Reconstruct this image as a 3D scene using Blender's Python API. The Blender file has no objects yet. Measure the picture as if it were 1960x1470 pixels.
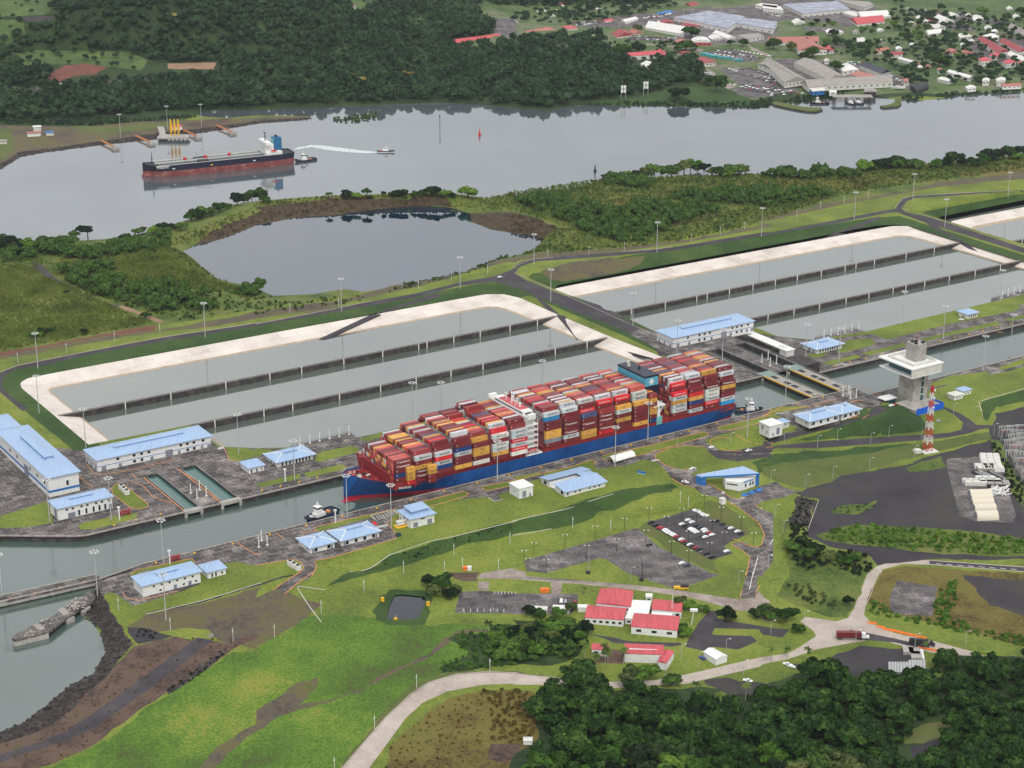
import bpy, bmesh, math, random
import numpy as np
from mathutils import Vector, Matrix, geometry
from mathutils.bvhtree import BVHTree
random.seed(7); RNG = np.random.default_rng(7)
SC = bpy.context.scene; COL = SC.collection
# ---------------------------------------------------------------- camera
F = 3647.48; TH = math.radians(19.96178); RO = math.radians(.23064); YA = math.radians(33.16497); CH = 506.316
c_, s_ = math.cos(TH), math.sin(TH)
FW = np.array([0, c_, -s_]); _u = np.array([0, s_, c_]); _r = np.array([1., 0, 0])
RT = math.cos(RO)*_r + math.sin(RO)*_u; UP = -math.sin(RO)*_r + math.cos(RO)*_u
CP = np.array([0, 0, CH])
cam_d = bpy.data.cameras.new('camera'); cam = bpy.data.objects.new('camera', cam_d); COL.objects.link(cam)
cam_d.sensor_width = 36; cam_d.lens = F/1960*36; cam_d.clip_start = 5; cam_d.clip_end = 20000
cam.matrix_world = Matrix(((RT[0], UP[0], -FW[0], 0), (RT[1], UP[1], -FW[1], 0), (RT[2], UP[2], -FW[2], CH), (0, 0, 0, 1)))
SC.camera = cam
# ---------------------------------------------------------------- world, sun, exposure
SUN_EL, SUN_AZ = math.radians(56), math.radians(165)      # azimuth measured clockwise from +Y
world = bpy.data.worlds.new("World"); SC.world = world; world.use_nodes = True
wn = world.node_tree; wn.nodes.clear()
wo = wn.nodes.new('ShaderNodeOutputWorld'); bg = wn.nodes.new('ShaderNodeBackground'); sky = wn.nodes.new('ShaderNodeTexSky')
sky.sky_type = 'NISHITA'; sky.sun_disc = False; sky.sun_elevation = SUN_EL; sky.sun_rotation = SUN_AZ
sky.air_density = 1.6; sky.dust_density = 6; sky.ozone_density = 1
hs = wn.nodes.new('ShaderNodeHueSaturation'); hs.inputs['Saturation'].default_value = .32; hs.inputs['Value'].default_value = 1.0; hs.inputs['Hue'].default_value = .515
wn.links.new(sky.outputs[0], hs.inputs['Color']); tc = wn.nodes.new('ShaderNodeTexCoord'); cn0 = wn.nodes.new('ShaderNodeTexNoise'); cn0.inputs['Scale'].default_value = 2.2; cn0.inputs['Detail'].default_value = 5; wn.links.new(tc.outputs['Generated'], cn0.inputs['Vector'])
cr0 = wn.nodes.new('ShaderNodeValToRGB'); wn.links.new(cn0.outputs['Fac'], cr0.inputs[0]); cr0.color_ramp.elements[0].position = .3; cr0.color_ramp.elements[0].color = (.72, .75, .8, 1); cr0.color_ramp.elements[1].position = .7; cr0.color_ramp.elements[1].color = (1, 1, 1, 1)
vm = wn.nodes.new('ShaderNodeVectorMath'); vm.operation = 'SCALE'; vm.inputs['Scale'].default_value = 6.6; wn.links.new(cr0.outputs[0], vm.inputs[0])   # cloud deck
mc = wn.nodes.new('ShaderNodeMix'); mc.data_type = 'RGBA'; mc.inputs[0].default_value = .8; wn.links.new(hs.outputs[0], mc.inputs[6]); wn.links.new(vm.outputs[0], mc.inputs[7])
wn.links.new(mc.outputs[2], bg.inputs[0]); wn.links.new(bg.outputs[0], wo.inputs[0])
bg.inputs[1].default_value = .15
sd = bpy.data.lights.new('sun', 'SUN'); sun = bpy.data.objects.new('sun', sd); COL.objects.link(sun)
sd.energy = 1.2; sd.angle = math.radians(12); sd.color = (1, .96, .9)
_sd = Vector((math.sin(SUN_AZ)*math.cos(SUN_EL), math.cos(SUN_AZ)*math.cos(SUN_EL), math.sin(SUN_EL)))
sun.rotation_euler = _sd.to_track_quat('Z', 'Y').to_euler()
SC.view_settings.view_transform = 'Standard'; SC.view_settings.look = 'None'; SC.view_settings.gamma = 1
SC.view_settings.exposure = 0.26
SC.render.engine = 'CYCLES'
# ---------------------------------------------------------------- frames
E1 = np.array([math.cos(YA), math.sin(YA), 0]); E2 = np.array([-math.sin(YA), math.cos(YA), 0])
def ray(u, v): return FW*F + RT*(u-980) - UP*(v-735)
def W(u, v, z=0.):
    d = ray(u, v); return CP + d*((z-CH)/d[2])
def LA(a, b, z=0.): return a*E1 + b*E2 + np.array([0, 0, z])
X0 = [0, 490, 980, 1460]; Y0 = [0, 365, 730, 1095]
def PX(s):
    """'c21 x,y x,y' crop coordinates, 'f x,y' full photo pixels, 'L a,b' lock frame; optional :z"""
    out = []; m = ('f',)
    for t in s.split():
        if t[0] == 'c': m = ('c', X0[int(t[1])], Y0[int(t[2])]); continue
        if t in 'fL': m = (t,); continue
        z = None
        if ':' in t: t, z = t.split(':'); z = float(z)
        x, y = map(float, t.split(','))
        if m[0] == 'c': x, y = m[1]+x/3.92, m[2]+y/3.92
        out.append(('L' if m[0] == 'L' else 'f', x, y, z))
    return out
def WZ(s, z):
    return [(LA(x, y, z if q is None else q) if k == 'L' else W(x, y, z if q is None else q)) for k, x, y, q in PX(s)]
# ---------------------------------------------------------------- materials
MATS = {}
def lin(c): return tuple(((x/255)/12.92 if x/255 <= .04045 else ((x/255+.055)/1.055)**2.4) for x in c)
def mat(name, cols, scale=.1, rough=.85, detail=6, spec=.3, metal=0, bump=0, scale2=None, contrast=(.35, .65), ior=None, objvar=0, stretch=None, grid=None):
    """procedural material: colour ramp over world-position noise (two scales)"""
    if name in MATS: return MATS[name]
    m = bpy.data.materials.new(name); m.use_nodes = True; nt = m.node_tree; N = nt.nodes; Lk = nt.links
    b = N['Principled BSDF']; b.inputs['Roughness'].default_value = rough; b.inputs['Metallic'].default_value = metal
    b.inputs['Specular IOR Level'].default_value = spec
    if ior: b.inputs['IOR'].default_value = ior
    cols = [lin(c) for c in cols]
    g = N.new('ShaderNodeNewGeometry'); mp = N.new('ShaderNodeMapping'); Lk.new(g.outputs['Position'], mp.inputs[0])
    if stretch: mp.inputs['Rotation'].default_value = (0, 0, -stretch[0]); mp.inputs['Scale'].default_value = stretch[1]
    n1 = N.new('ShaderNodeTexNoise'); n1.inputs['Scale'].default_value = scale; n1.inputs['Detail'].default_value = detail; n1.inputs['Roughness'].default_value = .65
    Lk.new(mp.outputs[0], n1.inputs['Vector'])
    src = n1.outputs['Fac']
    n2 = N.new('ShaderNodeTexNoise'); n2.inputs['Scale'].default_value = scale2 or scale*9; n2.inputs['Detail'].default_value = 3
    Lk.new(mp.outputs[0], n2.inputs['Vector'])
    mx = N.new('ShaderNodeMix'); mx.inputs[0].default_value = .35; Lk.new(src, mx.inputs[2]); Lk.new(n2.outputs['Fac'], mx.inputs[3]); src = mx.outputs[0]
    if objvar:
        oi = N.new('ShaderNodeObjectInfo'); ma = N.new('ShaderNodeMath'); ma.operation = 'MULTIPLY_ADD'
        Lk.new(oi.outputs['Random'], ma.inputs[0]); ma.inputs[1].default_value = objvar; Lk.new(src, ma.inputs[2])
        m2 = N.new('ShaderNodeMath'); m2.operation = 'SUBTRACT'; Lk.new(ma.outputs[0], m2.inputs[0]); m2.inputs[1].default_value = objvar/2; src = m2.outputs[0]
    if grid:   # slab joints and patched slabs
        mg = N.new('ShaderNodeMapping'); mg.inputs['Rotation'].default_value = (0, 0, -grid[1]); Lk.new(g.outputs['Position'], mg.inputs[0])
        bk = N.new('ShaderNodeTexBrick'); bk.inputs['Scale'].default_value = 1; bk.inputs['Brick Width'].default_value = grid[0]; bk.inputs['Row Height'].default_value = grid[0]*.75; bk.inputs['Mortar Size'].default_value = .22; bk.inputs['Bias'].default_value = 0
        bk.inputs['Color1'].default_value = (.44,)*3+(1,); bk.inputs['Color2'].default_value = (.56,)*3+(1,); bk.inputs['Mortar'].default_value = (grid[2],)*3+(1,); Lk.new(mg.outputs[0], bk.inputs['Vector'])
        m3 = N.new('ShaderNodeMath'); m3.operation = 'ADD'; Lk.new(src, m3.inputs[0]); Lk.new(bk.outputs['Color'], m3.inputs[1]); m4 = N.new('ShaderNodeMath'); m4.operation = 'SUBTRACT'; Lk.new(m3.outputs[0], m4.inputs[0]); m4.inputs[1].default_value = .5; src = m4.outputs[0]
    r = N.new('ShaderNodeValToRGB'); Lk.new(src, r.inputs[0])
    e = r.color_ramp.elements; k = len(cols)
    for i, c in enumerate(cols):
        p = contrast[0] + (contrast[1]-contrast[0])*i/max(1, k-1)
        if i < 2: e[i].position = p; e[i].color = (*c, 1)
        else: q = e.new(p); q.color = (*c, 1)
    Lk.new(r.outputs[0], b.inputs['Base Color'])
    if bump:
        bp = N.new('ShaderNodeBump'); bp.inputs['Strength'].default_value = bump; bp.inputs['Distance'].default_value = 1
        Lk.new(n2.outputs['Fac'], bp.inputs['Height']); Lk.new(bp.outputs[0], b.inputs['Normal'])
    MATS[name] = m; return m
def flat(name, c, rough=.6, var=.12, scale=.6, **k):
    """painted or concrete surface of nearly one colour, slightly weathered"""
    d = tuple(max(0, x*(1-var)) for x in c); return mat(name, [d, c, tuple(min(255, x*(1+var*.35)) for x in c)], scale=scale, rough=rough, **k)
def water(name, c, refl=.45, rough=.04, bump=.02, bscale=.35, ior=1.9):
    m = bpy.data.materials.new(name); m.use_nodes = True; nt = m.node_tree; N = nt.nodes; Lk = nt.links
    b = N['Principled BSDF']; b.inputs['Roughness'].default_value = rough; b.inputs['IOR'].default_value = ior; b.inputs['Specular IOR Level'].default_value = refl
    g = N.new('ShaderNodeNewGeometry'); n = N.new('ShaderNodeTexNoise'); n.inputs['Scale'].default_value = bscale; n.inputs['Detail'].default_value = 4
    Lk.new(g.outputs['Position'], n.inputs['Vector'])
    bp = N.new('ShaderNodeBump'); bp.inputs['Strength'].default_value = 1; bp.inputs['Distance'].default_value = bump; Lk.new(n.outputs['Fac'], bp.inputs['Height']); Lk.new(bp.outputs[0], b.inputs['Normal'])
    n3 = N.new('ShaderNodeTexNoise'); n3.inputs['Scale'].default_value = .006; n3.inputs['Detail'].default_value = 4; n3.inputs['Distortion'].default_value = 1.2; Lk.new(g.outputs['Position'], n3.inputs['Vector'])
    r = N.new('ShaderNodeValToRGB'); Lk.new(n3.outputs['Fac'], r.inputs[0]); l = lin(c)
    r.color_ramp.elements[0].position = .3; r.color_ramp.elements[0].color = (*[x*.8 for x in l], 1)
    r.color_ramp.elements[1].position = .7; r.color_ramp.elements[1].color = (*[x*1.15 for x in l], 1)
    mr = N.new('ShaderNodeMapRange'); mr.inputs[1].default_value = .35; mr.inputs[2].default_value = .7; mr.inputs[3].default_value = rough; mr.inputs[4].default_value = rough*3.5+.02; Lk.new(n3.outputs['Fac'], mr.inputs[0]); Lk.new(mr.outputs[0], b.inputs['Roughness'])
    Lk.new(r.outputs[0], b.inputs['Base Color']); MATS[name] = m; return m
M_ = dict(
 lawn=mat('lawn', [(74,88,36),(94,108,40),(114,126,48),(130,130,66)], .02, scale2=.45, contrast=(.35,.68), detail=9),
 field=mat('field', [(76,68,46),(64,86,28),(72,104,28),(92,120,38),(128,128,52)], .011, scale2=.7, contrast=(.37,.61), detail=12, bump=.35),
 slope=mat('slope', [(34,56,22),(44,70,26),(60,82,34),(86,92,50)], .02, scale2=.5, contrast=(.35,.7)),
 slope2=mat('slope2', [(66,78,36),(84,96,44),(100,92,62)], .03, scale2=.5),
 scrub=mat('scrub', [(44,62,26),(72,90,34),(98,108,46),(110,104,64)], .03, scale2=.5, bump=.6),
 cane=mat('cane', [(52,68,28),(92,104,44),(116,122,62)], .03, scale2=.6, contrast=(.4,.6), bump=.6),
 rust=mat('rust', [(62,54,28),(92,80,36),(106,98,44),(84,92,40)], .03, scale2=.5, bump=.5),
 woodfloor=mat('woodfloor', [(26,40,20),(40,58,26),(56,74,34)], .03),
 meadow=mat('meadow', [(50,70,38),(72,92,48),(94,110,58)], .012, scale2=.12),
 townland=mat('townland', [(50,72,36),(70,92,48),(92,104,66),(116,112,98)], .011, scale2=.12, contrast=(.36,.62)),
 asphalt=mat('asphalt', [(50,47,52),(66,62,66),(88,82,84)], .05, scale2=.9, contrast=(.35,.72)),
 yard=mat('yard', [(42,39,46),(52,49,55),(60,58,58),(66,66,54),(104,100,102)], .022, scale2=.6, contrast=(.34,.76), detail=10),
 apron=mat('apron', [(48,45,45),(74,69,69),(104,98,96),(156,150,144)], .07, scale2=.8, contrast=(.34,.68), detail=12, grid=(7,YA,.62)),
 lot=mat('lot', [(56,52,53),(82,77,78),(108,102,102),(150,144,142)], .06, scale2=.7, detail=12, contrast=(.33,.7), grid=(9,.25,.58)),
 carlot=mat('carlot', [(52,49,51),(72,68,70),(92,87,88)], .06, scale2=.7, detail=12, contrast=(.33,.7), grid=(9,YA,.6)),
 oldroad=mat('oldroad', [(110,98,92),(142,130,122),(170,160,152)], .09, scale2=.9),
 concroad=mat('concroad', [(140,128,120),(170,158,148),(192,182,172)], .06, scale2=.9, contrast=(.3,.7), detail=10),
 dirt=mat('dirt', [(44,37,35),(74,59,52),(98,78,66),(74,70,50)], .05, scale2=.5),
 mud=mat('mud', [(62,56,50),(84,76,66),(96,88,58),(78,86,40)], .03, scale2=.4),
 redsoil=mat('redsoil', [(92,58,48),(122,76,62)], .05),
 sandtrack=mat('sandtrack', [(128,102,82),(158,128,104)], .08),
 rock=mat('rock', [(30,27,27),(56,50,48),(84,78,74),(130,124,118)], .25, scale2=1.1, contrast=(.38,.72), bump=1.0),
 cliff=mat('cliff', [(34,34,26),(58,48,36),(80,64,48),(60,68,34)], .12, scale2=.6, bump=1.2),
 liner=mat('liner', [(168,156,144),(200,190,180),(218,208,200)], .03, scale2=1.4, rough=.5, contrast=(.3,.6), detail=9, grid=(16,YA,.42)),
 linertoe=mat('linertoe', [(150,132,108),(182,164,140)], .2, scale2=1.5),
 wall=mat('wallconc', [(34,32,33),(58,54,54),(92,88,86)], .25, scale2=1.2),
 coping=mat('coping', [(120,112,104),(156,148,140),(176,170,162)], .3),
 orange=flat('kerb_orange', (204,142,96), var=.15),
 kerbw=flat('kerb_white', (190,184,176), var=.2),
 white=flat('white_paint', (222,222,220), var=.07, scale=.5),
 wht2=flat('white_wall', (214,212,208), var=.08, scale=.2),
 offw=flat('off_white', (205,204,196), var=.1, scale=.2),
 blue=flat('roof_blue', (152,176,206), var=.1, scale=1.2, rough=.45, stretch=(YA,(1,.06,.06))),
 blued=flat('deep_blue', (44,110,176), var=.1),
 blues=flat('sign_blue', (22,92,208), var=.08),
 redroof=flat('roof_red', (188,84,90), var=.2, scale=.9, stretch=(-.05,(1,.08,.08))),
 salmon=flat('roof_salmon', (168,108,96), var=.15, scale=.3),
 maroonroof=flat('roof_maroon', (150,66,70), var=.15, scale=.3),
 grayroof=flat('roof_gray', (150,144,138), var=.15, scale=.15),
 pvroof=mat('patched_roof', [(120,122,136),(150,154,168),(186,188,196)], .06, scale2=.3),
 teal=flat('roof_teal', (110,176,176)),
 glass=flat('window_glass', (30,36,44), rough=.15, spec=.6),
 glassg=flat('tower_glass', (30,78,84), rough=.1, spec=.7),
 shutter=flat('grey_door', (128,130,142)),
 steel=flat('galvanised', (176,178,178), rough=.5, var=.08),
 dark=flat('dark_metal', (46,46,50)),
 conc=mat('concrete', [(128,124,120),(160,156,150),(178,174,168)], .18, scale2=.9),
 trunk=flat('bark', (84,76,64), rough=.9, var=.25),
 palmt=flat('palm_bark', (160,154,142), rough=.9),
 yellow=flat('yellow_paint', (226,176,40)),
 ored=flat('orange_paint', (232,120,50)),
 red=flat('red_paint', (196,46,48)),
 hullred=flat('deck_red', (142,46,48), var=.25, scale=.5),
 hullblue=mat('hull_blue', [(12,58,112),(18,70,130),(28,82,144)], .08, scale2=.7, rough=.35),
 boot=flat('boot_red', (168,30,52), rough=.4, var=.1),
 bootold=mat('old_antifouling', [(92,50,48),(120,64,62),(158,116,108)], .12, scale2=.8),
 navy=flat('navy_hull', (30,32,52), rough=.35),
 tugblue=flat('tug_blue', (34,44,84), rough=.35),
 foam=mat('foam', [(150,160,160),(225,228,228)], .3, scale2=1.2),
)
M_['tarp'] = flat('tent_beige', (206,198,180), var=.06)
def fol(name, cols, ov=.5): return mat(name, cols, scale=.12, rough=.75, detail=3, spec=.2, scale2=.7, contrast=(.3,.72), objvar=ov)
FOL = [fol('leaves_dark', [(10,26,9),(30,52,20),(66,94,38)]), fol('leaves_mid', [(12,32,8),(36,66,20),(84,114,46)]),
       fol('leaves_olive', [(26,40,18),(54,70,34),(92,102,54)]), fol('leaves_bright', [(34,62,16),(60,94,26),(98,128,44)])]
FFAR = fol('leaves_far', [(20,38,26),(34,56,34),(50,74,44),(80,92,58)], 0)
FFAR.node_tree.nodes['Noise Texture'].inputs['Scale'].default_value = .02
FSCR = fol('leaves_scrub', [(34,52,22),(62,82,34),(96,110,52)], 0); FSCR.node_tree.nodes['Noise Texture'].inputs['Scale'].default_value = .03
FCAN = fol('leaves_cane', [(62,76,34),(100,112,50),(132,138,76)], 0); FCAN.node_tree.nodes['Noise Texture'].inputs['Scale'].default_value = .03
FRED = fol('leaves_rusty', [(58,52,26),(88,76,34),(100,104,46)], 0)
FFRD = fol('fronds', [(38,58,20),(64,86,30),(92,110,46)])
# ---------------------------------------------------------------- object helpers
def setp(o, label=None, cat=None, group=None, kind=None):
    if label: o['label'] = label
    if cat: o['category'] = cat
    if group: o['group'] = group
    if kind: o['kind'] = kind
    return o
def empty(name, loc=(0,0,0), rz=0., **k):
    o = bpy.data.objects.new(name, None); COL.objects.link(o); o.location = tuple(loc); o.rotation_euler = (0, 0, rz); o.empty_display_size = 1
    return setp(o, **k)
class MB:
    def __init__(s): s.v = []; s.f = []; s.m = []; s.mi = 0
    def add(s, vs, fs):
        n = len(s.v); s.v += [tuple(p) for p in vs]; s.f += [tuple(i+n for i in f) for f in fs]; s.m += [s.mi]*len(fs); return s
    def box(s, x0, y0, z0, x1, y1, z1):
        return s.add([(x0,y0,z0),(x1,y0,z0),(x1,y1,z0),(x0,y1,z0),(x0,y0,z1),(x1,y0,z1),(x1,y1,z1),(x0,y1,z1)],
                     [(0,3,2,1),(4,5,6,7),(0,1,5,4),(1,2,6,5),(2,3,7,6),(3,0,4,7)])
    def prism(s, pts, z0, z1):
        n = len(pts); A = sum(pts[i][0]*pts[(i+1)%n][1]-pts[(i+1)%n][0]*pts[i][1] for i in range(n))
        if A < 0: pts = pts[::-1]
        return s.add([(p[0],p[1],z0) for p in pts]+[(p[0],p[1],z1) for p in pts],
                     [tuple(range(n-1,-1,-1)), tuple(range(n,2*n))]+[(i,(i+1)%n,n+(i+1)%n,n+i) for i in range(n)])
    def tube(s, p, q, r, r2=None, n=6):
        p, q = Vector(p), Vector(q); d = (q-p); 
        if d.length < 1e-6: return s
        d.normalize(); a = d.orthogonal().normalized(); b = d.cross(a); r2 = r if r2 is None else r2
        vs = [p+(a*math.cos(t)+b*math.sin(t))*r for t in [2*math.pi*i/n for i in range(n)]]+[q+(a*math.cos(t)+b*math.sin(t))*r2 for t in [2*math.pi*i/n for i in range(n)]]
        return s.add(vs, [tuple(range(n-1,-1,-1)), tuple(range(n,2*n))]+[(i,(i+1)%n,n+(i+1)%n,n+i) for i in range(n)])
    def loft(s, rings, cap=True):
        n = len(rings[0]); vs = [p for r in rings for p in r]; fs = []
        for k in range(len(rings)-1):
            for i in range(n): j = (i+1)%n; fs.append((k*n+i,k*n+j,(k+1)*n+j,(k+1)*n+i))
        if cap: fs += [tuple(range(n-1,-1,-1)), tuple(range((len(rings)-1)*n, len(rings)*n))]
        return s.add(vs, fs)
    def mesh(s, name, mats):
        me = bpy.data.meshes.new(name); me.from_pydata(s.v, [], s.f)
        for m in (mats if isinstance(mats, (list, tuple)) else [mats]): me.materials.append(m)
        if any(s.m): me.polygons.foreach_set('material_index', s.m)
        me.update(); return me
    def build(s, name, mats, parent=None, loc=None, rz=0., **k):
        o = bpy.data.objects.new(name, s.mesh(name, mats)); COL.objects.link(o)
        if parent: o.parent = parent
        if loc is not None: o.location = tuple(loc)
        if rz: o.rotation_euler = (0, 0, rz)
        return setp(o, **k)
def fixn(o):
    bm = bmesh.new(); bm.from_mesh(o.data); bmesh.ops.recalc_face_normals(bm, faces=bm.faces); bm.to_mesh(o.data); bm.free(); return o
def copytree(o, parent=None):
    c = o.copy(); COL.objects.link(c)
    if parent: c.parent = parent
    for ch in list(o.children): copytree(ch, c)
    return c
_on = 'zeroth first second third fourth fifth sixth seventh eighth ninth tenth eleventh twelfth thirteenth fourteenth fifteenth sixteenth seventeenth eighteenth nineteenth'.split()
_te = {2:'twent',3:'thirt',4:'fort',5:'fift',6:'sixt',7:'sevent',8:'eight',9:'ninet'}
def ordn(n):
    if n < 20: return _on[n]
    t, u = divmod(n, 10)
    if t > 9: return 'hundredth'
    return _te[t]+('ieth' if u == 0 else 'y-'+_on[u])
def npmesh(name, V, T, mats, mi=None):
    """fast mesh from arrays; T is (n,3) or (n,4)"""
    me = bpy.data.meshes.new(name); k = T.shape[1]
    me.vertices.add(len(V)); me.vertices.foreach_set('co', np.ascontiguousarray(V, dtype=np.float32).ravel())
    me.loops.add(T.size); me.loops.foreach_set('vertex_index', np.ascontiguousarray(T, dtype=np.int32).ravel())
    me.polygons.add(len(T)); me.polygons.foreach_set('loop_start', np.arange(0, T.size, k, dtype=np.int32)); me.polygons.foreach_set('loop_total', np.full(len(T), k, dtype=np.int32))
    for m in (mats if isinstance(mats, (list, tuple)) else [mats]): me.materials.append(m)
    if mi is not None: me.polygons.foreach_set('material_index', np.ascontiguousarray(mi, dtype=np.int32))
    me.update(calc_edges=True); me.validate(); return me
# ---------------------------------------------------------------- terrain: a triangulated survey of break lines
BL = []   # (list of 3D points, closed)
def bl(s, z=0., closed=False, step=None):
    p = WZ(s, z)
    BL.append((p, closed)); return p
ZW = dict(river=-14., lake=-14., lock1=-4., lock2=-13., b1=-4.7, b2=-13.3, b3=-22.3, pool=-9.6, creek=-13.)
LIP1 = 'L 438,1222 438,1362 441,1373 449,1380 470,1381 560,1380 700,1378 840,1376 870,1375 884,1366 890,1350 891,1290 894,1219 899,1160 899,1131 700,1131 605,1131 560,1138 535,1152 516,1168 514,1219'
LIP2 = 'L 944,1222 946,1290 946,1372 949,1381 958,1388 1060,1388 1214,1386 1355,1384 1371,1378 1378,1364 1379,1330 1381,1225 1386,1160 1386,1136 1257,1136 1105,1134 1051,1141 1031,1165 1031,1186 1026,1219'
LIP3 = 'L 1445,1215 1445,1388 1450,1396 1462,1400 1800,1400 1800,1215'
CH1 = 'L 372,1079 380,1076 985,1076 985,1017 395,1017 361,1011'   # upper chamber far edge then near edge
CH2 = 'L 985,1077 1000,1077 1500,1077 1500,1017 1000,1017 985,1017'
bl(LIP1, .5, True); bl(LIP2, -8.5, True); bl(LIP3, -17.5, True)
bl('L 372,1079 380,1076 982,1076', 0); bl('L 361,1011 395,1017 982,1017', 0)
bl('L 990,1077 1500,1077', -9); bl('L 990,1017 1500,1017', -9)
bl('L 1,1150 333,1105.2 372,1079', 0); bl('L 982,1076 982,1150 982,1195', 0); bl('L 998,1077 998,1150 1003,1195', -9)
bl('L 982,1017 980,975 965,955', -.5); bl('L 1000,1017 1003,980', -9)
bl('L 900,1131 935,1165 935,1200 1000,1200', 0); bl('L 1500,1125 1040,1125 1015,1160', -9)
# roads round the basins
bl('L 250,1330 380,1380 425,1400 520,1404 700,1402 880,1400 905,1396', 3); bl('L 905,1396:3 912,1380:2.5 914,1290:1.5 918,1200:.5')
bl('L 930,1405:2.5 928,1380:2 930,1290:1 933,1215:0'); bl('L 930,1405:2.5 1060,1412:0 1214,1410:-3 1370,1406:-6.5 1395,1400:-7 1800,1425:-10')
bl('L 1398,1395:-7 1400,1290:-7.5 1402,1170:-9 1402,1140:-9'); bl('L 1425,1395:-7.5 1425,1290:-8 1425,1170:-9'); bl('L 1500,1130:-9 1800,1130:-9')
bl('L 425,1380:1.5 425,1250:.5 420,1215:0')
bl('L 250,1450:3 420,1440:3 700,1438:2.5 900,1440:2'); bl('L 960,1450:1 1214,1440:-2 1500,1450:-7 1900,1460:-9')
# far bank of the locks: cane field, knoll, quarry rim
bl('c01 0,800:-1 500,700:2 900,850:1 1150,1000:2'); bl('c01 0,560:-3 250,560:-4 600,540:0 900,480:5 1250,440:4 1400,520:1 1600,660:-5'); bl('c01 400,640:-3 700,760:-2 1000,900:0'); bl('c01 700,560:2 1150,620:5 1500,800:2 1800,830:0')
LAKE = 'c01 1370,455 1440,500 1540,600 1640,690 1700,712 1860,735 c11 130,812 400,800 640,770 860,780 1000,752 1150,712 1240,692 1560,622 1700,572 1830,512 1960,482 c21 100,470 200,415 240,365 120,330 0,318 c11 1760,290 1620,235 1600,170 1480,130 1200,112 900,140 600,185 280,205 0,260 c01 1700,350 1450,415'
bl(LAKE, -14, True)
bl('f 350,447:-7 400,430:-6 450,405:-6 490,390:-5 545,381:-4 640,377:-4 760,373:-4 850,372:-4 905,386:-8 960,396:-5 1039,421:-3 1097,437:-3 1085,470:-1 1060,490:1')
bl('f 480,548:-5 523,566:-4 600,563:-2 660,553:-2 720,560:0 800,541:0 890,520:0 960,495:0')
NSH = 'f -900,420 -400,432 -100,440 60,466 143,461 230,456 300,440 360,420 420,395 490,385 560,379 640,374 760,370 860,368 930,379 980,374 1060,367 1120,353 1155,345 1300,338 1460,333 1600,327 1700,317 1800,311 1960,294 2300,262 2800,215'
bl(NSH, -14)
bl('f -500,470:-9 0,475:-8 100,480:-9 200,470:-9 300,458:-8'); bl('f 1060,374:-9 1130,362:-8 1300,350:-7 1500,345:-7 1700,332:-8 1960,310:-9 2400,262:-10'); bl('f 1100,400:-3 1300,375:-4 1600,372:-6 1960,340:-8'); bl('f 1050,440:-1 1250,430:0 1400,420:-2')
FSH1 = 'f -900,600 -300,420 -60,360 c00 0,1275 150,1180 300,1150 750,1090 1180,1045 1500,1000 1960,925 c10 200,915 420,892 400,872 200,868 0,866 c00 1700,884 1480,872 1530,830 c10 0,825 640,800 1100,780 1400,770 1700,785 c20 0,810 260,832 500,790 1000,792 1400,802 1900,812 c30 60,780 150,770 240,775 600,728 780,722 1000,745 1100,745 1200,752 1340,740 1480,715 1960,690 f 2300,155 2900,95'
bl(FSH1, -14)
# far country
bl('f -800,300:-11 -300,270:-11 0,240:-11 250,225:-11 380,208:-11'); bl('f 500,200:-11 900,190:-11 1300,190:-11 1500,186:-11 1740,180:-11 2400,140:-11')
bl('f -700,180:-6 0,180:-9 200,165:-8 340,150:-8 600,160:-10 900,160:-10'); bl('f -600,100:25 -200,110:14 100,95:10 250,92:12 340,100:6 500,110:-2 800,110:-6 1300,100:-9 1960,100:-9 2600,60:-9')
bl('f -700,20:60 0,40:46 150,20:62 350,10:66 600,20:34 850,30:10 1000,30:-2 1400,20:-6 1960,10:-6 2600,-10:-6'); bl('f -900,-60:90 300,-70:95 800,-60:50 1200,-60:0 2700,-90:0'); bl('f -1200,-160:95 3200,-160:5')
# near side of the locks
bl('c13 0,0:0'); bl('L 375,985:0 420,965:0 480,962:0 560,960:0 640,955:0 700,945:0 760,935:0'); bl('L 760,935:0 800,925:-.5 850,955:-.5 940,960:-.5 965,955:-.5')
bl('c03 1100,310:0 1400,230:0 1700,130:0 1960,90:0 c13 600,60:0 700,-10:0'); bl('c12 690,1430 1010,1300 1500,1160 1960,1045 c22 600,870 1200,765 1240,800 1370,860 1400,900', 0)
bl('c12 760,1460:-6 1330,1310:-6 1960,1155:-6 c22 560,1040:-6 800,935:-6 1230,810:-5 1330,900:-4 1400,930:-3')
bl('c22 0,1240:-7 800,1030:-7 1400,940:-6'); bl('c22 80,1330:-8 910,1100:-8 1340,960:-7 1790,1150:-7 1500,1330:-7.5 1010,1060:-7.5'); bl('c22 900,1100:-9 1560,1460:-9'); bl('c22 1500,880:-1 1700,960:-4 1850,1060:-5 1900,1150:-5.5 1700,1100:-6'); bl('c22 1960,960:-4 c32 60,1010:-5 135,1160:-6')
bl('c23 -400,20:-8 500,60:-8 1000,110:-9 1400,200:-9 1760,270:-9 c33 300,380:-9 700,340:-9 1500,560:-10 2200,760:-11')
bl('c13 -490,1200:-2 100,1200:-4 900,1000:-7 1300,900:-8 1960,850:-9 c23 700,860:-9.5 1300,800:-9.5 1900,600:-9.5'); bl('c13 900,300:-5 950,150:-6 1300,120:-8 1400,300:-8 1300,420:-8')
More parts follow.
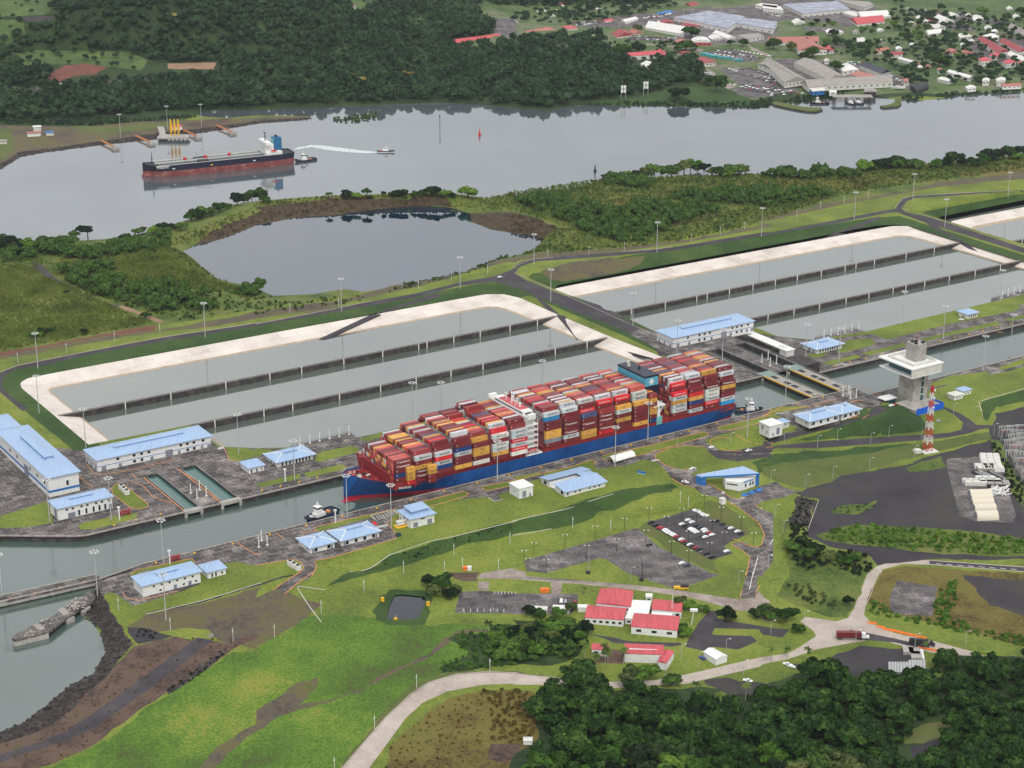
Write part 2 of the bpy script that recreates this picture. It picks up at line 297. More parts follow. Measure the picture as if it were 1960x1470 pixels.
bl('f -600,1440:-2 100,1440:-2 300,1300:-2 420,1235:-1.5 520,1200:-3 620,1160:-4'); bl('f 600,1440:-5 700,1300:-5'); bl('f -900,1900:-3 300,1900:-5 1200,1900:-12 3000,1900:-14'); bl('f 900,1470:-11 1100,1380:-12 1500,1380:-12.5 1960,1330:-13 2600,1330:-14')
bl('f 1430,880:-1 1500,862:-5 1600,852:-8 1715,841:-10 1843,826:-10 1870,800:-9.5 1838,780:-9'); bl('c32 830,205:-5 1100,190:-7.5 1160,245:-9'); bl('c32 250,455:-8 900,410:-11 1250,365:-12'); bl('L 1003,980:-9 1012,968:-9 1075,965:-9 1200,960:-9 1500,950:-10')
bl('c32 1630,260:-10 1680,150:-9 1960,55:-9.5'); bl('c32 1700,300:-13 1800,180:-12.5 1960,150:-12.5'); bl('c32 0,760:-6 200,800:-8 640,600:-11 1300,480:-12 1700,440:-12.5'); bl('c32 380,900:-12 700,640:-12.5 1300,520:-12.5'); bl('c32 330,1130:-12 500,1230:-12 1960,1300:-12.5 2600,1300:-13'); bl('c32 2700,600:-13 2000,600:-13')
bl('c32 130,860:-5 250,850:-7 200,1100:-11'); bl('f 1900,1100:-12.5 2300,1100:-13'); bl('f 2400,950:-13 2500,700:-11 2300,620:-10')
POOL = 'c13 975,345 1005,240 1040,175 1090,168 1260,185 1278,200 1255,270 1220,345 1160,358 1000,352'
bl(POOL, -8, True)
SHL = 'f -700,1560 -200,1460 0,1400 43,1384 84,1353 133,1312 178,1289 201,1248 194,1217 176,1192 158,1179 178,1154 186,1108'
bl(SHL, -4.1)
bl('f -700,1640:-1.5 -200,1500:-1.5 0,1428:-1.5 107,1370:-1.2 180,1320:-1 240,1270:-1 250,1235:-.5 215,1180:-.3 195,1140:0')
bl('f -900,1000:0 -300,1010:0 0,1025:0'); bl('f -900,900:1 -300,800:1 0,740:2')
def cdt(blines, extra=()):
    P = []; E = []
    for pts, cl in blines:
        n = len(P); P += list(pts); E += [(n+i, n+i+1) for i in range(len(pts)-1)]
        if cl: E.append((n+len(pts)-1, n))
    n0 = len(P); P += list(extra)
    r = geometry.delaunay_2d_cdt([Vector((p[0], p[1])) for p in P], E, [], 0, 1e-3)
    co, tris, ov = r[0], r[2], r[3]
    Z = [None]*len(co)
    for i, o in enumerate(ov):
        if o: Z[i] = P[o[0]][2]
    nb = {}
    for t in tris:
        for a in t: nb.setdefault(a, set()).update(t)
    for it in range(4):
        for i in range(len(co)):
            if Z[i] is None:
                q = [Z[j] for j in nb.get(i, ()) if Z[j] is not None]
                if q: Z[i] = sum(q)/len(q)
    V = np.array([(c[0], c[1], Z[i] if Z[i] is not None else 0) for i, c in enumerate(co)])
    T = []
    for t in tris:
        t = list(t); a, b, c = V[t[0]], V[t[1]], V[t[2]]
        ar = (b[0]-a[0])*(c[1]-a[1])-(b[1]-a[1])*(c[0]-a[0])
        if abs(ar) < 1e-6: continue
        T.append(t if ar > 0 else t[::-1])
    return V, np.array(T)
V0, T0 = cdt(BL)
BV0 = BVHTree.FromPolygons([tuple(v) for v in V0], [tuple(int(i) for i in t) for t in T0])
def HZ(x, y):
    h = BV0.ray_cast(Vector((x, y, 500)), Vector((0, 0, -1)))
    return h[0].z if h[0] else -9.
def G(u, v):
    """point of the bare terrain seen at pixel u,v"""
    d = Vector(ray(u, v)).normalized(); h = BV0.ray_cast(Vector(CP), d)
    return np.array(h[0]) if h[0] else W(u, v, -9)
def GP(s):
    out = []
    for k, x, y, z in PX(s):
        if k == 'L': p = LA(x, y); out.append(np.array([p[0], p[1], HZ(p[0], p[1])]))
        elif z is not None: out.append(W(x, y, z))
        else: out.append(G(x, y))
    return out
# ---------------------------------------------------------------- ground regions (later ones win)
REG = []
NAT = set('slope slope2 scrub cane rust woodfloor meadow yard dirt mud redsoil rock cliff field townland sandtrack'.split()); RJ = random.Random(3)
def rough(P, st=7., amp=1.3):
    out = []; n = len(P)
    for i in range(n):
        a, b = np.array(P[i][:2]), np.array(P[(i+1) % n][:2]); d = b-a; L_ = np.linalg.norm(d); out.append(P[i]); k = int(min(L_/st, 60))
        if k < 1: continue
        nn = np.array([-d[1], d[0]])/L_; o = 0
        for j in range(1, k+1):
            t = j/(k+1); o = .6*o+RJ.uniform(-amp, amp)*(1+min(d@d, 1e5)**.5/260); q = a+d*t+nn*o; out.append(np.array([q[0], q[1], HZ(q[0], q[1])]))
    return out
def R(name, m, s, pts=None):
    P = pts if pts is not None else GP(s); REG.append((name, M_[m], rough(P) if m in NAT and pts is None else P))
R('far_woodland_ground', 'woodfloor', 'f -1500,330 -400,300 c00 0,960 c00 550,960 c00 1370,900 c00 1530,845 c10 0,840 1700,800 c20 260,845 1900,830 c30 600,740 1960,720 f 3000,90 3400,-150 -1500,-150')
R('town_ground', 'townland', 'c20 700,420 0,330 c10 1500,360 c10 1660,200 1500,0 f 870,-40 2700,-60 2700,170 c30 1960,690 1480,705 600,720 0,700 c20 1900,760 1700,740 1440,500')
R('riverside_meadow', 'slope', 'c20 600,765 850,740 1150,680 1400,640 1600,650 1780,740 1800,800 1400,790 1000,785 700,790')
R('hill_meadow', 'meadow', 'c00 0,480 60,400 250,370 650,380 1000,400 1110,450 1060,530 780,500 500,480 250,490'); R('hill_meadow', 'meadow', 'c00 -300,170 0,150 180,170 200,270 60,330 0,420 -300,450'); R('hill_meadow', 'meadow', 'c00 -100,0 380,0 400,60 330,110 60,120 -100,130'); R('hill_meadow', 'meadow', 'c00 1220,0 1420,0 1390,22 1250,20')
R('hill_meadow', 'meadow', 'c10 700,0 900,0 890,50 760,120 700,60'); R('hill_meadow','meadow','c10 1180,110 1290,120 1280,190 1190,180'); R('town_lawn','meadow','c30 970,30 1250,0 1880,0 1960,60 1960,140 1700,120 1400,80 1100,60')
R('red_soil', 'redsoil', 'c00 370,600 350,560 480,490 640,475 800,505 720,555 560,570 430,625'); R('bare_ground', 'sandtrack', 'c00 1255,475 1630,468 1600,520 1260,515'); R('asphalt_yard', 'asphalt', 'c00 120,130 330,115 405,130 400,158 200,160')
R('far_road', 'asphalt', 'c00 -200,735 0,705 300,660 600,625 900,600 1250,570 1240,585 900,615 600,640 300,690 0,720 -200,750')
R('mud_bank', 'mud', 'c00 0,940 550,950 1370,900 1960,880 c10 400,872 420,892 200,915 c00 1960,925 1500,1000 750,1090 150,1180 0,1290 -300,1350 -300,960')
R('bank_lawn', 'slope2', 'c00 550,940 900,950 1360,905 1420,890 1330,930 1100,975 800,1010 560,970'); R('bank_lawn', 'slope2', 'c00 -200,960 80,970 120,1080 40,1190 -100,1230'); R('jetty_track','dirt','c00 1340,930 1600,900 1750,885 1700,945 1500,960')
R('rock_revetment', 'rock', 'c00 -200,1260 30,1215 150,1140 400,1110 750,1060 1180,1000 1500,965 1960,905 c10 410,880 420,892 200,915 c00 1960,925 1500,1000 1180,1045 750,1090 300,1150 150,1180 0,1275 -200,1330')
# island between river and locks
R('island_scrub', 'scrub', None, WZ(NSH, -14)+[LA(2500,1460), LA(1500,1455), LA(1214,1440), LA(960,1452), LA(900,1442), LA(700,1440), LA(420,1442), LA(250,1452), LA(-300,1500)])
R('cane_field', 'cane', 'c01 -400,560 0,550 250,590 420,680 700,800 950,920 1150,1000 850,1060 600,1110 300,1160 0,1210 -400,1260'); R('dark_track', 'asphalt', 'c01 240,520 300,550 420,660 620,780 900,870 880,885 600,790 380,660 260,600')
R('sand_track', 'sandtrack', 'c01 880,865 950,870 1080,915 1230,975 1200,990 1050,935 920,885'); R('earth_bank', 'redsoil', 'c01 -200,1250 0,1215 300,1165 700,1090 1100,1020 1190,1010 1160,1045 700,1120 300,1200 0,1250 -200,1280')
R('quarry_cliff', 'cliff', 'c11 0,120 300,85 640,55 900,60 1400,35 1480,120 1200,112 900,140 600,185 280,205 0,262 c01 1700,355 1450,420 1500,370 1750,230 1960,150')
R('quarry_cliff', 'cliff', 'c11 1600,170 1700,170 c21 0,160 230,220 460,290 250,350 235,372 120,335 0,320 c11 1760,292 1620,238'); R('quarry_cliff','cliff','c21 1000,260 1250,220 1540,160 1560,200 1350,240 1100,290 980,300')
R('dry_patch', 'rust', 'c20 1050,1430 1500,1370 1900,1350 1960,1370 1500,1420 1100,1465'); R('dry_patch','rust','c21 720,60 960,40 1000,80 800,110'); R('dry_patch','rust','c30 1400,1290 1960,1220 1960,1300 1500,1330'); R('dry_patch','rust','c30 0,1340 600,1300 1100,1330 700,1420 200,1390')
# verge and roads beyond the basins
R('verge_track', 'mud', 'c01 -300,1300 0,1240 700,1100 1150,1050 1700,960 1960,900 c11 600,830 900,750 1500,620 1960,500 c21 0,500 300,470 800,430 1300,370 1960,240 c31 0,200 500,90 1100,0 c30 1300,1370 1960,1290 2500,1220 c30 2500,1240 1960,1340 1300,1400 c31 1000,30 600,110 0,240 c21 1960,270 1300,400 800,460 300,500 0,540 c11 1900,530 1400,670 900,790 600,880 0,975 c01 1700,1000 1100,1075 700,1140 0,1270 -300,1330')
R('verge_lawn', 'lawn', 'c01 -300,1330 0,1275 700,1140 1100,1080 1700,1010 1960,975 c11 400,905 900,790 1400,680 1900,560 c21 60,520 400,490 800,455 1300,390 1960,270 c31 0,235 600,105 1000,30 c30 1300,1405 1960,1345 c31 2600,-60 2600,20 1960,40 1000,110 500,180 0,290 c21 1900,330 1300,420 800,450 300,505 100,540 c11 1780,650 1520,690 900,820 0,960 c01 1400,1070 700,1190 350,1280 0,1360 -300,1420')
R('basin_slope', 'slope', None, [LA(*p, 0) for p in [(430,1400),(420,1385),(425,1215),(440,1200),(450,1240),(700,1350),(900,1350),(905,1220),(903,1130),(915,1130),(914,1396),(880,1399),(700,1402),(520,1403)]])
R('basin_slope', 'slope', None, [LA(*p, 0) for p in [(929,1396),(930,1215),(950,1215),(960,1340),(1370,1340),(1384,1136),(1399,1136),(1396,1397),(1370,1404),(1214,1408),(1060,1410),(940,1404)]])
R('basin_slope', 'slope', None, [LA(*p, 0) for p in [(1426,1395),(1428,1130),(1450,1130),(1480,1390),(1800,1390),(1800,1420),(1440,1402)]])
R('bare_slope', 'mud', 'c21 220,600 420,540 800,510 1000,490 950,560 800,610 600,650 400,680 260,650')
R('road', 'asphalt', 'c01 -50,1400 40,1350 130,1315 350,1270 700,1200 1200,1105 1960,990 c11 870,830 1200,770 1520,690 1790,640 1900,600 1960,570 c21 20,560 80,530 160,515 400,490 800,460 1200,425 1960,305 c31 0,320 500,230 900,150 1000,135 1010,110 1050,60 1130,40 1400,25 1960,5 2600,-40 2600,-20 1960,18 1400,38 1150,52 1080,80 1040,130 1060,155 1200,185 1350,230 1960,430 2600,640 2600,690 1960,470 1500,325 1300,265 1150,215 1010,160 940,165 600,235 0,345 c21 1960,330 1200,450 800,485 400,515 180,530 60,570 20,620 100,670 400,790 700,900 1070,1090 1075,1180 c21 1100,1240 1250,1240 980,1130 800,1030 400,880 160,775 0,720 c11 1830,690 1790,680 1520,715 1200,800 870,860 0,1018 c01 1200,1135 700,1225 350,1305 130,1340 60,1370 15,1420 15,1480 c02 100,130 200,190 200,210 170,225 -60,30')
R('ramp', 'asphalt', 'c11 870,935 1340,770 1400,790 1100,870 900,950'); R('ramp', 'asphalt', 'c21 150,770 200,790 370,940 310,940'); R('ramp', 'asphalt', 'c31 540,320 860,195 900,200 620,325'); R('ramp', 'asphalt', 'c31 1200,230 1260,240 1520,390 1470,385')
# lock aprons
R('lock_apron', 'apron', None, [LA(*p) for p in [(-300,1350),(300,1330),(418,1228),(436,1205),(514,1205),(514,1168),(535,1152),(556,1137),(640,1128),(905,1128),(912,1215),(935,1225),(1000,1215),(1028,1170),(1052,1138),(1140,1120),(1800,1110),(1800,1000),(1000,1000),(985,990),(940,1003),(560,1003),(470,1000),(395,1003),(365,1000),(350,990),(300,1000),(300,1076),(-300,1076)]])
R('apron_near', 'apron', 'c02 730,1480 750,1440 1000,1400 1800,1180 c12 0,1120 300,1050 c12 1960,700 c22 0,700 1600,270 c32 0,190 330,100 800,60 c31 1800,1330 1960,1270 c31 1960,1240 2500,1090 2500,1200 c31 1960,1320 1760,1380 1200,1480 c32 1000,100 940,140 860,190 790,215 800,250 750,280 600,310 380,370 c32 0,480 0,435 250,370 100,300 -20,330 c22 1800,330 1560,400 1440,440 1480,470 1580,535 1680,550 1960,500 c32 0,480 c32 0,535 c22 1960,530 1700,560 1500,540 1440,490 1300,482 1180,500 1080,545 1080,580 1150,630 1290,665 1370,650 1400,670 1340,690 1440,745 1640,870 1700,880 1850,790 c32 100,750 150,790 270,840 100,880 0,900 c22 1850,915 1840,940 1960,1000 1960,1440 1840,1470 c23 1840,200 1710,195 c22 1775,1400 1785,1310 1750,1280 1650,1220 1730,1200 1820,1245 1870,1230 1895,1150 1850,1060 1700,940 1620,890 1420,840 1370,800 1280,780 1200,730 1130,640 1075,600 980,585 900,620 640,660 620,640 c22 620,620 220,730 100,760 c12 1960,800 1810,855 1850,890 1790,900 1745,865 1450,890 1290,945 1060,975 990,1060 1050,1140 1050,1180 940,1210 560,1320 450,1345 c12 440,1440 380,1490 250,1490 360,1400 340,1360 280,1335 0,1380 c02 1960,1378 1870,1375 1790,1350 1690,1365 1450,1440 c03 1500,90 1350,150 1000,255 880,170 830,150 760,180 720,60')
for s in ['c22 670,570 720,545 1000,490 1430,380 1475,385 1470,405 1400,430 1000,545 800,590 700,590','c22 240,690 450,640 590,590 630,600 610,625 300,715 240,710','c12 1690,790 1800,770 1960,735 c22 0,720 215,680 220,700 0,750 c12 1960,780 1730,820','c12 1240,900 1420,860 1560,825 1600,840 1570,865 1300,940 1260,930','c12 440,1110 480,1090 800,1010 1050,955 1080,965 900,1000 870,1020 810,1035 530,1110 460,1125','c22 1545,345 1600,330 1700,310 1960,250 c32 0,265 100,190 330,185 360,190 150,230 90,245 150,275 30,270 c22 1960,290 1800,330 1620,365 1560,365','c22 1680,400 1760,380 1960,330 c32 100,300 300,350 0,440 c22 1800,440 1720,425','c22 1490,440 1540,420 1640,430 1780,460 1960,460 c32 0,430 0,475 c22 1960,490 1700,520 1600,520 1510,480','c02 835,800 870,770 930,775 1110,920 1100,945 1040,960 980,950 850,840','c02 585,1085 620,1060 1000,985 1040,1000 1000,1035 700,1110 600,1110','c02 0,1100 0,1010 350,900 380,950 400,1060 200,1095','c02 980,1450 1020,1420 1380,1335 1450,1335 1460,1360 1100,1420 1000,1450','c12 450,560 480,530 720,480 775,500 770,530 650,560 480,605 440,600','c12 350,690 640,620 680,640 660,660 400,720','c12 0,770 330,690 330,730 40,795','c31 785,1060 1500,900 1880,835 1935,875 1900,900 1400,1000 1000,1100 920,1115','c31 590,1160 640,1120 800,1105 850,1140 820,1160 600,1215 550,1210','c31 440,1290 700,1230 740,1250 500,1310','c31 740,1220 1060,1140 1100,1160 800,1235','c31 1190,1110 1750,980 1800,1000 1300,1110 1220,1130','c31 1815,965 1960,930 1960,960 1850,980','c31 1250,1450 1400,1390 1700,1355 1690,1380 1300,1470','c31 1760,1330 1960,1260 2400,1150 2400,1180 1960,1300 1800,1345','c02 1700,480 1960,520 1960,560 1780,600 1720,590','c12 0,500 150,520 100,540 0,545','c31 320,1230 440,1210 500,1230 400,1255','c02 1230,1450 1000,1470 960,1450','c12 760,430 1090,350 1090,375 840,450']:
    R('lawn', 'lawn', s)
R('lawn_tower', 'lawn', 'c31 1300,1460 1960,1330 2600,1160 2600,1300 1960,1400 c32 1960,60 1620,150 1650,265 1560,260 1340,185 1310,190 1330,90 1440,60 1430,20')
# long embankments on the near side
R('embankment', 'slope', 'c12 620,1470 690,1430 1010,1300 1330,1200 1500,1160 1960,1050 c22 300,985 600,870 900,800 1200,765 1240,790 1200,825 900,900 700,970 560,1045 300,1110 0,1145 c12 1960,1155 1700,1200 1330,1310 700,1440')
R('embankment', 'slope', 'c13 530,110 600,60 700,0 900,0 760,40 600,85'); R('embankment', 'slope', 'c32 260,445 500,370 830,200 1100,190 1160,240 1250,345 1240,365 900,405 600,435'); R('embankment','slope','c32 1640,170 1680,140 1960,60 2600,-60 2600,60 1960,150 1750,190 1680,300 1640,260')
R('embankment', 'slope', 'c22 1800,610 1960,560 c32 0,560 300,520 700,490 1200,470 1500,420 1640,390 1640,430 1100,540 640,600 400,640 0,690 -100,700 c22 1850,700')
R('embankment', 'slope2', 'c22 1440,910 1480,890 1560,910 1700,1000 1790,1140 1760,1150 1600,1060 1450,960'); R('embankment', 'slope2', 'c22 940,1110 1000,1060 1100,1100 1500,1330 1560,1440 1400,1380 1200,1290'); R('embankment','slope','c13 870,300 930,180 1000,130 1280,140 1330,200 1310,300 1260,400 1000,400 900,350')
R('drain', 'rock', 'c32 130,690 200,680 640,580 700,590 1100,515 1100,505 700,575 600,590 240,660 130,675'); R('drain', 'rock', 'c03 1090,310 1500,220 1830,120 1960,85 c13 280,20 280,28 0,105 c03 1960,100 1830,130 1500,235 1095,320')
R('verge_low', 'slope2', 'c32 330,330 0,0 0,0') if 0 else None
# car parks, roads
R('road', 'asphalt', 'c22 1480,505 1580,545 1700,560 1960,530 c32 0,485 400,450 700,430 1000,408 1240,398 1400,385 1490,360 1503,310 1440,255 1340,195 1345,183 1480,240 1560,290 1600,325 1720,328 1720,350 1620,362 1560,388 1400,420 1200,440 800,472 400,503 0,530 c22 1960,575 1700,600 1540,580 1470,530')
R('road', 'asphalt', 'c22 1500,520 1660,520 1960,485 c32 0,430 300,368 600,305 770,262 860,195 940,215 810,272 640,318 400,378 0,472 c22 1960,510 1700,545 1560,545')
R('parking_lot', 'lot', 'c22 90,1345 600,1200 930,1100 1010,1160 1100,1240 1500,1440 c23 1560,20 1240,130 870,10 c22 700,1330 640,1330 250,1440 110,1420')
R('parking_lot', 'carlot', 'c22 1005,1060 1350,955 1380,955 1760,1150 1640,1205 1590,1240 1660,1290 1500,1340 1480,1335')
R('access_road', 'oldroad', 'c12 1690,1440 1960,1395 c22 0,1410 110,1430 c23 100,30 500,60 1000,105 1240,135 1700,205 1830,190 1850,140 1900,200 1960,220 c33 0,330 c33 60,385 -20,350 c23 1960,300 1700,290 1340,190 900,130 500,90 100,60 0,50 c13 1660,50')
R('parking_lot', 'lot', 'c13 1490,305 1530,150 1660,140 1960,155 c23 0,160 495,165 495,250 440,320 0,315 c13 1960,312'); R('car_park_link','oldroad','c13 1670,70 1750,70 1745,140 1665,135'); R('car_park_link','oldroad','c23 290,70 380,70 365,165 300,165')
R('access_road', 'apron', 'c13 140,130 335,0 c12 340,1460 450,1400 c13 440,0 215,165 60,240 0,300 c03 1960,300 1700,480 1570,490 1550,480 1960,230 c13 0,205')
R('dirt_yard', 'dirt', 'c13 1430,0 1680,0 1660,70 1560,70 1450,20'); R('brick_yard','dirt','c23 600,590 850,590 850,690 600,680')
R('tarmac', 'asphalt', 'c23 1480,290 1540,290 1540,350 1960,420 c33 200,430 150,490 0,470 c23 1850,430 1520,420 1500,470 1800,480 1840,520 1700,580 1500,560 1440,590 1300,560 1320,510 1400,380')
R('tarmac','asphalt','c23 560,460 760,490 880,520 1260,530 1280,545 1200,560 870,540 760,530 700,500')
R('mud_ground', 'mud', 'c03 1090,320 1500,240 1830,140 1960,110 c13 0,190 140,130 260,160 420,220 500,240 400,330 0,560 c03 1960,590 1700,540 1560,430 1370,420 1180,450 960,400 1000,380')
R('dirt_ground', 'dirt', 'c03 1000,560 1320,480 1700,540 1780,500 1900,470 1960,480 1780,560 1600,680 1380,820 1100,1000 920,1140 620,1340 400,1440 0,1530 -400,1600 -400,1360 0,1240 170,1210 430,1060 800,770 960,600')
R('dark_earth', 'yard', 'c03 960,410 1160,440 1300,480 1040,540 c03 1020,530'); R('dark_earth', 'rock', 'c03 1700,560 1500,700 1390,800 1250,880 1260,920 1420,820 1560,740 1700,600')
R('dirt_road', 'asphalt', 'c03 -300,1450 0,1370 250,1290 480,1200 700,1060 950,880 1480,490 1600,510 1200,820 950,1000 700,1170 480,1270 250,1340 0,1430 -300,1520')
R('rock_revetment', 'rock', 'c03 -700,1480 0,1290 300,1190 500,1060 820,760 950,590 1000,540 880,380 760,170 720,120 700,230 620,330 690,380 760,480 790,600 700,760 520,850 330,1010 170,1130 0,1195 -700,1400')
R('field_track', 'mud', 'c13 0,1140 300,1000 550,960 760,890 900,790 1300,620 1400,500 1500,440 1740,430 1740,445 1520,460 1400,570 1330,620 950,800 820,860 770,900 550,980 330,1030 100,1130 0,1200 c03 1960,1170 1700,1370 1600,1470 1500,1470 1700,1270 1880,1160')
R('mud_patch', 'mud', 'c13 0,1040 150,950 300,830 460,790 470,830 380,950 300,1010 0,1140')
R('grass_field', 'field', 'c03 1960,600 1750,600 1600,700 1300,900 1100,1010 1000,1120 850,1230 620,1370 300,1480 -300,1600 f 600,1700 650,1470 c13 640,1440 900,1130 1150,880 1450,730 1700,690 c13 1960,680 1960,420 1700,400 1400,390 1000,400 900,350 600,310 400,330 0,590') ; REG.insert(-3, REG.pop())
R('field_verge', 'slope2', 'c13 640,1440 700,1360 900,1120 980,1000 1150,860 1350,770 1600,740 1960,740 c23 240,770 240,785 0,760 c13 1700,760 1450,800 1230,880 1050,1040 650,1480')
R('concrete_road', 'concroad', 'f 640,1500 c13 650,1470 980,1090 1150,930 1300,830 1500,770 1740,752 1960,762 c23 200,785 700,825 1080,810 1300,770 1600,700 1860,640 c33 190,610 280,560 400,480 380,440 310,390 280,370 320,335 550,370 640,345 680,280 c33 740,130 790,0 c32 780,1450 850,1390 1000,1340 1250,1340 1960,1390 2600,1430 2600,1460 1960,1430 1250,1375 1050,1370 900,1410 880,1450 c33 880,0 830,110 770,260 760,320 820,390 1000,460 1250,510 1550,590 2200,800 2200,860 1600,650 1250,600 1000,540 860,500 700,525 400,580 200,650 c33 0,690 c23 1860,710 1600,770 1300,840 1080,850 700,875 200,845 0,845 c13 1960,835 1700,845 1450,890 1250,980 1120,1100 850,1470 820,1530')
R('asphalt_lane','asphalt','c32 1250,1345 1960,1395 2600,1435 2600,1455 1960,1425 1250,1370'); R('asphalt_lane','asphalt','c33 650,430 1000,500 1250,560 1250,590 1000,530 700,500')
R('rusty_scrub', 'rust', 'f 720,1600 c13 1000,1300 1250,1100 1350,1000 1500,930 1700,880 1960,880 c23 160,890 230,1000 200,1300 c23 50,1470 0,1560 c13 900,1560')
R('dark_plot', 'dirt', 'c13 1760,1290 1960,1290 c23 60,1300 50,1400 c13 1960,1420 1740,1400')
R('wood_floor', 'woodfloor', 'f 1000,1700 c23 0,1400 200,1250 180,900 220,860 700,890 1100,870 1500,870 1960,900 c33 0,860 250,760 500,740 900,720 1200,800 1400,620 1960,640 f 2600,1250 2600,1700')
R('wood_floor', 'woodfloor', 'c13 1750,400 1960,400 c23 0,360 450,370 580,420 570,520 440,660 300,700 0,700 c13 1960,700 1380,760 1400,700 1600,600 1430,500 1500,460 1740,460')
# dark yard to the right
R('low_lawn', 'slope2', 'c22 1850,620 1960,600 c32 0,620 0,700 130,760 330,800 600,720 800,660 1300,530 1720,430 1720,380 1200,470 600,560')
R('dark_yard', 'yard', 'c32 330,800 500,760 640,700 1000,640 1300,550 1330,540 1700,440 1720,340 1740,240 1960,190 2600,100 2600,1330 1960,1330 1300,1330 860,1380 760,1290 500,1240 340,1170 330,1100 420,880 c32 250,840')
R('yard_scrub', 'scrub', 'c32 510,960 600,930 780,920 860,890 830,950 700,1000 530,990'); R('yard_scrub', 'scrub', 'c32 400,1150 520,1120 700,1070 900,1080 1100,1090 1400,1110 1960,1180 2600,1200 2600,1330 1960,1310 1200,1280 600,1210 460,1190'); R('yard_scrub', 'scrub', 'c32 1070,650 1150,620 1340,560 1380,640 1100,680'); R('yard_scrub','scrub','c32 1700,430 1780,440 1860,640 1960,800 1960,1000 1880,860 1780,620')
R('concrete_pad', 'lot', 'c32 1380,580 1670,560 1740,570 1800,700 1900,1000 1880,1060 1600,1050 1480,1010 1420,800 1380,640'); R('concrete_pad', 'conc', 'c33 950,190 1010,60 1310,110 1270,330 960,310') ; REG[-1] = (REG[-1][0], M_['lot'], REG[-1][2])
R('gravel', 'lot', 'c32 1800,440 2000,400 2400,420 2400,760 1960,740 1900,650')
R('right_scrub', 'rust', 'c32 880,1470 900,1420 1060,1385 1960,1440 2600,1470 c33 2600,60 2600,640 1960,560 1500,440 1050,330 900,280 780,230 830,110'); R('right_scrub','scrub','c32 150,1200 330,1180 450,1240 760,1300 840,1380 760,1470 c33 740,130 680,270 640,340 500,340 250,250 100,180 200,0'); R('mud_flat','yard','c33 1500,20 1960,60 2600,100 2600,330 1960,330 1700,250 1600,120'); R('dark_pit','yard','c32 180,1080 260,860 320,870 430,900 360,960 340,1100'); REG[-1]=(REG[-1][0],M_['rock'],REG[-1][2])
R('concrete_pad','lot','c33 950,190 1010,60 1310,110 1270,330 960,310'); R('roadside_lawn','lawn','c33 780,320 900,360 1200,390 1960,560 2600,760 2600,860 1960,640 1500,560 1250,500 1000,440 840,390'); R('roadside_lawn','lawn','c33 0,150 100,180 250,250 500,340 630,340 550,368 330,335 60,260 c32 0,1450 60,1380 200,1050 300,1110 240,1200')
R('tarmac','yard','c33 230,690 400,680 560,610 730,550 1030,575 1080,570 1210,600 1230,770 1180,790 930,770 500,760 300,755'); R('roadside_lawn','lawn','c33 1200,620 1400,620 1390,700 1240,790')
R('clearing','slope2','c33 1100,1180 1250,1130 1450,1130 1440,1180 1240,1290 1060,1290'); R('tarmac','yard','c33 1110,1310 1260,1260 1420,1230 1400,1300 1250,1390 1130,1390'); R('tarmac','yard','c23 1440,810 1600,790 1700,820 1960,850 1960,900 1700,920 1600,900 1450,840')
# town surfaces
for s in ['c20 1180,225 1220,120 1480,70 1960,20 1960,300 1700,330 1500,330 1240,290','c30 0,0 560,0 860,60 860,150 640,200 300,140 0,180','c30 380,450 560,470 1000,560 1100,640 980,640 300,660 0,600 0,450 200,440','c20 620,150 960,100 1200,100 1200,180 1000,200 740,210','c30 1150,110 1500,130 1600,240 1480,230 1280,190','c30 1560,280 1960,280 1960,460 1820,430 1640,340','c10 1760,150 1960,130 1960,300 1870,300']: R('town_paving', 'lot', s); REG[-1] = (REG[-1][0], REG[-1][1], rough(REG[-1][2], 14, 3))
for s in ['c20 1400,400 1620,372 1780,385 1870,460 1700,465','c20 1550,510 1800,510 1960,570 1960,640 1700,640','c20 1640,660 1960,630 1960,720 1780,735 1700,710','c30 0,600 240,640 280,690 0,720','c30 410,290 560,330 700,340 560,360','c30 90,440 200,460 400,590 330,590','c20 400,170 700,150 800,190 600,210','c20 960,110 1400,60 1500,40 1500,90 1200,130 1000,150','c30 0,110 180,90 250,130 0,150','c30 400,460 740,480 700,560 560,500','c20 900,270 1240,280 1260,310 850,300','c30 950,560 1200,640 1100,670 980,620','c30 1100,70 1500,100 1900,180 1700,180','c10 1700,230 1960,220 1960,290 1860,290','c20 0,230 60,260 0,310','c30 1550,300 1900,450 1700,500 1560,400','c30 300,200 620,210 600,250 300,230']:
    R('town_paving', 'lot', s)
for s in ['c20 1450,520 1480,520 1680,650 1620,670','c20 650,345 1000,325 1250,345 1440,370 1420,390 1230,355 1000,335 660,355','c20 1760,330 1860,380 1960,420 1960,435 1800,380']: R('town_road', 'oldroad', s)
# holes (water and basins)
HOLES = [WZ(LIP1, 0), WZ(LIP2, 0), WZ(LIP3, 0), WZ(CH1, 0)+[], WZ(CH2, 0), WZ(LAKE, -14), WZ(POOL, -8)]
RIVER = WZ(NSH, -14) + WZ(FSH1, -14)[::-1]
LEFTW = WZ(SHL, -4.1)+[LA(361,1011), LA(372,1079), LA(333.2,1105.2), LA(1,1150), LA(-600,1240)]
HOLES += [RIVER, LEFTW]
RECS = [(449,458), (475,486), (940,951), (967,979)]
for a0, a1 in RECS: HOLES.append([LA(a0,1076), LA(a1,1076), LA(a1,1146), LA(a0,1146)])
def inside(P, poly):
    x, y = P[:, 0], P[:, 1]; r = np.zeros(len(P), bool); n = len(poly)
    q = np.array([(p[0], p[1]) for p in poly])
    for i in range(n):
        x1, y1 = q[i]; x2, y2 = q[(i+1) % n]
        c = ((y1 > y) != (y2 > y)) & (x < (x2-x1)*(y-y1)/((y2-y1) if y2 != y1 else 1e-9)+x1); r ^= c
    return r
allb = list(BL)
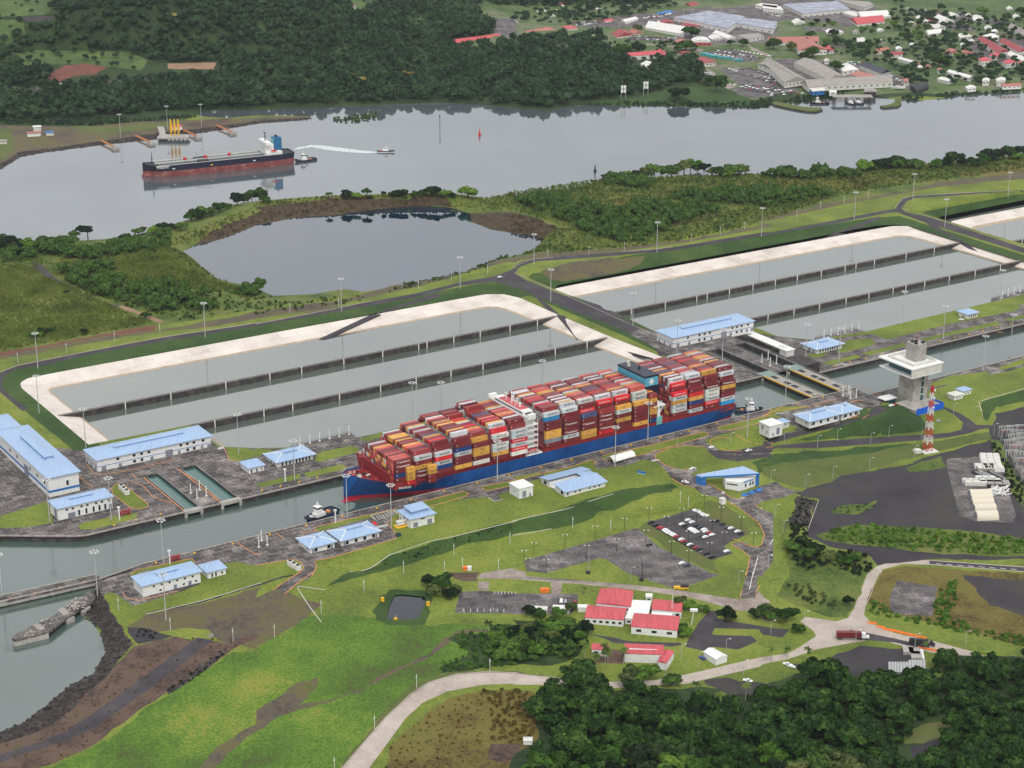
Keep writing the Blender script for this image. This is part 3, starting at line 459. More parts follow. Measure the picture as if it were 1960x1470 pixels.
for nm, m, pts in REG:
    allb.append(([np.array([p[0], p[1], HZ(p[0], p[1])]) for p in pts], True))
for h in HOLES[3:5]+HOLES[9:]: allb.append(([np.array([p[0], p[1], HZ(p[0], p[1])]) for p in h], True))
VG, TG = cdt(allb)
cen = VG[TG].mean(axis=1)
lab = np.full(len(TG), -1)
for i, (nm, m, pts) in enumerate(REG): lab[inside(cen, pts)] = i
hole = np.zeros(len(TG), bool)
for h in HOLES: hole |= inside(cen, h)
groups = {}
for i, (nm, m, pts) in enumerate(REG): groups.setdefault((nm, m.name), []).append(i)
def ground(name, m, mask):
    if not mask.any(): return
    t = TG[mask]; u, inv = np.unique(t, return_inverse=True)
    o = bpy.data.objects.new(name, npmesh(name, VG[u], inv.reshape(t.shape), m)); COL.objects.link(o); o['kind'] = 'structure'
ground('ground', M_['lawn'], (lab == -1) & ~hole)
for (nm, mn), ids in groups.items(): ground(nm, REG[ids[0]][1], np.isin(lab, ids) & ~hole)
# a base sheet far below and beyond everything surveyed
GX0, GY0, GX1, GY1 = VG[:, 0].min()-40, min(-60, VG[:, 1].min()-40), VG[:, 0].max()+40, VG[:, 1].max()+40; GZ = VG[:, 2].min()-25
mb = MB(); mb.add([(GX0,GY0,GZ),(GX1,GY0,GZ),(GX1,GY1,GZ),(GX0,GY1,GZ)], [(0,1,2,3)]); mb.build('bedrock', M_['woodfloor'], kind='structure')
# ---------------------------------------------------------------- water
WM = dict(river=water('river_water', (80,88,92), .5, .02, .03, .12, 3.6), lake=water('lake_water', (10,36,54), .5, .015, .003, .2, 2.8), lock=water('lock_water', (66,82,76), .45, .05, .11, .4, 2.3), basin=water('basin_water', (92,100,92), .5, .03, .006, .2, 3.2),
          left=water('bay_water', (68,84,78), .45, .04, .03, .25, 2.3), pool=water('pool_water', (26,32,40), .4, .03, .01, .2, 1.6), rec=water('recess_water', (56,98,92), .3, .05, .03, .5))
def wat(name, pts, z, m, grow=0):
    c = np.mean([p[:2] for p in pts], axis=0); vs = []
    n = len(pts)
    if grow:
        A = sum(pts[i][0]*pts[(i+1)%n][1]-pts[(i+1)%n][0]*pts[i][1] for i in range(n)); sg = 1 if A > 0 else -1
        for i in range(n):
            a, b = np.array(pts[i-1][:2]), np.array(pts[(i+1)%n][:2]); d = b-a; l = np.linalg.norm(d) or 1; vs.append((pts[i][0]+sg*d[1]/l*grow, pts[i][1]-sg*d[0]/l*grow))
    else: vs = [(p[0], p[1]) for p in pts]
    r = geometry.delaunay_2d_cdt([Vector(v) for v in vs], [(i, (i+1) % n) for i in range(n)], [], 1, 1e-3)
    me = MB(); me.add([(v[0], v[1], z) for v in r[0]], [tuple(f) if True else f for f in r[2]]); o = me.build(name, m, kind='structure')
    bm = bmesh.new(); bm.from_mesh(o.data)
    for f in bm.faces:
        if f.normal.z < 0: f.normal_flip()
    bm.to_mesh(o.data); bm.free()
    return o
wat('river_water', RIVER, -14.02, WM['river'], 6); wat('quarry_lake_water', WZ(LAKE, -14), -14.02, WM['lake'], 5)
wat('basin_water', WZ(LIP1, 0), ZW['b1'], WM['basin']); wat('basin_water', WZ(LIP2, 0), ZW['b2'], WM['basin']); wat('basin_water', WZ(LIP3, 0), ZW['b3'], WM['basin'])
wat('lock_water', [LA(361,1011), LA(372,1079), LA(980,1079), LA(980,1014)], -4, WM['lock']); wat('lock_water', [LA(978,1014), LA(978,1079), LA(1600,1079), LA(1600,1014)], -13, WM['lock'])
wat('approach_water', LEFTW, -4.02, WM['left'], 3); wat('pool_water', WZ(POOL, -8), -8.5, WM['pool'], 2)
# ---------------------------------------------------------------- basin and lock structures
def lockobj(mb, name, mats, parent=None, a=0, b=0, z=0, **k):
    """mesh given in lock-frame axes (x along the lock, y across)"""
    return mb.build(name, mats, parent, loc=LA(a, b, z) if parent is None else (a, b, z), rz=YA if parent is None else 0, **k)
def lab(s): return [(x, y) for k, x, y, z in PX(s)]
def resample(p, n):
    p = np.array([q[:2] for q in p], float); d = np.r_[0, np.cumsum(np.linalg.norm(np.diff(p, axis=0), axis=1))]; t = np.linspace(0, d[-1], n)
    return np.stack([np.interp(t, d, p[:, 0]), np.interp(t, d, p[:, 1])], 1)
def liner(off, zt, zb, zw, what):
    top = lab('L 438,1222 438,1362 441,1373 449,1380 470,1381 560,1380 700,1378 840,1376 870,1375 884,1366 890,1350 891,1290 894,1219 899,1160 899,1131')
    toe = [(462,1214),(462,1352),(463,1355),(465,1357),(470,1357),(560,1356),(700,1354),(840,1352),(858,1351),(863,1346),(865,1340),(870,1290),(874,1219),(880,1160),(882,1131)]
    n = 160; A = resample(top, n); B = []
    # interpolate toe along with matching vertices
    T = np.array(top, float); Q = np.array(toe, float); d = np.r_[0, np.cumsum(np.linalg.norm(np.diff(T, axis=0), axis=1))]; t = np.linspace(0, d[-1], n)
    B = np.stack([np.interp(t, d, Q[:, 0]), np.interp(t, d, Q[:, 1])], 1)
    mb = MB(); rows = []
    for f, z, mi in [(0, zt+.05, 0), (.05, zt+.02, 0), (.78, zw+1.3, 0), (.86, zw+.6, 1), (1.15, zw-2, 1)]:
        rows.append([(*(A[i]*(1-f)+B[i]*f+[off, 0]), z) for i in range(n)])
    vs = [p for r in rows for p in r]; mb.v = [tuple(p) for p in vs]
    for r in range(len(rows)-1):
        for i in range(n-1):
            mb.f.append((r*n+i, r*n+i+1, (r+1)*n+i+1, (r+1)*n+i)); mb.m.append(1 if r >= 2 else 0)
    o = lockobj(mb, 'basin_liner', [M_['liner'], M_['linertoe']], label=what, cat='basin liner', group='pale liners of the basins'); fixn(o)
    return o
liner(0, .5, 0, -5.3, 'pale lining sheet round the banks of the near left basin')
liner(495, -8.5, 0, -13.8, 'pale lining sheet round the banks of the middle right basin')
liner(1006, -17.5, 0, -22.3, 'pale lining sheet round the basin in the upper right corner')
def wallobj(off, b, zt, zw, label, posts):
    t = empty('basin_wall', LA(438+off, b, zt), YA, label=label, cat='wall', group='dividing walls of the basins')
    m = MB(); m.box(0, -1.0, zw-3-zt, 458, 1.0, 0); m.build('wall_body', M_['wall'], t)
    m = MB(); m.box(0, -1.2, .003, 458, -.9, .3); m.box(0,.9,.003,458,1.2,.3); m.build('coping', M_['coping'], t)
    pm = MB(); pm.box(-.34, -1.5, zw-zt-.4, .34, -1.003, .8)
    me = pm.mesh('post', M_['white'])
    for x in posts:
        o = bpy.data.objects.new('post', me); COL.objects.link(o); o.parent = t; o.location = (x, 0, 0)
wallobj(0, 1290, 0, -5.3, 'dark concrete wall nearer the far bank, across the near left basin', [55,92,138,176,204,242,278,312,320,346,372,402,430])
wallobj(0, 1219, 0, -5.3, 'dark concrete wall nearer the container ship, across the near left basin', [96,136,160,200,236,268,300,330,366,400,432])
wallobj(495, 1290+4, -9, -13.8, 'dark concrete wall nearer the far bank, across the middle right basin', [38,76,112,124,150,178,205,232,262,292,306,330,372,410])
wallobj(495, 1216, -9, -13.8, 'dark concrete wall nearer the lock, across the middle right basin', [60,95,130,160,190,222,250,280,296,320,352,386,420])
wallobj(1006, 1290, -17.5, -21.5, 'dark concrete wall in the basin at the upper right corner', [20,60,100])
def ramp(s0, z0, s1, z1, label):
    a, b = WZ(s0, z0); c, d = WZ(s1, z1); n_ = 1; m = MB(); u = [0,0,.5]; w = [0,0,-1.2]; o0 = a; P = [q-o0 for q in (a, b, d, c)]
    m.add([tuple(q+u) for q in P]+[tuple(q+w) for q in P], [(0,1,2,3),(7,6,5,4),(0,4,5,1),(1,5,6,2),(2,6,7,3),(3,7,4,0)]); t = empty('basin_ramp', o0, label=label, cat='ramp', group='dark ramps into the basins'); fixn(m.build('ramp_slab', M_['asphalt'], t))
ramp('c11 870,930 935,930', .7, 'c11 465,1120 505,1128', -5.2, 'dark ramp crossing the pale far bank of the near left basin')
ramp('c21 335,935 400,945', .7, 'c21 490,1125 555,1125', -5.2, 'dark ramp crossing the pale right bank of the near left basin')
ramp('c31 540,318 620,325', -8.3, 'c31 365,408 420,408', -13.7, 'dark ramp crossing the pale far bank of the middle right basin')
ramp('c31 1465,378 1535,400', -8.3, 'c31 1590,478 1660,500', -13.7, 'dark ramp crossing the pale right bank of the middle right basin')
ramp('c21 985,1245 1060,1262', .7, 'c21 755,1180 770,1200', -5.2, 'thin dark ramp on the pale bank just behind the ship')
# retaining walls of the lock chambers
def skirt(name, pts, z0, z1, th, m, cop=True, **k):
    """wall standing under the edge line pts (lock frame), th thick away from the water on the left side"""
    t = empty(name, LA(pts[0][0], pts[0][1], z1), YA, **k); P = [(p[0]-pts[0][0], p[1]-pts[0][1]) for p in pts]
    def strip(d0, d1, za, zb):
        mb = MB(); n = len(P); L_ = []
        for d in (d0, d1):
            row = []
            for i in range(n):
                a = P[max(0, i-1)]; b = P[min(n-1, i+1)]; dx, dy = b[0]-a[0], b[1]-a[1]; l = math.hypot(dx, dy) or 1
                row.append((P[i][0]-dy/l*d, P[i][1]+dx/l*d))
            L_.append(row)
        vs = [(*p, z) for z in (za, zb) for r in L_ for p in r]; fs = []
        for i in range(n-1):
            a, b, c, d = i, i+1, n+i, n+i+1; A, B, C, D = 2*n+i, 2*n+i+1, 3*n+i, 3*n+i+1
            fs += [(a, b, B, A), (d, c, C, D), (A, B, D, C)]
        fs += [(0, n, 3*n, 2*n), (n-1, 2*n-1, 4*n-1, 3*n-1)]
        mb.add(vs, fs); return mb
    fixn(strip(0, th, z0-z1, -.004).build('wall_body', m, t))
    if cop:
        fixn(strip(-.15, .55, -.5, .35).build('coping', M_['coping'], t)); fixn(strip(-.35, -.18, -1.6, -1.1).build('fender', M_['dark'], t))
    return t
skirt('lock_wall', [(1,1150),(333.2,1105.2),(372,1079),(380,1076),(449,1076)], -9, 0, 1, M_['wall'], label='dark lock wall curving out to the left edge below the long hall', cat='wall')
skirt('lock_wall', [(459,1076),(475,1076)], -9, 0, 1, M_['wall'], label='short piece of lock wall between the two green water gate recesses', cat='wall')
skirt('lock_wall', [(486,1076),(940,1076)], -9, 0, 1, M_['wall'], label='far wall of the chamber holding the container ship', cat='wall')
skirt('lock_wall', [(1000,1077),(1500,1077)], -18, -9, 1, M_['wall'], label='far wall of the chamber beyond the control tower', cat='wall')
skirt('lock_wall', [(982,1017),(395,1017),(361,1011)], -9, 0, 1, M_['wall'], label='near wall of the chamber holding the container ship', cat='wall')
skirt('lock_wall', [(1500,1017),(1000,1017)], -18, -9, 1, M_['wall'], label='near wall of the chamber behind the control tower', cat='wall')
for b0, lbl in ((1077, 'far side'),):
    mb = MB(); mb.prism([(0,0),(20,0),(20,22),(0,22)], -14, -.3); lockobj(mb, 'lock_pier', [M_['wall']], a=980, b=b0, z=0, label='stepped concrete block beside the farther closed gate, '+lbl, cat='concrete block')
# gate recesses: green water, walls, yellow or pale edge rails and entry sills
for i, (a0, a1) in enumerate(RECS):
    lb = ['left water filled gate recess below the long hall','right water filled gate recess below the long hall','gate recess behind the closed gate nearer the container ship','gate recess behind the closed gate farther from the ship'][i]
    t = empty('gate_recess', LA(a0, 1076, 0), YA, label=lb, cat='gate recess'); w = a1-a0
    m = MB(); m.box(-1.2, 0, -9, 0, 70, .25); m.box(w, 0, -9, w+1.2, 70, .25); m.box(-1.2, 70, -9, w+1.2, 71.2, .25); m.build('recess_wall', M_['wall'], t)
    m = MB(); m.box(-1.9, 2, .26, -1.3, 68, .62); m.build('rail', M_['orange'] if i < 2 else M_['coping'], t)
    m = MB()
    for y in range(2, 68, 3): m.box(-.2, y, .25, -.05, y+.15, 1.4); m.box(w+.05, y, .25, w+.2, y+.15, 1.4)
    m.box(-.2,2,1.3,-.05,68,1.42); m.box(w+.05,2,1.3,w+.2,68,1.42); m.build('railing', M_['steel'], t)
    m = MB(); m.box(-2, -1, -1.6, w+2, 3.5, .3) if i < 2 else m.box(-1, 0, -.2, w+1, 3, .2); m.box(-2,-1,-6,-.2,1,-1.6); m.box(w+.2,-1,-6,w+2,1,-1.6); m.build('entry_slab', M_['conc'], t)
    mb = MB(); mb.add([(0,0,0),(w,0,0),(w,70,0),(0,70,0)], [(0,1,2,3)]); lockobj(mb, 'recess_water', WM['rec'], a=a0, b=1076.5, z=-1.2 if i < 2 else -5.5, kind='structure')
for i, (a0, w) in enumerate([(940, 11), (968, 11)]):
    t = empty('lock_gate', LA(a0, 1017, 0), YA, label='closed steel rolling gate with pale deck, '+('nearer the container ship' if i == 0 else 'farther from the container ship'), cat='lock gate', group='rolling lock gates')
    m = MB(); m.box(0, .5, -20, w, 59.5, -.3); m.build('gate_body', M_['dark'], t)
    m = MB(); m.box(-.3, .5, -.29, w+.3, 59.5, .15); m.build('deck', M_['grayroof'], t)
    m = MB(); m.box(-.75, .5, -.5, -.32, 59.5, .4); m.build('edge_rail', M_['yellow'], t)
    for y in (8, 24, 33, 48):
        m = MB(); 
        for k in range(3): m.box(3, y+k*2.2, .16, 6.5, y+k*2.2+1.5, .5)
        m.build('hatch', M_['dark'], t)
    m = MB()
    for y in range(1, 59, 3): m.box(w, y, .15, w+.12, y+.12, 1.4)
    m.box(w, .5, 1.3, w+.12, 59.5, 1.45); m.build('railing', M_['steel'], t)
    m = MB(); m.box(-1, -1, .16, w+1, 5, .3); m.box(2, 1, .3, 8, 4, 1.6); m.build('drive_cover', M_['grayroof'], t)
    m = MB(); m.box(-1, 55, .16, w+1, 66, .3); m.build('green_sill', flat('green_deck', (120,140,132)), t)
# lock floor railing posts of both gates stay with the gates
# approach pier and guide wall in the bay
t = empty('approach_pier', W(183, 1108, 0), 0, label='long concrete approach pier on piles at the left edge', cat='pier')
p0, p1 = W(190, 1104, 0), W(-60, 1160, 0); d = (p1-p0)[:2]; L0 = np.linalg.norm(d); an = math.atan2(d[1], d[0]); t.location = tuple(p0); t.rotation_euler = (0, 0, an)
m = MB(); m.box(0, -4, -1.5, L0, 4, 0); m.build('deck', M_['apron'], t); m = MB(); m.box(0, 3.4, -3.2, L0, 4.01, -1.5); m.box(0,-4.01,-3.2,L0,-3.4,-1.5); m.box(0,3.5,0,L0,4,.6); m.box(0,-4,0,L0,-3.5,.6); m.build('beam', M_['conc'], t)
for k in range(8): m = MB(); m.box(4+k*12, 1, -8, 7+k*12, 4.2, -3.2); m.build('pile', M_['wall'], t)
for k in range(6): m = MB(); m.box(10+k*15,2.6,.0,11.2+k*15,3.3,.8); m.build('bollard', M_['orange'], t)
t = empty('guide_wall', W(100, 1200, 0), 0, label='pointed concrete guide wall standing free in the left bay', cat='pier')
o0 = np.array(t.location); pp = WZ('c03 88,495 130,455 400,330 670,140 718,185 700,215 500,340 365,445 110,508', 0); pp = [tuple((p-o0)[:2]) for p in pp]
m = MB(); m.prism(pp, -1.6, 0); m.build('deck', M_['apron'], t)
pp = WZ('c03 88,500 150,465 340,400 365,445 360,452 110,510', 0); m = MB(); m.prism([tuple((p-o0)[:2]) for p in pp], -7, -1.6); m.build('pier_body', M_['conc'], t)
for s_p in ('c03 480,330 540,300 560,320 500,352', 'c03 600,270 660,230 680,240 620,285'): m = MB(); m.prism([tuple((p-o0)[:2]) for p in WZ(s_p, 0)], -7, -1.6); m.build('pile', M_['conc'], t)
for s_p in ('c03 430,285 470,265 530,305 475,325','c03 245,400 285,385 340,420 300,440'): m = MB(); m.prism([tuple((p-o0)[:2]) for p in WZ(s_p, 0)], .01, .15); m.build('cover_plate', M_['grayroof'], t)
for cx_, cy_ in ((560,230),(600,215),(540,260),(340,380),(230,450),(590,250)):
    m = MB(); q = W(cx_/3.92, 1095+cy_/3.92, 0)-o0
    for k in range(12): x, y = q[0]+random.uniform(-3.5,3.5), q[1]+random.uniform(-5,5); m.box(x-.5,y-.5,.01,x+random.uniform(.1,.7),y+random.uniform(.1,.8),random.uniform(.08,.2))
    m.build('rubble', M_['concroad'], t)
# ---------------------------------------------------------------- kerbs
NK = [0]
def kerb(s, w=.42, m='orange', h=.2, label=None, cl=False):
    p = GP(s); n = len(p); p = [np.array(q) for q in p]
    if cl: p.append(p[0])
    # smooth
    P = [p[0]]
    for i in range(1, len(p)):
        k = max(1, int(np.linalg.norm(p[i]-p[i-1])//8))
        for j in range(1, k+1): q = p[i-1]+(p[i]-p[i-1])*j/k; P.append(np.array([q[0], q[1], HZ(q[0], q[1])]))
    mb = MB(); R1 = []
    for i in range(len(P)):
        a = P[max(0, i-1)]; b = P[min(len(P)-1, i+1)]; d = b-a; l = math.hypot(d[0], d[1]) or 1; nn = np.array([-d[1]/l, d[0]/l, 0])*w/2
        R1.append([P[i]-nn+[0,0,-.1], P[i]+nn+[0,0,-.1], P[i]+nn+[0,0,h], P[i]-nn+[0,0,h]])
    mb.loft(R1); o = mb.build('kerb' if m != 'kerbw' else 'drain_edge', M_[m], kind='structure'); fixn(o); return o
KO = ['c22 680,560 720,545 1000,490 1430,380 1475,385 1470,405 1400,430 1000,545 800,588 700,590 670,570','c22 0,755 220,690 450,640 590,590 630,600 610,625','c12 1690,790 1800,770 1960,735','c12 1960,775 1730,822 1690,800','c12 1440,1140 1440,1140','c12 1240,905 1560,825 1600,840 1570,865 1300,940','c12 430,1105 470,1085 800,1010 1050,960','c12 460,1125 430,1105','c12 1050,1140 985,1070 1000,1050 1080,1030','c12 1050,1140 1050,1180 560,1325 450,1345','c12 440,1350 455,1390 420,1460','c12 0,1380 280,1332 340,1360 360,1400 290,1460','c22 1545,345 1600,330 1960,250','c22 1545,345 1550,365 1620,368 1960,290','c32 0,265 150,190','c22 1680,400 1720,425 1800,470 1960,462','c32 0,430 400,320 700,260','c32 700,260 720,240 700,230','c22 1490,440 1490,475 1600,520 1700,522 1960,490','c22 1490,440 1540,420 1640,425','c22 1080,545 1075,580 1150,630 1270,668 1360,648','c22 1080,545 1180,500 1300,482 1440,490','c22 1330,690 1440,745 1640,870 1700,882 1740,872','c22 1130,650 1200,730 1280,778 1370,800','c22 1600,900 1700,945 1850,1060 1895,1150 1870,1230 1820,1246 1730,1215 1660,1180','c22 1640,1220 1750,1290 1785,1320 1770,1400 1755,1470','c23 1758,0 1712,190','c23 1835,195 1830,150 1860,100','c22 1820,920 1850,950 1880,960','c02 835,800 870,770 930,775 1110,920 1110,945 1040,960 980,950 850,850 835,800','c02 750,700 850,690 1000,660 1300,590','c02 980,745 1080,790 1150,870 1290,915','c02 985,690 1030,735','c02 1590,420 1680,490 1720,590 1790,600','c02 590,715 700,800','c02 1325,655 1500,760 1640,890','c02 980,1450 1020,1415 1440,1330 1465,1360','c03 920,150 940,190 1040,215 1330,145','c13 215,165 430,0','c13 130,135 335,0','c02 650,620 700,690 760,700','c32 720,40 950,130','c32 370,180 550,135','c32 640,165 760,145','c32 0,260 60,230 360,185','c32 870,195 790,210 800,250 750,280','c22 1340,380 1420,365','c32 540,300 720,262','c33 820,385 960,440 1200,490','c33 1190,575 1390,610','c12 150,1140 215,1180','c12 330,1140 470,1120','c02 1785,1215 1900,1290 1960,1300','c31 1760,1060 1800,1065']
for s in KO:
    if s != 'c12 1440,1140 1440,1140': kerb(s)
for s in ['c03 1095,315 1500,220 1830,120 1960,80','c12 700,1430 1010,1300 1300,1200 1500,1160 1960,1045','c22 0,1050 400,960 760,845','c22 0,1155 300,1105','c13 310,105 500,130 900,220','c13 310,115 490,375','c32 1620,150 1650,265','c32 1640,145 1960,55','c31 0,330 0,330']:
    if s != 'c31 0,330 0,330': kerb(s, .5, 'kerbw', .1)
for s in ['c13 640,1478 980,1085 1150,925 1300,828 1500,768 1740,748 1960,758','c23 0,758 210,785 700,822','c01 0,1365 130,1312 350,1268 700,1198 1200,1103 1960,988','c11 0,1002 400,925 870,828','c21 0,575 160,512 310,502','c21 820,460 1100,437 1200,420','c31 990,130 1050,58 1130,38 1400,22 1900,5','c31 1040,130 1200,182 1350,228','c21 20,620 300,740 1075,1085','c31 1350,228 1700,335 1960,425','c33 830,120 770,260','c32 340,1110 420,890']:
    kerb(s, .4, 'concroad', .35)
# road markings
mb = MB()
def dash(s, w=.3):
    p = GP(s)
    for i in range(len(p)-1):
        a, b = p[i], p[i+1]; d = b-a; l = math.hypot(d[0], d[1]); n = np.array([-d[1]/l, d[0]/l, 0])*w/2; u = [0,0,.06]
        mb.add([a-n+u, b-n+u, b+n+u, a+n+u], [(0,1,2,3)])
for x in range(1300, 1940, 80): dash('c32 %d,%d %d,%d' % (x, 1368+(x-1300)*.07, x+45, 1371+(x-1300)*.07+3), .5)
for s in ['c22 1810,1450 1845,1315 1885,1320','c22 1875,1210 1940,1222 1960,1180','c22 1050,515 1100,520','c22 1410,430 1460,425','c22 1240,490 1290,485','c22 1560,840 1590,850','c22 1640,905 1660,920','c22 1800,960 1840,975','c23 1810,0 1775,165','c12 1740,870 1790,900 1850,885','c12 860,1005 1030,965 1070,990','c12 860,1005 890,1035','c32 860,190 940,220 1050,185','c32 760,100 850,155 660,190','c22 1700,840 1960,765','c32 1250,330 1390,300 1350,285','c12 1300,950 1340,945','c32 420,320 460,310','c32 160,240 90,245 200,225']: dash(s, .35)
for i in range(8): dash('c12 %d,%d %d,%d' % (890+i*22, 1030-i*6, 920+i*22, 1060-i*6) if 0 else 'c12 %d,%d %d,%d' % (905+i*10, 1085-i*2, 920+i*10, 1100-i*2), .4); dash('c02 %d,%d %d,%d' % (1630+i*6, 500-i*1.5, 1645+i*6, 512-i*1.5), .4); dash('c22 %d,%d %d,%d' % (1040+i*7, 590-i*1, 1062+i*7, 600-i*1), .4); dash('c12 %d,%d %d,%d' % (880+i*22, 1020-i*7, 905+i*22, 1045-i*7), .25)
for i in range(14): dash('c13 %d,%d %d,%d' % (1790+i*26 if i < 7 else 1560+(i-7)*50, 145 if i < 7 else 300, 1790+i*26 if i < 7 else 1560+(i-7)*50, 165 if i < 7 else 275), .25)
for i in range(16): dash('c22 %d,%d %d,%d' % (1040+i*28, 1062+i*17, 1060+i*28, 1048+i*17), .2)
mb.build('road_markings', M_['white'], kind='structure')
mb = MB()
def patch(s, mbb):
    p = GP(s); mbb.add([q+[0,0,.07] for q in p], [tuple(range(len(p)))])
for i in range(5): x, y = 1715+i*52, 845-i*17; patch('c22 %d,%d %d,%d %d,%d %d,%d' % (x, y, x+38, y-11, x+66, y+8, x+26, y+20), mb)
fixn(mb.build('blue_parking_marks', M_['blued'], kind='structure'))
mb = MB(); patch('c12 865,1055 890,1050 915,1075 890,1082', mb); fixn(mb.build('red_road_mark', M_['red'], kind='structure'))
# ---------------------------------------------------------------- buildings
def windows(t, wins, m='glass', name='window', th=.12):
    """wins: (face, u, z, w, h, L, D) faces n(near) l(left) r(right)"""
    for f, u, z, w, h, L_, D in wins:
        mb = MB()
        if f == 'n': mb.box(u-w/2, -th, z, u+w/2, .02, z+h)
        elif f == 'l': mb.box(-th, u-w/2, z, .02, u+w/2, z+h)
        else: mb.box(L_-.02, u-w/2, z, L_+th, u+w/2, z+h)
        mb.build(name, M_[m], t)
def hiproof(L_, D, z, rise, ov, hip=1., th=.35):
    mb = MB(); a0, b0, a1, b1 = -ov, -ov, L_+ov, D+ov
    if L_ >= D: i = (b1-b0)/2*hip; r0, r1 = (a0+i, (b0+b1)/2), (a1-i, (b0+b1)/2)
    else: i = (a1-a0)/2*hip; r0, r1 = ((a0+a1)/2, b0+i), ((a0+a1)/2, b1-i)
    vs = [(a0,b0,z),(a1,b0,z),(a1,b1,z),(a0,b1,z),(a0,b0,z+th),(a1,b0,z+th),(a1,b1,z+th),(a0,b1,z+th),(*r0,z+th+rise),(*r1,z+th+rise)]
    if L_ >= D: fs = [(4,5,9,8),(6,7,8,9),(7,4,8),(5,6,9)]
    else: fs = [(5,6,9,8),(7,4,8,9),(4,5,8),(6,7,9)]
    mb.add(vs, fs+[(0,3,2,1),(0,1,5,4),(1,2,6,5),(2,3,7,6),(3,0,4,7)]); return mb, r0, r1
def hall(name, label, a0, b0, L_, D, h, z=0, rise=2.2, ov=1.2, monitor=None, wins=(), doors=(), band=None, cat='building', hips=False, roof='blue', wall='white', group=None):
    t = empty(name, LA(a0, b0, z), YA, label=label, cat=cat, group=group)
    m = MB(); m.box(0, 0, -1.5, L_, D, h); m.build('wall', M_[wall], t)
    rb, r0, r1 = hiproof(L_, D, h+.004, rise, ov); ro = rb.build('roof', M_[roof], t)
    if monitor:
        s, w, hh = monitor; m = MB(); zr = h+.35+rise
        if L_ >= D:
            x0, x1 = r0[0]+s, r1[0]-s; y = r0[1]
            for k in (0,): m.add([(x0,y-w,zr-rise*.25),(x1,y-w,zr-rise*.25),(x1,y+w,zr-rise*.25),(x0,y+w,zr-rise*.25),(x0-1,y-w-.6,zr+hh*.6),(x1+1,y-w-.6,zr+hh*.6),(x1+1,y+w+.6,zr+hh*.6),(x0-1,y+w+.6,zr+hh*.6),(x0,y,zr+hh),(x1,y,zr+hh)], [(0,1,5,4),(1,2,6,5),(2,3,7,6),(3,0,4,7),(4,5,9,8),(6,7,8,9),(7,4,8),(5,6,9)])
            m.build('roof_ridge_cap', M_[roof], ro)
            m = MB(); m.box(x0-.2, y-w-.15, zr-rise*.25, x1+.2, y-w-.004, zr+hh*.55); m.build('vent_strip', M_['blued'], ro)
        else:
            y0, y1 = r0[1]+s, r1[1]-s; x = r0[0]
            m.add([(x-w,y0,zr-rise*.3),(x+w,y0,zr-rise*.3),(x+w,y1,zr-rise*.3),(x-w,y1,zr-rise*.3),(x-w-.6,y0-1,zr+hh*.6),(x+w+.6,y0-1,zr+hh*.6),(x+w+.6,y1+1,zr+hh*.6),(x-w-.6,y1+1,zr+hh*.6),(x,y0,zr+hh),(x,y1,zr+hh)], [(0,1,5,4),(1,2,6,5),(2,3,7,6),(3,0,4,7),(5,6,9,8),(7,4,8,9),(4,5,8),(6,7,9)])
            m.build('roof_ridge_cap', M_[roof], ro)
            m = MB(); m.box(x-w-.15, y0, zr-rise*.3, x-w-.004, y1, zr+hh*.55); m.box(x-w, y0-.3, zr-rise*.3, x+w, y0-.05, zr+hh*.55); m.build('vent_strip', M_['blued'], ro)
    if hips:
        m = MB(); zr = h+.42
        for c_n, rr in (((-ov,-ov), r0), ((L_+ov,-ov), r1), ((-ov,D+ov), r0), ((L_+ov,D+ov), r1)):
            if D > L_ and c_n[1] > 0: rr = r1
            if D > L_ and c_n[1] < 0: rr = r0
            m.tube((*c_n, zr), (*rr, zr+rise), .35, n=4)
        m.build('hip_flashing', M_['white'], ro)
    if band:
        z0, z1 = band; m = MB(); m.box(-.08, -.08, z0, L_+.08, -.003, z1); m.box(-.08, -.08, z0, -.003, D+.08, z1); m.build('blue_band', M_['blued'], t)
    windows(t, [(f, u, zz, w, hh, L_, D) for f, u, zz, w, hh in wins]); windows(t, [(f, u, zz, w, hh, L_, D) for f, u, zz, w, hh in doors], 'shutter', 'door', .1)
    return t
HW = [('n', x, 5.6, 2.0, 1.8) for x in (15, 27, 32.5, 38, 62, 67, 72, 79)] + [('n', x, 1, 2.0, 2.0) for x in (27, 32.5, 67, 72)]
HD = [('n', 4.5, 0, 3.4, 3), ('n', 16.5, 0, 2.2, 2.8), ('n', 40, 0, 2.2, 2.8), ('n', 53, 0, 5.5, 5), ('n', 60.5, 0, 2, 2.8), ('n', 78, 0, 2, 2.8), ('n', 83.5, 0, 3, 2.8), ('l', 4, 0, 2.4, 2.6), ('l', 12, 0, 2, 2.6), ('l', 19, 0, 2, 2.6)]
h1 = hall('machinery_hall', 'long white hall with pale blue hipped roof above the two green water recesses', 425, 1171.5, 85, 22.5, 8.6, monitor=(6, 1.6, 1.2), wins=HW, doors=HD, band=(3.4, 3.8))
h2 = hall('machinery_hall', 'long white hall with pale blue hipped roof right of the container ship\'s stern', 921.5, 1168, 85, 22.5, 8.6, monitor=(6, 1.6, 1.2), wins=HW, doors=HD, band=(3.4, 3.8))
for t_ in (h1, h2): t_['group'] = 'long machinery halls'
hall('warehouse', 'big tall white warehouse with raised blue roof ridge at the left edge', 381.5, 1147, 21, 100, 14, rise=3, ov=1.5, monitor=(16, 3, 2), wins=[('n', 13, 6, 1.6, 3.4)]+[('l', y, 7, 2, 2.4) for y in (8, 22, 36, 62, 76)], doors=[('l', 44, 0, 9, 8)], band=(3, 4.6))
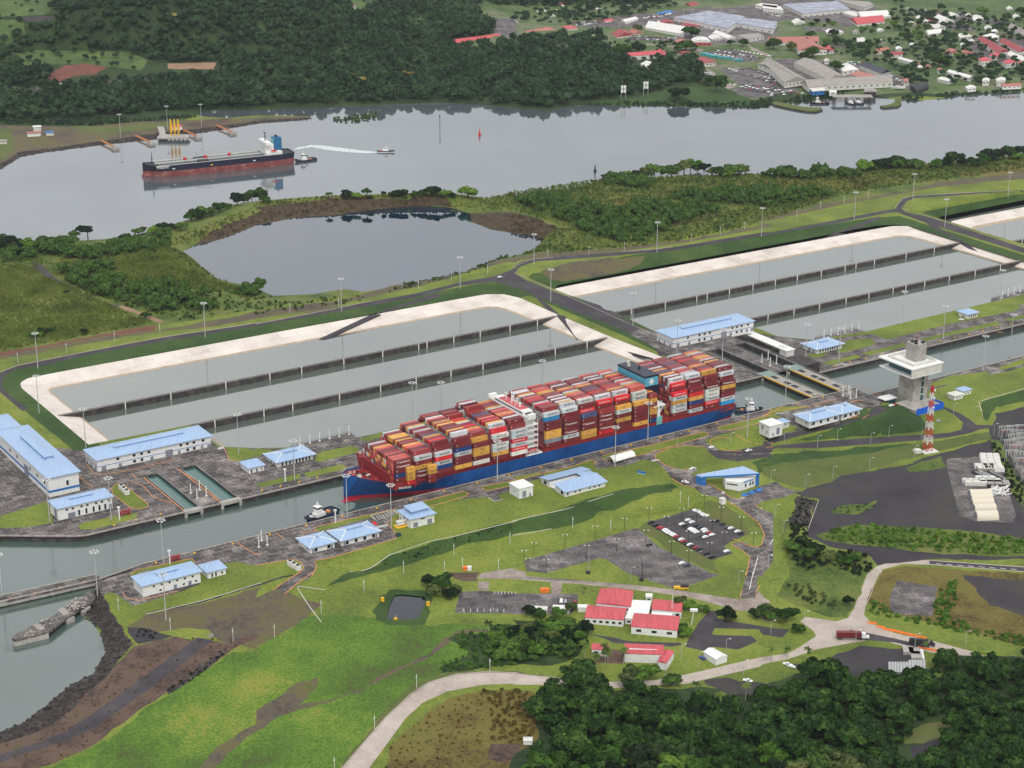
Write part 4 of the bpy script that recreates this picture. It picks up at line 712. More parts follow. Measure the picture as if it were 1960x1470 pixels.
hall('warehouse', 'white building with pale blue roof cut by the left edge, behind the tall warehouse', 300, 1267, 103, 26, 7.5, rise=3, ov=1.5, monitor=(10, 2, 1.6), wins=[('n', x, 3, 1.6, 1.6) for x in (70, 82, 94)])
hall('workshop_building', 'white building with blue roof in front of the tall warehouse', 373, 1107.5, 37, 14.5, 8.4, rise=1.6, monitor=(4, 1.2, 1), wins=[('n', x, 5.6, 1.5, 1.3) for x in (6, 10, 16, 20, 26, 30, 35)]+[('n', x, .6, 1.3, 3.6) for x in (14, 19, 24, 28, 32)], doors=[('n', 9, 0, 5, 3.6), ('n', 35.5, .4, 2, 3), ('l', 5, .3, 4, 6)])
hall('guard_hut', 'small white hut with blue roof left of the control house by the far lock wall', 511, 1112, 11.5, 13, 4.2, rise=1.2, ov=1, wins=[('n', 2, .5, 1, 2.2), ('n', 6, .5, 1, 2.2), ('n', 9.5, 1.5, 1, 1)])
CW = [('n', x, .4, 1.1, 2.8) for x in (4, 7, 10, 12.5, 15, 17.5, 20, 22.5, 25)]
def house(label, a, b, z, L_=28, D=17, wl=CW, **k): return hall('control_house', label, a, b, L_, D, 4, z, rise=2.2, ov=1.8, monitor=(1, 1.3, 1.1), wins=wl, doors=[('l', 4, 0, 1.6, 2.6), ('l', 9, 0, 1.6, 2.6)], hips=True, **k)
house('white house with blue hipped roof and slot windows near the ship\'s bow, far side', 532.5, 1112, 0)
house('white house with blue hipped roof and slot windows beyond the closed gates', 1029, 1113, -9)
hall('control_house', 'small white kiosk with blue roof beside a white car, upper right lock side', 1204, 1113, 12, 11, 4.2, -9, rise=1.2, ov=1.6, wins=[('n', x, .4, .8, 2.6) for x in (2, 4.5, 7, 9.5)], doors=[('l', 5, 0, 1.4, 2.4)])
hall('pump_building', 'two storey white building with blue roof at the bottom left of the locks', 375.5, 974, 37, 14.5, 7.2, rise=1.6, monitor=(5, 1.3, 1.1), wins=[('n', x, 4.6, 1.2, 1.2) for x in (7, 12, 17, 22, 27, 32)]+[('n', x, 1.2, 1.4, 1) for x in (11, 26, 34)], doors=[('n', 20.5, 0, 2, 2.8), ('n', 30, 0, 2, 2.8)])
hall('pump_building', 'small white annexe with blue roof beside the two storey pump building', 418, 976, 12, 11.5, 4.2, rise=1.2, ov=1, wins=[('n', 3, .5, 1, 2.4), ('n', 5.5, .5, 1, 2.4), ('n', 9.5, 1.3, 1.2, 1.2)])
def office(label, a, b, z, L_, D): return hall('lock_office', label, a, b, L_, D, 4, z, rise=2.6, ov=1.4, monitor=(.6, 1.1, 1.2), wins=[('n', x, .5, 2, 2.4) for x in np.linspace(4, L_-4, max(2, int(L_/6)))]+[('l', 4, 1.2, 1.2, 1.2)], doors=[('n', 2, 0, 1.4, 2.4), ('n', L_-2, 0, 1.4, 2.4)], hips=True)
office('smaller square white office with blue pyramid roof, lower left near side', 487, 974.5, 0, 17, 16); office('longer white office with blue hipped roof beside the square one, near the tugboat', 508.5, 973.5, 0, 27, 16)
office('longer white office with blue hipped roof left of the control tower', 898, 974, -.7, 29, 16); office('squarer white office with blue hipped roof next to the control tower\'s car park', 929.5, 974, -1, 18, 15.5)
t = hall('generator_building', 'white building with raised blue roof vent just below the ship\'s bow', 559, 973.5, 17.5, 15.5, 6.6, rise=1.8, ov=1.3, wins=[('n', 9, 4.6, 3, .8), ('l', 4, 4, 1.4, 1.2), ('l', 8, 4, 1.4, 1.2)], doors=[('n', 3.5, .3, 3.4, 3.2), ('n', 14, .3, 3.4, 3.2), ('l', 13, 0, 1.6, 2.6)])
m = MB(); m.add([(3,4,8.2),(15,4,8.2),(15,12,8.2),(3,12,8.2),(2,2.8,10),(16,2.8,10),(16,13.2,10.6),(2,13.2,10.6)], [(0,3,2,1),(4,5,6,7),(0,1,5,4),(1,2,6,5),(2,3,7,6),(3,0,4,7)]); m.build('roof_vent', M_['blue'], t)
def cube(name, label, a, b, z, L_, D, h, extra=(), cat='building'):
    t = empty(name, LA(a, b, z), YA, label=label, cat=cat); m = MB(); m.box(0,0,-1,L_,D,h); m.build('wall', M_['white'], t)
    m = MB(); m.box(-.5,-.5,h+.003,L_+.5,D+.5,h+.5); m.build('roof', M_['white'], t); windows(t, [(f,u,zz,w,hh,L_,D) for f,u,zz,w,hh in extra], 'shutter', 'louvre'); return t
cube('transformer_building', 'plain white cube building left of the U shaped blue roofed building', 644, 976, 0, 11, 12, 7, [('n', 4, .6, 3, 4.2), ('n', 8.6, 0, 1.3, 2.4), ('l', 6, 3, 1, 1)])
cube('transformer_building', 'plain white cube building near the tug at the ship\'s stern', 859.5, 974, -.7, 12, 11.5, 8, [('n', 8, .6, 3, 5), ('n', 3.5, 0, 1.2, 2.4), ('l', 8, 3.5, 2, 3), ('l', 3, 1.5, 1, 2.5)])
for (a_, b_, s_, l_, rf) in ((874, 982, 5, 'tiny flat roofed store right of the white cube building by the stern', 'offw'), (880, 984, 7, 'tiny blue roofed shed right of the white cube building by the stern', 'teal')):
    hall('store_shed', l_, a_, b_, s_, s_, 3, -.7, rise=.8 if rf == 'teal' else .15, ov=.7, roof='blue' if rf == 'teal' else 'offw', wall='offw', wins=[('n', s_/2, 1, 1, 1)])
# U-shaped building
t = empty('control_center', LA(672, 962.5, 0), YA, label='white building with U shaped pale blue roof round a court, lawn below the ship', cat='building')
m = MB(); m.box(0,0,-1,33,12,3.4); m.box(0,19,-1,33,29,3.4); m.box(22,12.003,-1,33,18.997,3.4); m.build('wall', M_['white'], t)
m = MB()
def slab(x0,y0,x1,y1,z0,z1,z2,z3): m.add([(x0,y0,z0),(x1,y0,z1),(x1,y1,z2),(x0,y1,z3),(x0,y0,z0+.4),(x1,y0,z1+.4),(x1,y1,z2+.4),(x0,y1,z3+.4)], [(0,3,2,1),(4,5,6,7),(0,1,5,4),(1,2,6,5),(2,3,7,6),(3,0,4,7)])
slab(-1.2,-1.2,34.2,12.5,3.41,3.41,5.2,5.2); slab(-1.2,19,34.2,30.2,5.2,5.2,3.41,3.41); slab(22,12.51,34.2,18.99,5.2,4.2,4.2,5.2); m.build('roof', M_['blue'], t)
m = MB(); m.box(1,12.6,-1,21.9,18.9,.35); m.build('courtyard', M_['wht2'], t)
windows(t, [('n', x, 1.3, 1.6, .9, 33, 29) for x in (8, 12, 20, 24, 28)]+[('n', 2, .5, 1.2, 2.2, 33, 29), ('l', 4, .5, 2.4, 2.4, 33, 29), ('l', 24, .5, 3, 2.4, 33, 29)])
# gate building with slanting canopy
def quadroof(pts, z, th): return pts
t = empty('entrance_gate', G(1383, 925), 0, label='white gatehouse under a big slanting blue canopy by the car park road', cat='gatehouse'); o0 = np.array(t.location)
def rel(s, z): return [tuple(W(x, y, z)-o0) for k, x, y, q in PX(s)]
zc = 7.5
q = [W(1332,908.6,6.2)-o0, W(1423,892,9.6)-o0, W(1454,906,8.4)-o0, W(1345,912.5,6.2)-o0]
m = MB(); m.add([tuple(p) for p in q]+[tuple(p-[0,0,.9]) for p in q], [(0,1,2,3),(7,6,5,4),(0,4,5,1),(1,5,6,2),(2,6,7,3),(3,7,4,0)]); cn = fixn(m.build('canopy', M_['blue'], t))
q2 = [q[0]-[0,0,.9], q[3]-[0,0,.9]+(q[2]-q[3])*.0, q[3]-[0,0,.9]+(q[1]-q[0])*.07, q[0]-[0,0,.9]+(q[1]-q[0])*.07]
m = MB(); m.add([tuple(p) for p in q2]+[(p[0],p[1],-1) for p in q2], [(0,1,2,3),(7,6,5,4),(0,4,5,1),(1,5,6,2),(2,6,7,3),(3,7,4,0)]); fixn(m.build('pillar', M_['blued'], t))
m = MB(); e = q[3]-[0,0,.91]; f_ = q[2]-[0,0,.91]; n_ = np.array([.3,-.8,0]); m.add([tuple(e),tuple(f_),tuple(f_+n_*.4),tuple(e+n_*.4),tuple(e+[0,0,1.0]),tuple(f_+[0,0,1.0]),tuple(f_+n_*.4+[0,0,1.0]),tuple(e+n_*.4+[0,0,1.0])], [(0,3,2,1),(4,5,6,7),(0,1,5,4),(1,2,6,5),(2,3,7,6),(3,0,4,7)]); fixn(m.build('fascia', M_['blued'], t))
bq = [W(1383,925,0)-o0, W(1450,934,-.8)-o0]
g0 = W(1385, 928, -.5)-o0; g1 = W(1448, 926, -.5)-o0
fp = WZ('c22 1600,800 1705,815 1840,768 1800,742 1640,745 1580,765', -.8); m = MB(); m.prism([tuple((p-o0)[:2]) for p in fp], -1.5, 5.2); bd = m.build('gatehouse_wall', M_['white'], t)
fp = [np.array(p) for p in fp]
for i, (a, b) in enumerate(((0,1),(1,2))):
    A, B = fp[a]-o0, fp[b]-o0; d = (B-A)/np.linalg.norm((B-A)[:2]); n_ = np.array([d[1], -d[0], 0]); L_ = np.linalg.norm((B-A)[:2])
    for u_, w_, z0_, h_ in ([(L_*.3, 4, 2.6, .8), (L_*.65, 4, 2.6, .8)] if i == 0 else [(L_*.35, 1.3, .3, 2.4), (L_*.6, 1.3, .3, 2.4), (L_*.75, 1.3, .3, 2.4), (L_*.5, 9, 3.6, .8)]):
        c0 = A+d*(u_-w_/2); c1 = A+d*(u_+w_/2); m = MB(); m.prism([tuple((c0-n_*.1)[:2]), tuple((c1-n_*.1)[:2]), tuple((c1+n_*.12)[:2]), tuple((c0+n_*.12)[:2])], z0_, z0_+h_); m.build('window' if w_ < 8 else 'sign_lettering', M_['glass' if w_ < 8 else 'blued'], t)
m = MB(); r0_ = W(1450,915,4)-o0; m.box(r0_[0]-1, r0_[1]-.6, -1, r0_[0]+1, r0_[1]+.6, q[2][2]-.9); m.build('pillar', M_['blued'], t)
m = MB(); s0 = W(1388, 935, -1)-o0; m.box(s0[0]-1.2, s0[1]-1, 0, s0[0]+1.2, s0[1]+1, .01) if 0 else m.box(s0[0]-3, s0[1]-8, -.8, s0[0]-1, s0[1]-7.6, .4); m.build('barrier', M_['white'], t)
cube('gate_kiosk', 'small white kiosk box beside the road below the gate canopy', *[0,0,0], 3, 3, 3.4) if 0 else None
k0 = G(1382, 966); t = empty('gate_kiosk', k0, YA, label='small white kiosk box beside the road below the gate canopy', cat='kiosk'); m = MB(); m.box(0,0,-.3,3.2,3.2,3.4); m.build('wall', M_['white'], t); m = MB(); m.box(-.3,-.3,3.403,3.5,3.5,3.7); m.build('roof', M_['offw'], t)
# flat white roofed sheds near gates, tensile canopy
t = empty('shelter', LA(1002, 1120, -9), YA, label='flat white roofed shelter between the gates and the blue roofed house', cat='shelter'); m = MB(); m.box(0,0,5,10,58,5.5); m.build('roof', M_['white'], t)
m = MB(); m.box(.5,.5,-1,9,9,5); m.box(7,12,-1,9.4,50,5); m.build('wall', M_['wht2'], t); m = MB(); m.box(3,6,5.51,7,14,5.9); m.build('roof_hatch', M_['offw'], t)
t = empty('tensile_canopy', G(1176, 889), YA+.05, label='white arched fabric canopy on the lawn beside the ship\'s hull', cat='canopy')
m = MB(); rr = []
for i in range(9):
    x = -1+i*2.5; sc = .25*math.cos(i*math.pi); rr.append([(x, 4.2*math.cos(th)+4, 1.8+2.8*math.sin(th)+sc*math.sin(th)) for th in np.linspace(0, math.pi, 9)])
n = 9
for r_ in rr: m.v += r_
for i in range(8):
    for j in range(8): m.f.append((i*n+j, i*n+j+1, (i+1)*n+j+1, (i+1)*n+j)); m.m.append(0)
cc = m.build('fabric', M_['white'], t); sm = cc.modifiers.new('s', 'SOLIDIFY'); sm.thickness = .15
for x in (0, 9, 18):
    for y in (0, 8): m = MB(); m.tube((x, y, 0), (x, y, 2), .15); m.build('pole', M_['steel'], t)
# ---------------------------------------------------------------- container ship
SH = empty('container_ship', LA(548, 1044, -4), YA, label='huge blue and red container ship filling the lock chamber', cat='ship')
def hullloft(L_, B, T, fb, bowsheer, sternw=.8, bowlen=.18, flare=.5, n=44, stern=.09):
    """stations along x: half breadth at keel / waterline / deck"""
    S = []
    for i in range(n+1):
        t = i/n; x = t*L_
        fd = min(1, (max(0, t)/bowlen))**.55; fw_ = min(1, max(0, (t-.035)/(bowlen*1.35)))**.75
        a = 1-(1-sternw)*max(0, (t-(1-stern))/stern)**2; aw = 1-(1-sternw*.75)*max(0, (t-(1-stern*1.5))/(stern*1.5))**1.5
        zd = fb+bowsheer*max(0, 1-t/(bowlen*.75))**1.5
        S.append((x, B/2*fd*a, B/2*fw_*aw, zd))
    return S
def hull(parent, L_, B, T, fb, sheer, mats, boot=1.6, deckname='deck', deckm='hullred', **k):
    S = hullloft(L_, B, T, fb, sheer, **k); mb = MB(); rings = []
    for x, bd, bw, zd in S:
        bk = bw*.85; row = []
        for y, z in ((bk, -T), (bw, -.2), (bw+(bd-bw)*.12, boot), (bd, zd)): row.append((y, z))
        rings.append([(x-(row[j][1]/ (zd))*0, -row[j][0], row[j][1]) for j in range(4)]+[(x, row[j][0], row[j][1]) for j in (3, 2, 1, 0)])
    n = 8
    for r in rings: mb.v += r
    for i in range(len(rings)-1):
        for j in range(8):
            if j == 3: continue
            q = (j+1) % 8; mb.f.append((i*n+j, i*n+q, (i+1)*n+q, (i+1)*n+j)); mb.m.append(1 if j in (0, 1, 5, 6, 7) else 0)
    for e in (0, len(rings)-1): mb.f.append(tuple(e*n+j for j in range(8))); mb.m.append(0)
    o = mb.build('hull', mats, parent); fixn(o)
    db = MB(); m = len(rings); db.v = [(r[3][0], r[3][1]*.985, r[3][2]-1.1) for r in rings]+[(r[4][0], r[4][1]*.985, r[4][2]-1.1) for r in rings]
    for i in range(m-1): db.f.append((i, i+1, m+i+1, m+i)); db.m.append(0)
    d = db.build(deckname, M_[deckm], parent); fixn(d); return S
HS = hull(SH, 318, 50.6, 8, 12.4, 8.5, [M_['hullblue'], M_['boot']], boot=2.5, sternw=.975, bowlen=.16)
m = MB(); rg = []
for x, r, zz in ((-3,.4,-.6),(-1,1.8,-1.0),(4,2.9,-1.4),(11,3.4,-2),(20,3.4,-3)): rg.append([(x, r*math.cos(a), zz+r*.75*math.sin(a)) for a in np.linspace(0, 2*math.pi, 13)[:-1]])
m.loft(rg); fixn(m.build('bulbous_bow', M_['boot'], SH)); 
m = MB(); m.add([(24,-22,12),(25,-22,12),(25,22,12),(24,22,12),(22.5,-23.2,22.3),(23.5,-23.2,22.3),(23.5,23.2,22.3),(22.5,23.2,22.3)], [(0,3,2,1),(4,5,6,7),(0,1,5,4),(1,2,6,5),(2,3,7,6),(3,0,4,7)]); fixn(m.build('breakwater', M_['hullred'], SH))
for k in range(26):
    x, y = random.uniform(5, 21), random.uniform(-.75, .75); w = 21*min(1, (x/50))**.5; m = MB(); xx, yy = x, y*w; dz = 11.3+8.5*max(0, 1-xx/38.2)**1.5
    if k % 3 == 0: m.box(xx-1, yy-.8, dz-.5, xx+1, yy+.8, dz+.7); m.tube((xx-1.6, yy, dz+.9), (xx+1.6, yy, dz+.9), .6)
    else: m.tube((xx, yy, dz-.4), (xx, yy, dz+1.3), .35, n=8); m.tube((xx+1, yy, dz-.4), (xx+1, yy, dz+1.3), .35, n=8); m.box(xx-.5,yy-.4,dz-.4,xx+1.4,yy+.4,dz+.2)
    m.build('mooring_winch', M_[['offw','dark','hullred','redroof'][k % 4]], SH)
m = MB(); m.tube((14, 0, 15), (15, 0, 33), .7, .4); m.tube((14, 0, 32), (10, 0, 20), .15); m.box(12.5,-2,29,16.5,2,29.4); m.build('foremast', M_['hullred'], SH)
mt = MB(); mt.box(-1.4,-1.4,18,1.4,1.4,18.3)
def textmesh(s, size, depth=.0, font=None, sx=1):
    cu = bpy.data.curves.new('t', 'FONT'); cu.body = s; cu.size = size; cu.extrude = depth; cu.align_x = 'CENTER'; cu.align_y = 'CENTER'; cu.resolution_u = 2; cu.offset = size*.012
    o = bpy.data.objects.new('t', cu); COL.objects.link(o); bpy.context.view_layer.update(); dg = bpy.context.evaluated_depsgraph_get()
    me = bpy.data.meshes.new_from_object(o.evaluated_get(dg)); v = [tuple(p.co) for p in me.vertices]; f = [tuple(p.vertices) for p in me.polygons]
    bpy.data.objects.remove(o); bpy.data.curves.remove(cu); bpy.data.meshes.remove(me); return [(p[0]*sx, p[1], p[2]) for p in v], f
def addtext(mb, s, size, at, mi=0, sx=1, face='n'):
    v, f = textmesh(s, size, sx=sx)
    if face == 'n': v = [(at[0]+p[0], at[1], at[2]+p[1]) for p in v]
    elif face == 'l': v = [(at[0], at[1]-p[0], at[2]+p[1]) for p in v]
    elif face == 't': v = [(at[0]+p[0], at[1]+p[1], at[2]) for p in v]
    k = mb.mi; mb.mi = mi; mb.add(v, f); mb.mi = k
m = MB(); addtext(m, 'MAERSK', 2.4, (0,0,0)); 
nm_ = m.build('name_lettering', M_['white'], SH); nm_.location = (33.5, -24.3, 10.8); nm_.rotation_euler = (math.radians(8), 0, math.radians(-16))
# deck house forward, with wings; funnel casing aft; lashing bridges
m = MB(); m.box(131, -20, 10, 140, 20, 38); m.build('deckhouse', M_['white'], SH)
m = MB(); m.box(131.5, -19, 38.002, 139, 19, 43); bh = m.build('bridge', M_['white'], SH)
m = MB(); m.add([(130.5,-26,39.5),(137,-26,39.5),(137,26,39.5),(130.5,26,39.5),(130.5,-26,40.3),(137,-26,40.3),(137,26,40.3),(130.5,26,40.3)], [(0,3,2,1),(4,5,6,7),(0,1,5,4),(1,2,6,5),(2,3,7,6),(3,0,4,7)])
m.box(130.4,-26,40.31,130.8,26,41.4); m.box(136.7,-26,40.31,137.1,-19.1,41.4); m.box(136.7,19.1,40.31,137.1,26,41.4)
for s in (-1, 1): m.box(131,-26 if s < 0 else 23.5,40.32,137,-23.5 if s < 0 else 26,42.8); m.add([(131,s*20,32),(137,s*20,32),(137,s*20,39.49),(131,s*20,39.49),(131,s*26,39),(137,s*26,39)], [(0,1,2,3),(0,4,5,1),(3,2,5,4),(0,3,4),(1,5,2)])
m.build('bridge_wing', M_['white'], SH)
m = MB(); m.box(131.35, -17, 40.4, 131.49, 17, 42); m.build('bridge_windows', M_['glass'], bh); m = MB(); m.box(133,-19.1,40.4,138,-19.003,42); m.build('bridge_windows', M_['glass'], bh)
m = MB(); m.box(132, -14, 43.003, 138.6, 14, 43.4); m.build('monkey_deck', M_['redroof'], bh)
for x, y, h_, r in ((134,0,9,.5),(136,-4,5,.4),(134,7,6,.3),(137,3,4,.8),(135,-9,3,.9),(133,-6,4,.25),(136,10,4,.5)): m = MB(); m.tube((x,y,43.4),(x,y,43.4+h_),r,r*.7); m.box(x-.3,y-1.6,43.4+h_*.8,x+.3,y+1.6,43.4+h_*.8+.3); m.build('radar_mast' if h_ > 4.5 else 'antenna', M_['white'], bh)
for z in (14, 18, 22, 26, 30, 34): m = MB(); m.box(130.6, -24.5, z, 140.4, -20.004, z+.3); m.box(131,-24.4,z+.31,131.3,-24.1,z+3.98); m.box(139.6,-24.4,z+.31,139.9,-24.1,z+3.98); m.box(130.6,-24.6,z+1.3,140.4,-24.503,z+1.45); m.build('side_platform', M_['white'], SH)
m = MB(); m.box(130.5,-25.2,8.6,143.5,-21,13.2); m.build('boat_platform', M_['white'], SH)
m = MB(); rg = [[(x, -23+r*math.cos(a), 15.6+r*.8*math.sin(a)) for a in np.linspace(0, 2*math.pi, 9)[:-1]] for x, r in ((132,.5),(133.5,1.5),(138.5,1.5),(140,.5))]; m.loft(rg); fixn(m.build('lifeboat', M_['redroof'], SH))
m = MB(); m.box(239, -14.5, 10, 252, 18, 39); m.build('funnel_casing', M_['navy'], SH)
m = MB(); m.box(239, -14.9, 39.003, 251, 18.4, 45.6); fu = m.build('funnel', flat('funnel_blue', (84,158,182), var=.05), SH)
m = MB(); m.box(238.9,-15.0,45.603,251.1,18.5,46.9) ; m.build('funnel_top', M_['navy'], fu)
m = MB(); m.tube((243,10,46.9),(242,10,51),1.2); m.build('exhaust_pipe', M_['offw'], fu); m = MB(); m.tube((247,3,46.9),(247,3,48.4),1); m.build('exhaust_pipe', M_['dark'], fu)
def star(mb, cx_, y, cz, R_, r_, n=7):
    vs = [(cx_, y, cz)]+[(cx_+(R_ if i % 2 == 0 else r_)*math.sin(math.pi*i/n), y, cz+(R_ if i % 2 == 0 else r_)*math.cos(math.pi*i/n)) for i in range(2*n)]
    mb.add(vs, [(0, 1+i, 1+(i+1) % (2*n)) for i in range(2*n)])
m = MB(); star(m, 245, -14.96, 42.3, 3.3, 1.2); m.build('funnel_star', M_['white'], fu)
m = MB(); m.box(240,-25,26,251,-15.1,26.6); m.box(241,-25,26.61,241.2,-16,27.8); m.box(244.5,-24,8.5,246.5,-22,26); m.tube((245.5,-23,18),(250,-23,26),.5); m.tube((245.5,-23,18),(241,-23,26),.5); m.build('side_gantry', M_['white'], SH); m = MB(); m.box(243,-25,12,248,-21,18); m.build('crane_cabin', M_['teal'], SH)
BAYS = [(27.2,5),(42,6),(57,6),(72.5,7),(87,7),(102.5,7),(118,7),(146.3,9),(161.5,9),(176.8,9),(191.7,9),(207,9),(222.3,9),(257.3,9),(272.5,9),(287.5,9),(302.5,9)]
for i, (x, n_) in enumerate(BAYS):
    m = MB(); top = 14+min(n_, 4)*3.1*.55
    for y in np.arange(-24.6, 25, 4.9): m.box(x-1.2, y-.18, 9.5, x-.5, y+.18, 14.9)
    m.box(x-1.25,-25,14.91,x-.45,25,15.3); m.box(x-.3,-24.9,11.4,x+13.4,24.9,14.95) if 0 else None
    m.build('lashing_bridge', M_['hullred'], SH)
m = MB(); m.box(26,-22.5,9.9,140,22.5,14.6) ; m.box(145.5,-24.6,9.9,316,24.6,14.6); m.build('hatch_covers', M_['hullred'], SH)
m = MB()
for x in np.arange(60, 316, 6.5): m.box(x,-25.1,11.3,x+.35,-24.75,14.9); m.box(x-.2,-25.1,14.2,x+6.5,-24.9,14.4)
m.build('deck_rail_frame', M_['hullred'], SH)
# containers ------------------------------------------------------------------
CC = dict(m=('maroon',(112,36,42)), M=('brownish red',(142,52,54)), w=('pale grey',(188,190,192)), W=('white',(214,212,204)), r=('bright red',(206,34,44)), y=('mustard yellow',(206,154,72)), b=('dark blue',(22,52,112)), c=('light blue',(40,132,186)), g=('grey',(126,132,142)), s=('slate blue',(62,74,110)), o=('salmon red',(200,92,80)))
CM = {k: mat('container_'+k, [tuple(x*.86 for x in c), c, tuple(min(255, x*1.1) for x in c)], .25, rough=.42, scale2=2., objvar=.25, spec=.5, ior=1.5) for k, (n_, c) in CC.items()}
INK = flat('ink_dark', (34,40,48)); INKW = M_['white']; INKC = flat('ink_cyan', (150,214,226))
CME = {}
def contmesh(code, L_=12.9):
    key = (code, L_)
    if key in CME: return CME[key]
    k = code[0]; mb = MB(); W_ = 2.42; Hh = 3.02
    mb.box(0, 0, 0, L_, W_, Hh)
    mb.mi = 1
    for x in (0, L_-.22): mb.box(x-.02 if x == 0 else x, -.02, -.01 if 0 else .0, x+.22 if x == 0 else x+.24, .0-.001, Hh)
    mb.mi = 0
    mats = [CM[k], CM[k], INK if k in 'wWy' else INKW, INKC]
    # roof and side corrugation ribs
    for x in np.arange(.7, L_-.5, 1.1): mb.box(x, .25, Hh+.003, x+.3, W_-.25, Hh+.05)
    if len(code) > 1:
        c = code[1]
        if c == 'K': addtext(mb, 'MAERSK', 1.75, (L_*.56, -.03, Hh*.5), 2, 1.25); mb.mi = 3; mb.box(L_*.12, -.03, .9, L_*.12+1.3, -.02, 2.1); mb.mi = 0
        if c == 'H': addtext(mb, 'HAMBURG SÜD', 1.25, (L_*.5, -.03, Hh*.5), 2, 1.05)
        if c == 'T': addtext(mb, 'Textainer', 1.9, (L_*.52, -.03, Hh*.5), 2, 1.25)
        if c == 'E': addtext(mb, 'MSC', 1.1, (L_*.52, -.03, Hh*.52), 2, 1)
        if c == 'L': addtext(mb, 'CAI', 1.1, (L_*.52, -.03, Hh*.52), 2, 1)
    if k in 'mMrobs':
        mb.mi = 2; mb.box(L_*.1, -.03, 1.2, L_*.1+.3, -.02, 2.3); mb.mi = 0
    me = mb.mesh('container', mats); CME[key] = me; return me
# near side columns, lowest first, of the outermost row (row 0), then rows 1 and 2 above it
SIDE = ['mbmTT','TTbyMK','m bKrK'.replace(' ',''),'']
def tk(s): return s.split()
NEAR = [ # per bay: row0 bottom->top, row1 (tiers above row0), row2
 (tk('m b m mT mT'), [], []), (tk('mT mT yE m wK'), tk('M'), []), (tk('m b wK r wK'), tk('m'), tk('m')), (tk('yE m m wK b m'), tk('m'), tk('w')),
 (tk('W m yE yE m'), tk('yE'), tk('M')), (tk('m yE wK WK m WK'), tk('r'), tk('wK')), (tk('W rH wK rH wK wK'), tk('M'), tk('mE')),
 (tk('m g yE yE m m'), tk('c wK'), tk('M')), (tk('m wK mT m mT m'), tk('m wK'), tk('wK')), (tk('yE yE m mT m s'), tk('rH m'), tk('WK')), (tk('r mT m mT mT M'), tk('m rH'), tk('wK')),
 (tk('m m yE m wK yE'), tk('m rH'), tk('wK')), (tk('yE m m m M yE'), tk('wK WK'), tk('o')), (tk('m wK wK yE wK rH'), tk('m rH'), tk('wK')), (tk('wK m b yE r m'), tk('m mT'), tk('wK')),
 (tk('mL rH wK WK WK mT'), tk('m m'), tk('yE')), (tk('c wK m m yE mT'), tk('m wK'), tk('mL'))]
NROW = 20; TH_ = 3.1; ZB = 15.0
RNG2 = random.Random(11)
POOLC = 'mmmmmMMMMMMwwwoooryyysmm'
grid = []     # (bay,row,tier,code)
for bi, (x, nt) in enumerate(BAYS):
    r0_, r1_, r2_ = NEAR[bi]; n0 = len(r0_); t1 = n0+len(r1_); t2 = t1+len(r2_)
    rows = 18 if bi == 0 else (19 if bi == 1 else 20); 
    for row in range(rows):
        yy = row+(NROW-rows)/2
        if row == 0: tiers = n0
        elif row == 1: tiers = t1
        elif row == rows-1: tiers = max(4, t2-1)
        else: tiers = t2
        if bi == 0 and row in (rows-1, rows-2): tiers -= 1
        if bi in (4, 5) and row > 13: tiers = t2 + (1 if row % 5 else 0) - (row > 18)
        last = None
        for t_ in range(tiers):
            code = None
            if row == 0: code = r0_[t_]
            elif row == 1 and t_ >= n0: code = r1_[t_-n0]
            elif row == 2 and t_ >= t1 and r2_: code = r2_[min(len(r2_)-1, t_-t1)]
            if code is None: code = RNG2.choice(POOLC)
            grid.append((bi, row, yy, t_, code, tiers))
top = {(g[0], g[1]): g[5] for g in grid}
def score(g):
    bi, row, yy, t_, code, tiers = g
    side = t_ >= top.get((bi, row-1), 0); tp = t_ == tiers-1
    endv = (bi == 0 or t_ >= top.get((bi-1, row), 99) or bi == 13) 
    vis = (2.2 if side else 0)+(1 if tp else 0)+(.3 if endv else 0)
    return vis*(1+.001*(17-bi)+.01*(20-row)/20)
vis = [g for g in grid if score(g) > 0]; vis.sort(key=score, reverse=True)
indiv, rest = vis[:292], vis[292:]
def cpos(g): return 548+BAYS[g[0]][0]+.05, 1044-24.9+g[2]*2.49, -4+ZB+g[3]*TH_
def clabel(g):
    bi, row, yy, t_, code, tiers = g; d = tiers-t_
    tt = 'topmost' if d == 1 else (ordn(d)+' from top')
    rr = 'outermost near side stack' if row == 0 else ordn(row+1)+' stack from near side'
    return '%s container, %s, %s, %s bay from bow' % (CC[code[0]][0], tt, rr, ordn(bi+1))
for g in indiv:
    code = g[4] if g[3] >= top.get((g[0], g[1]-1), 0) else g[4][0]
    o = bpy.data.objects.new('shipping_container', contmesh(code)); COL.objects.link(o); a, b, z = cpos(g); o.location = LA(a, b, z); o.rotation_euler = (0, 0, YA)
    setp(o, clabel(g), 'container', 'containers stacked on the ship')
keys = sorted(CM); V = []; Fq = []; MI = []
for g in rest:
    a, b, z = cpos(g); n = len(V)
    for dz in (0, 3.02):
        for dx, dy in ((0,0),(12.9,0),(12.9,2.42),(0,2.42)): V.append(LA(a+dx, b+dy, z+dz))
    for f in ((4,5,6,7),(0,1,5,4),(1,2,6,5),(2,3,7,6),(3,0,4,7)): Fq.append([q+n for q in f]); MI.append(keys.index(g[4][0]))
o = bpy.data.objects.new('shipping_containers', npmesh('shipping_containers', np.array(V), np.array(Fq), [CM[k] for k in keys], MI)); COL.objects.link(o); setp(o, 'remaining mixed containers packed across the ship behind the nearer stacks', 'containers', kind='stuff')
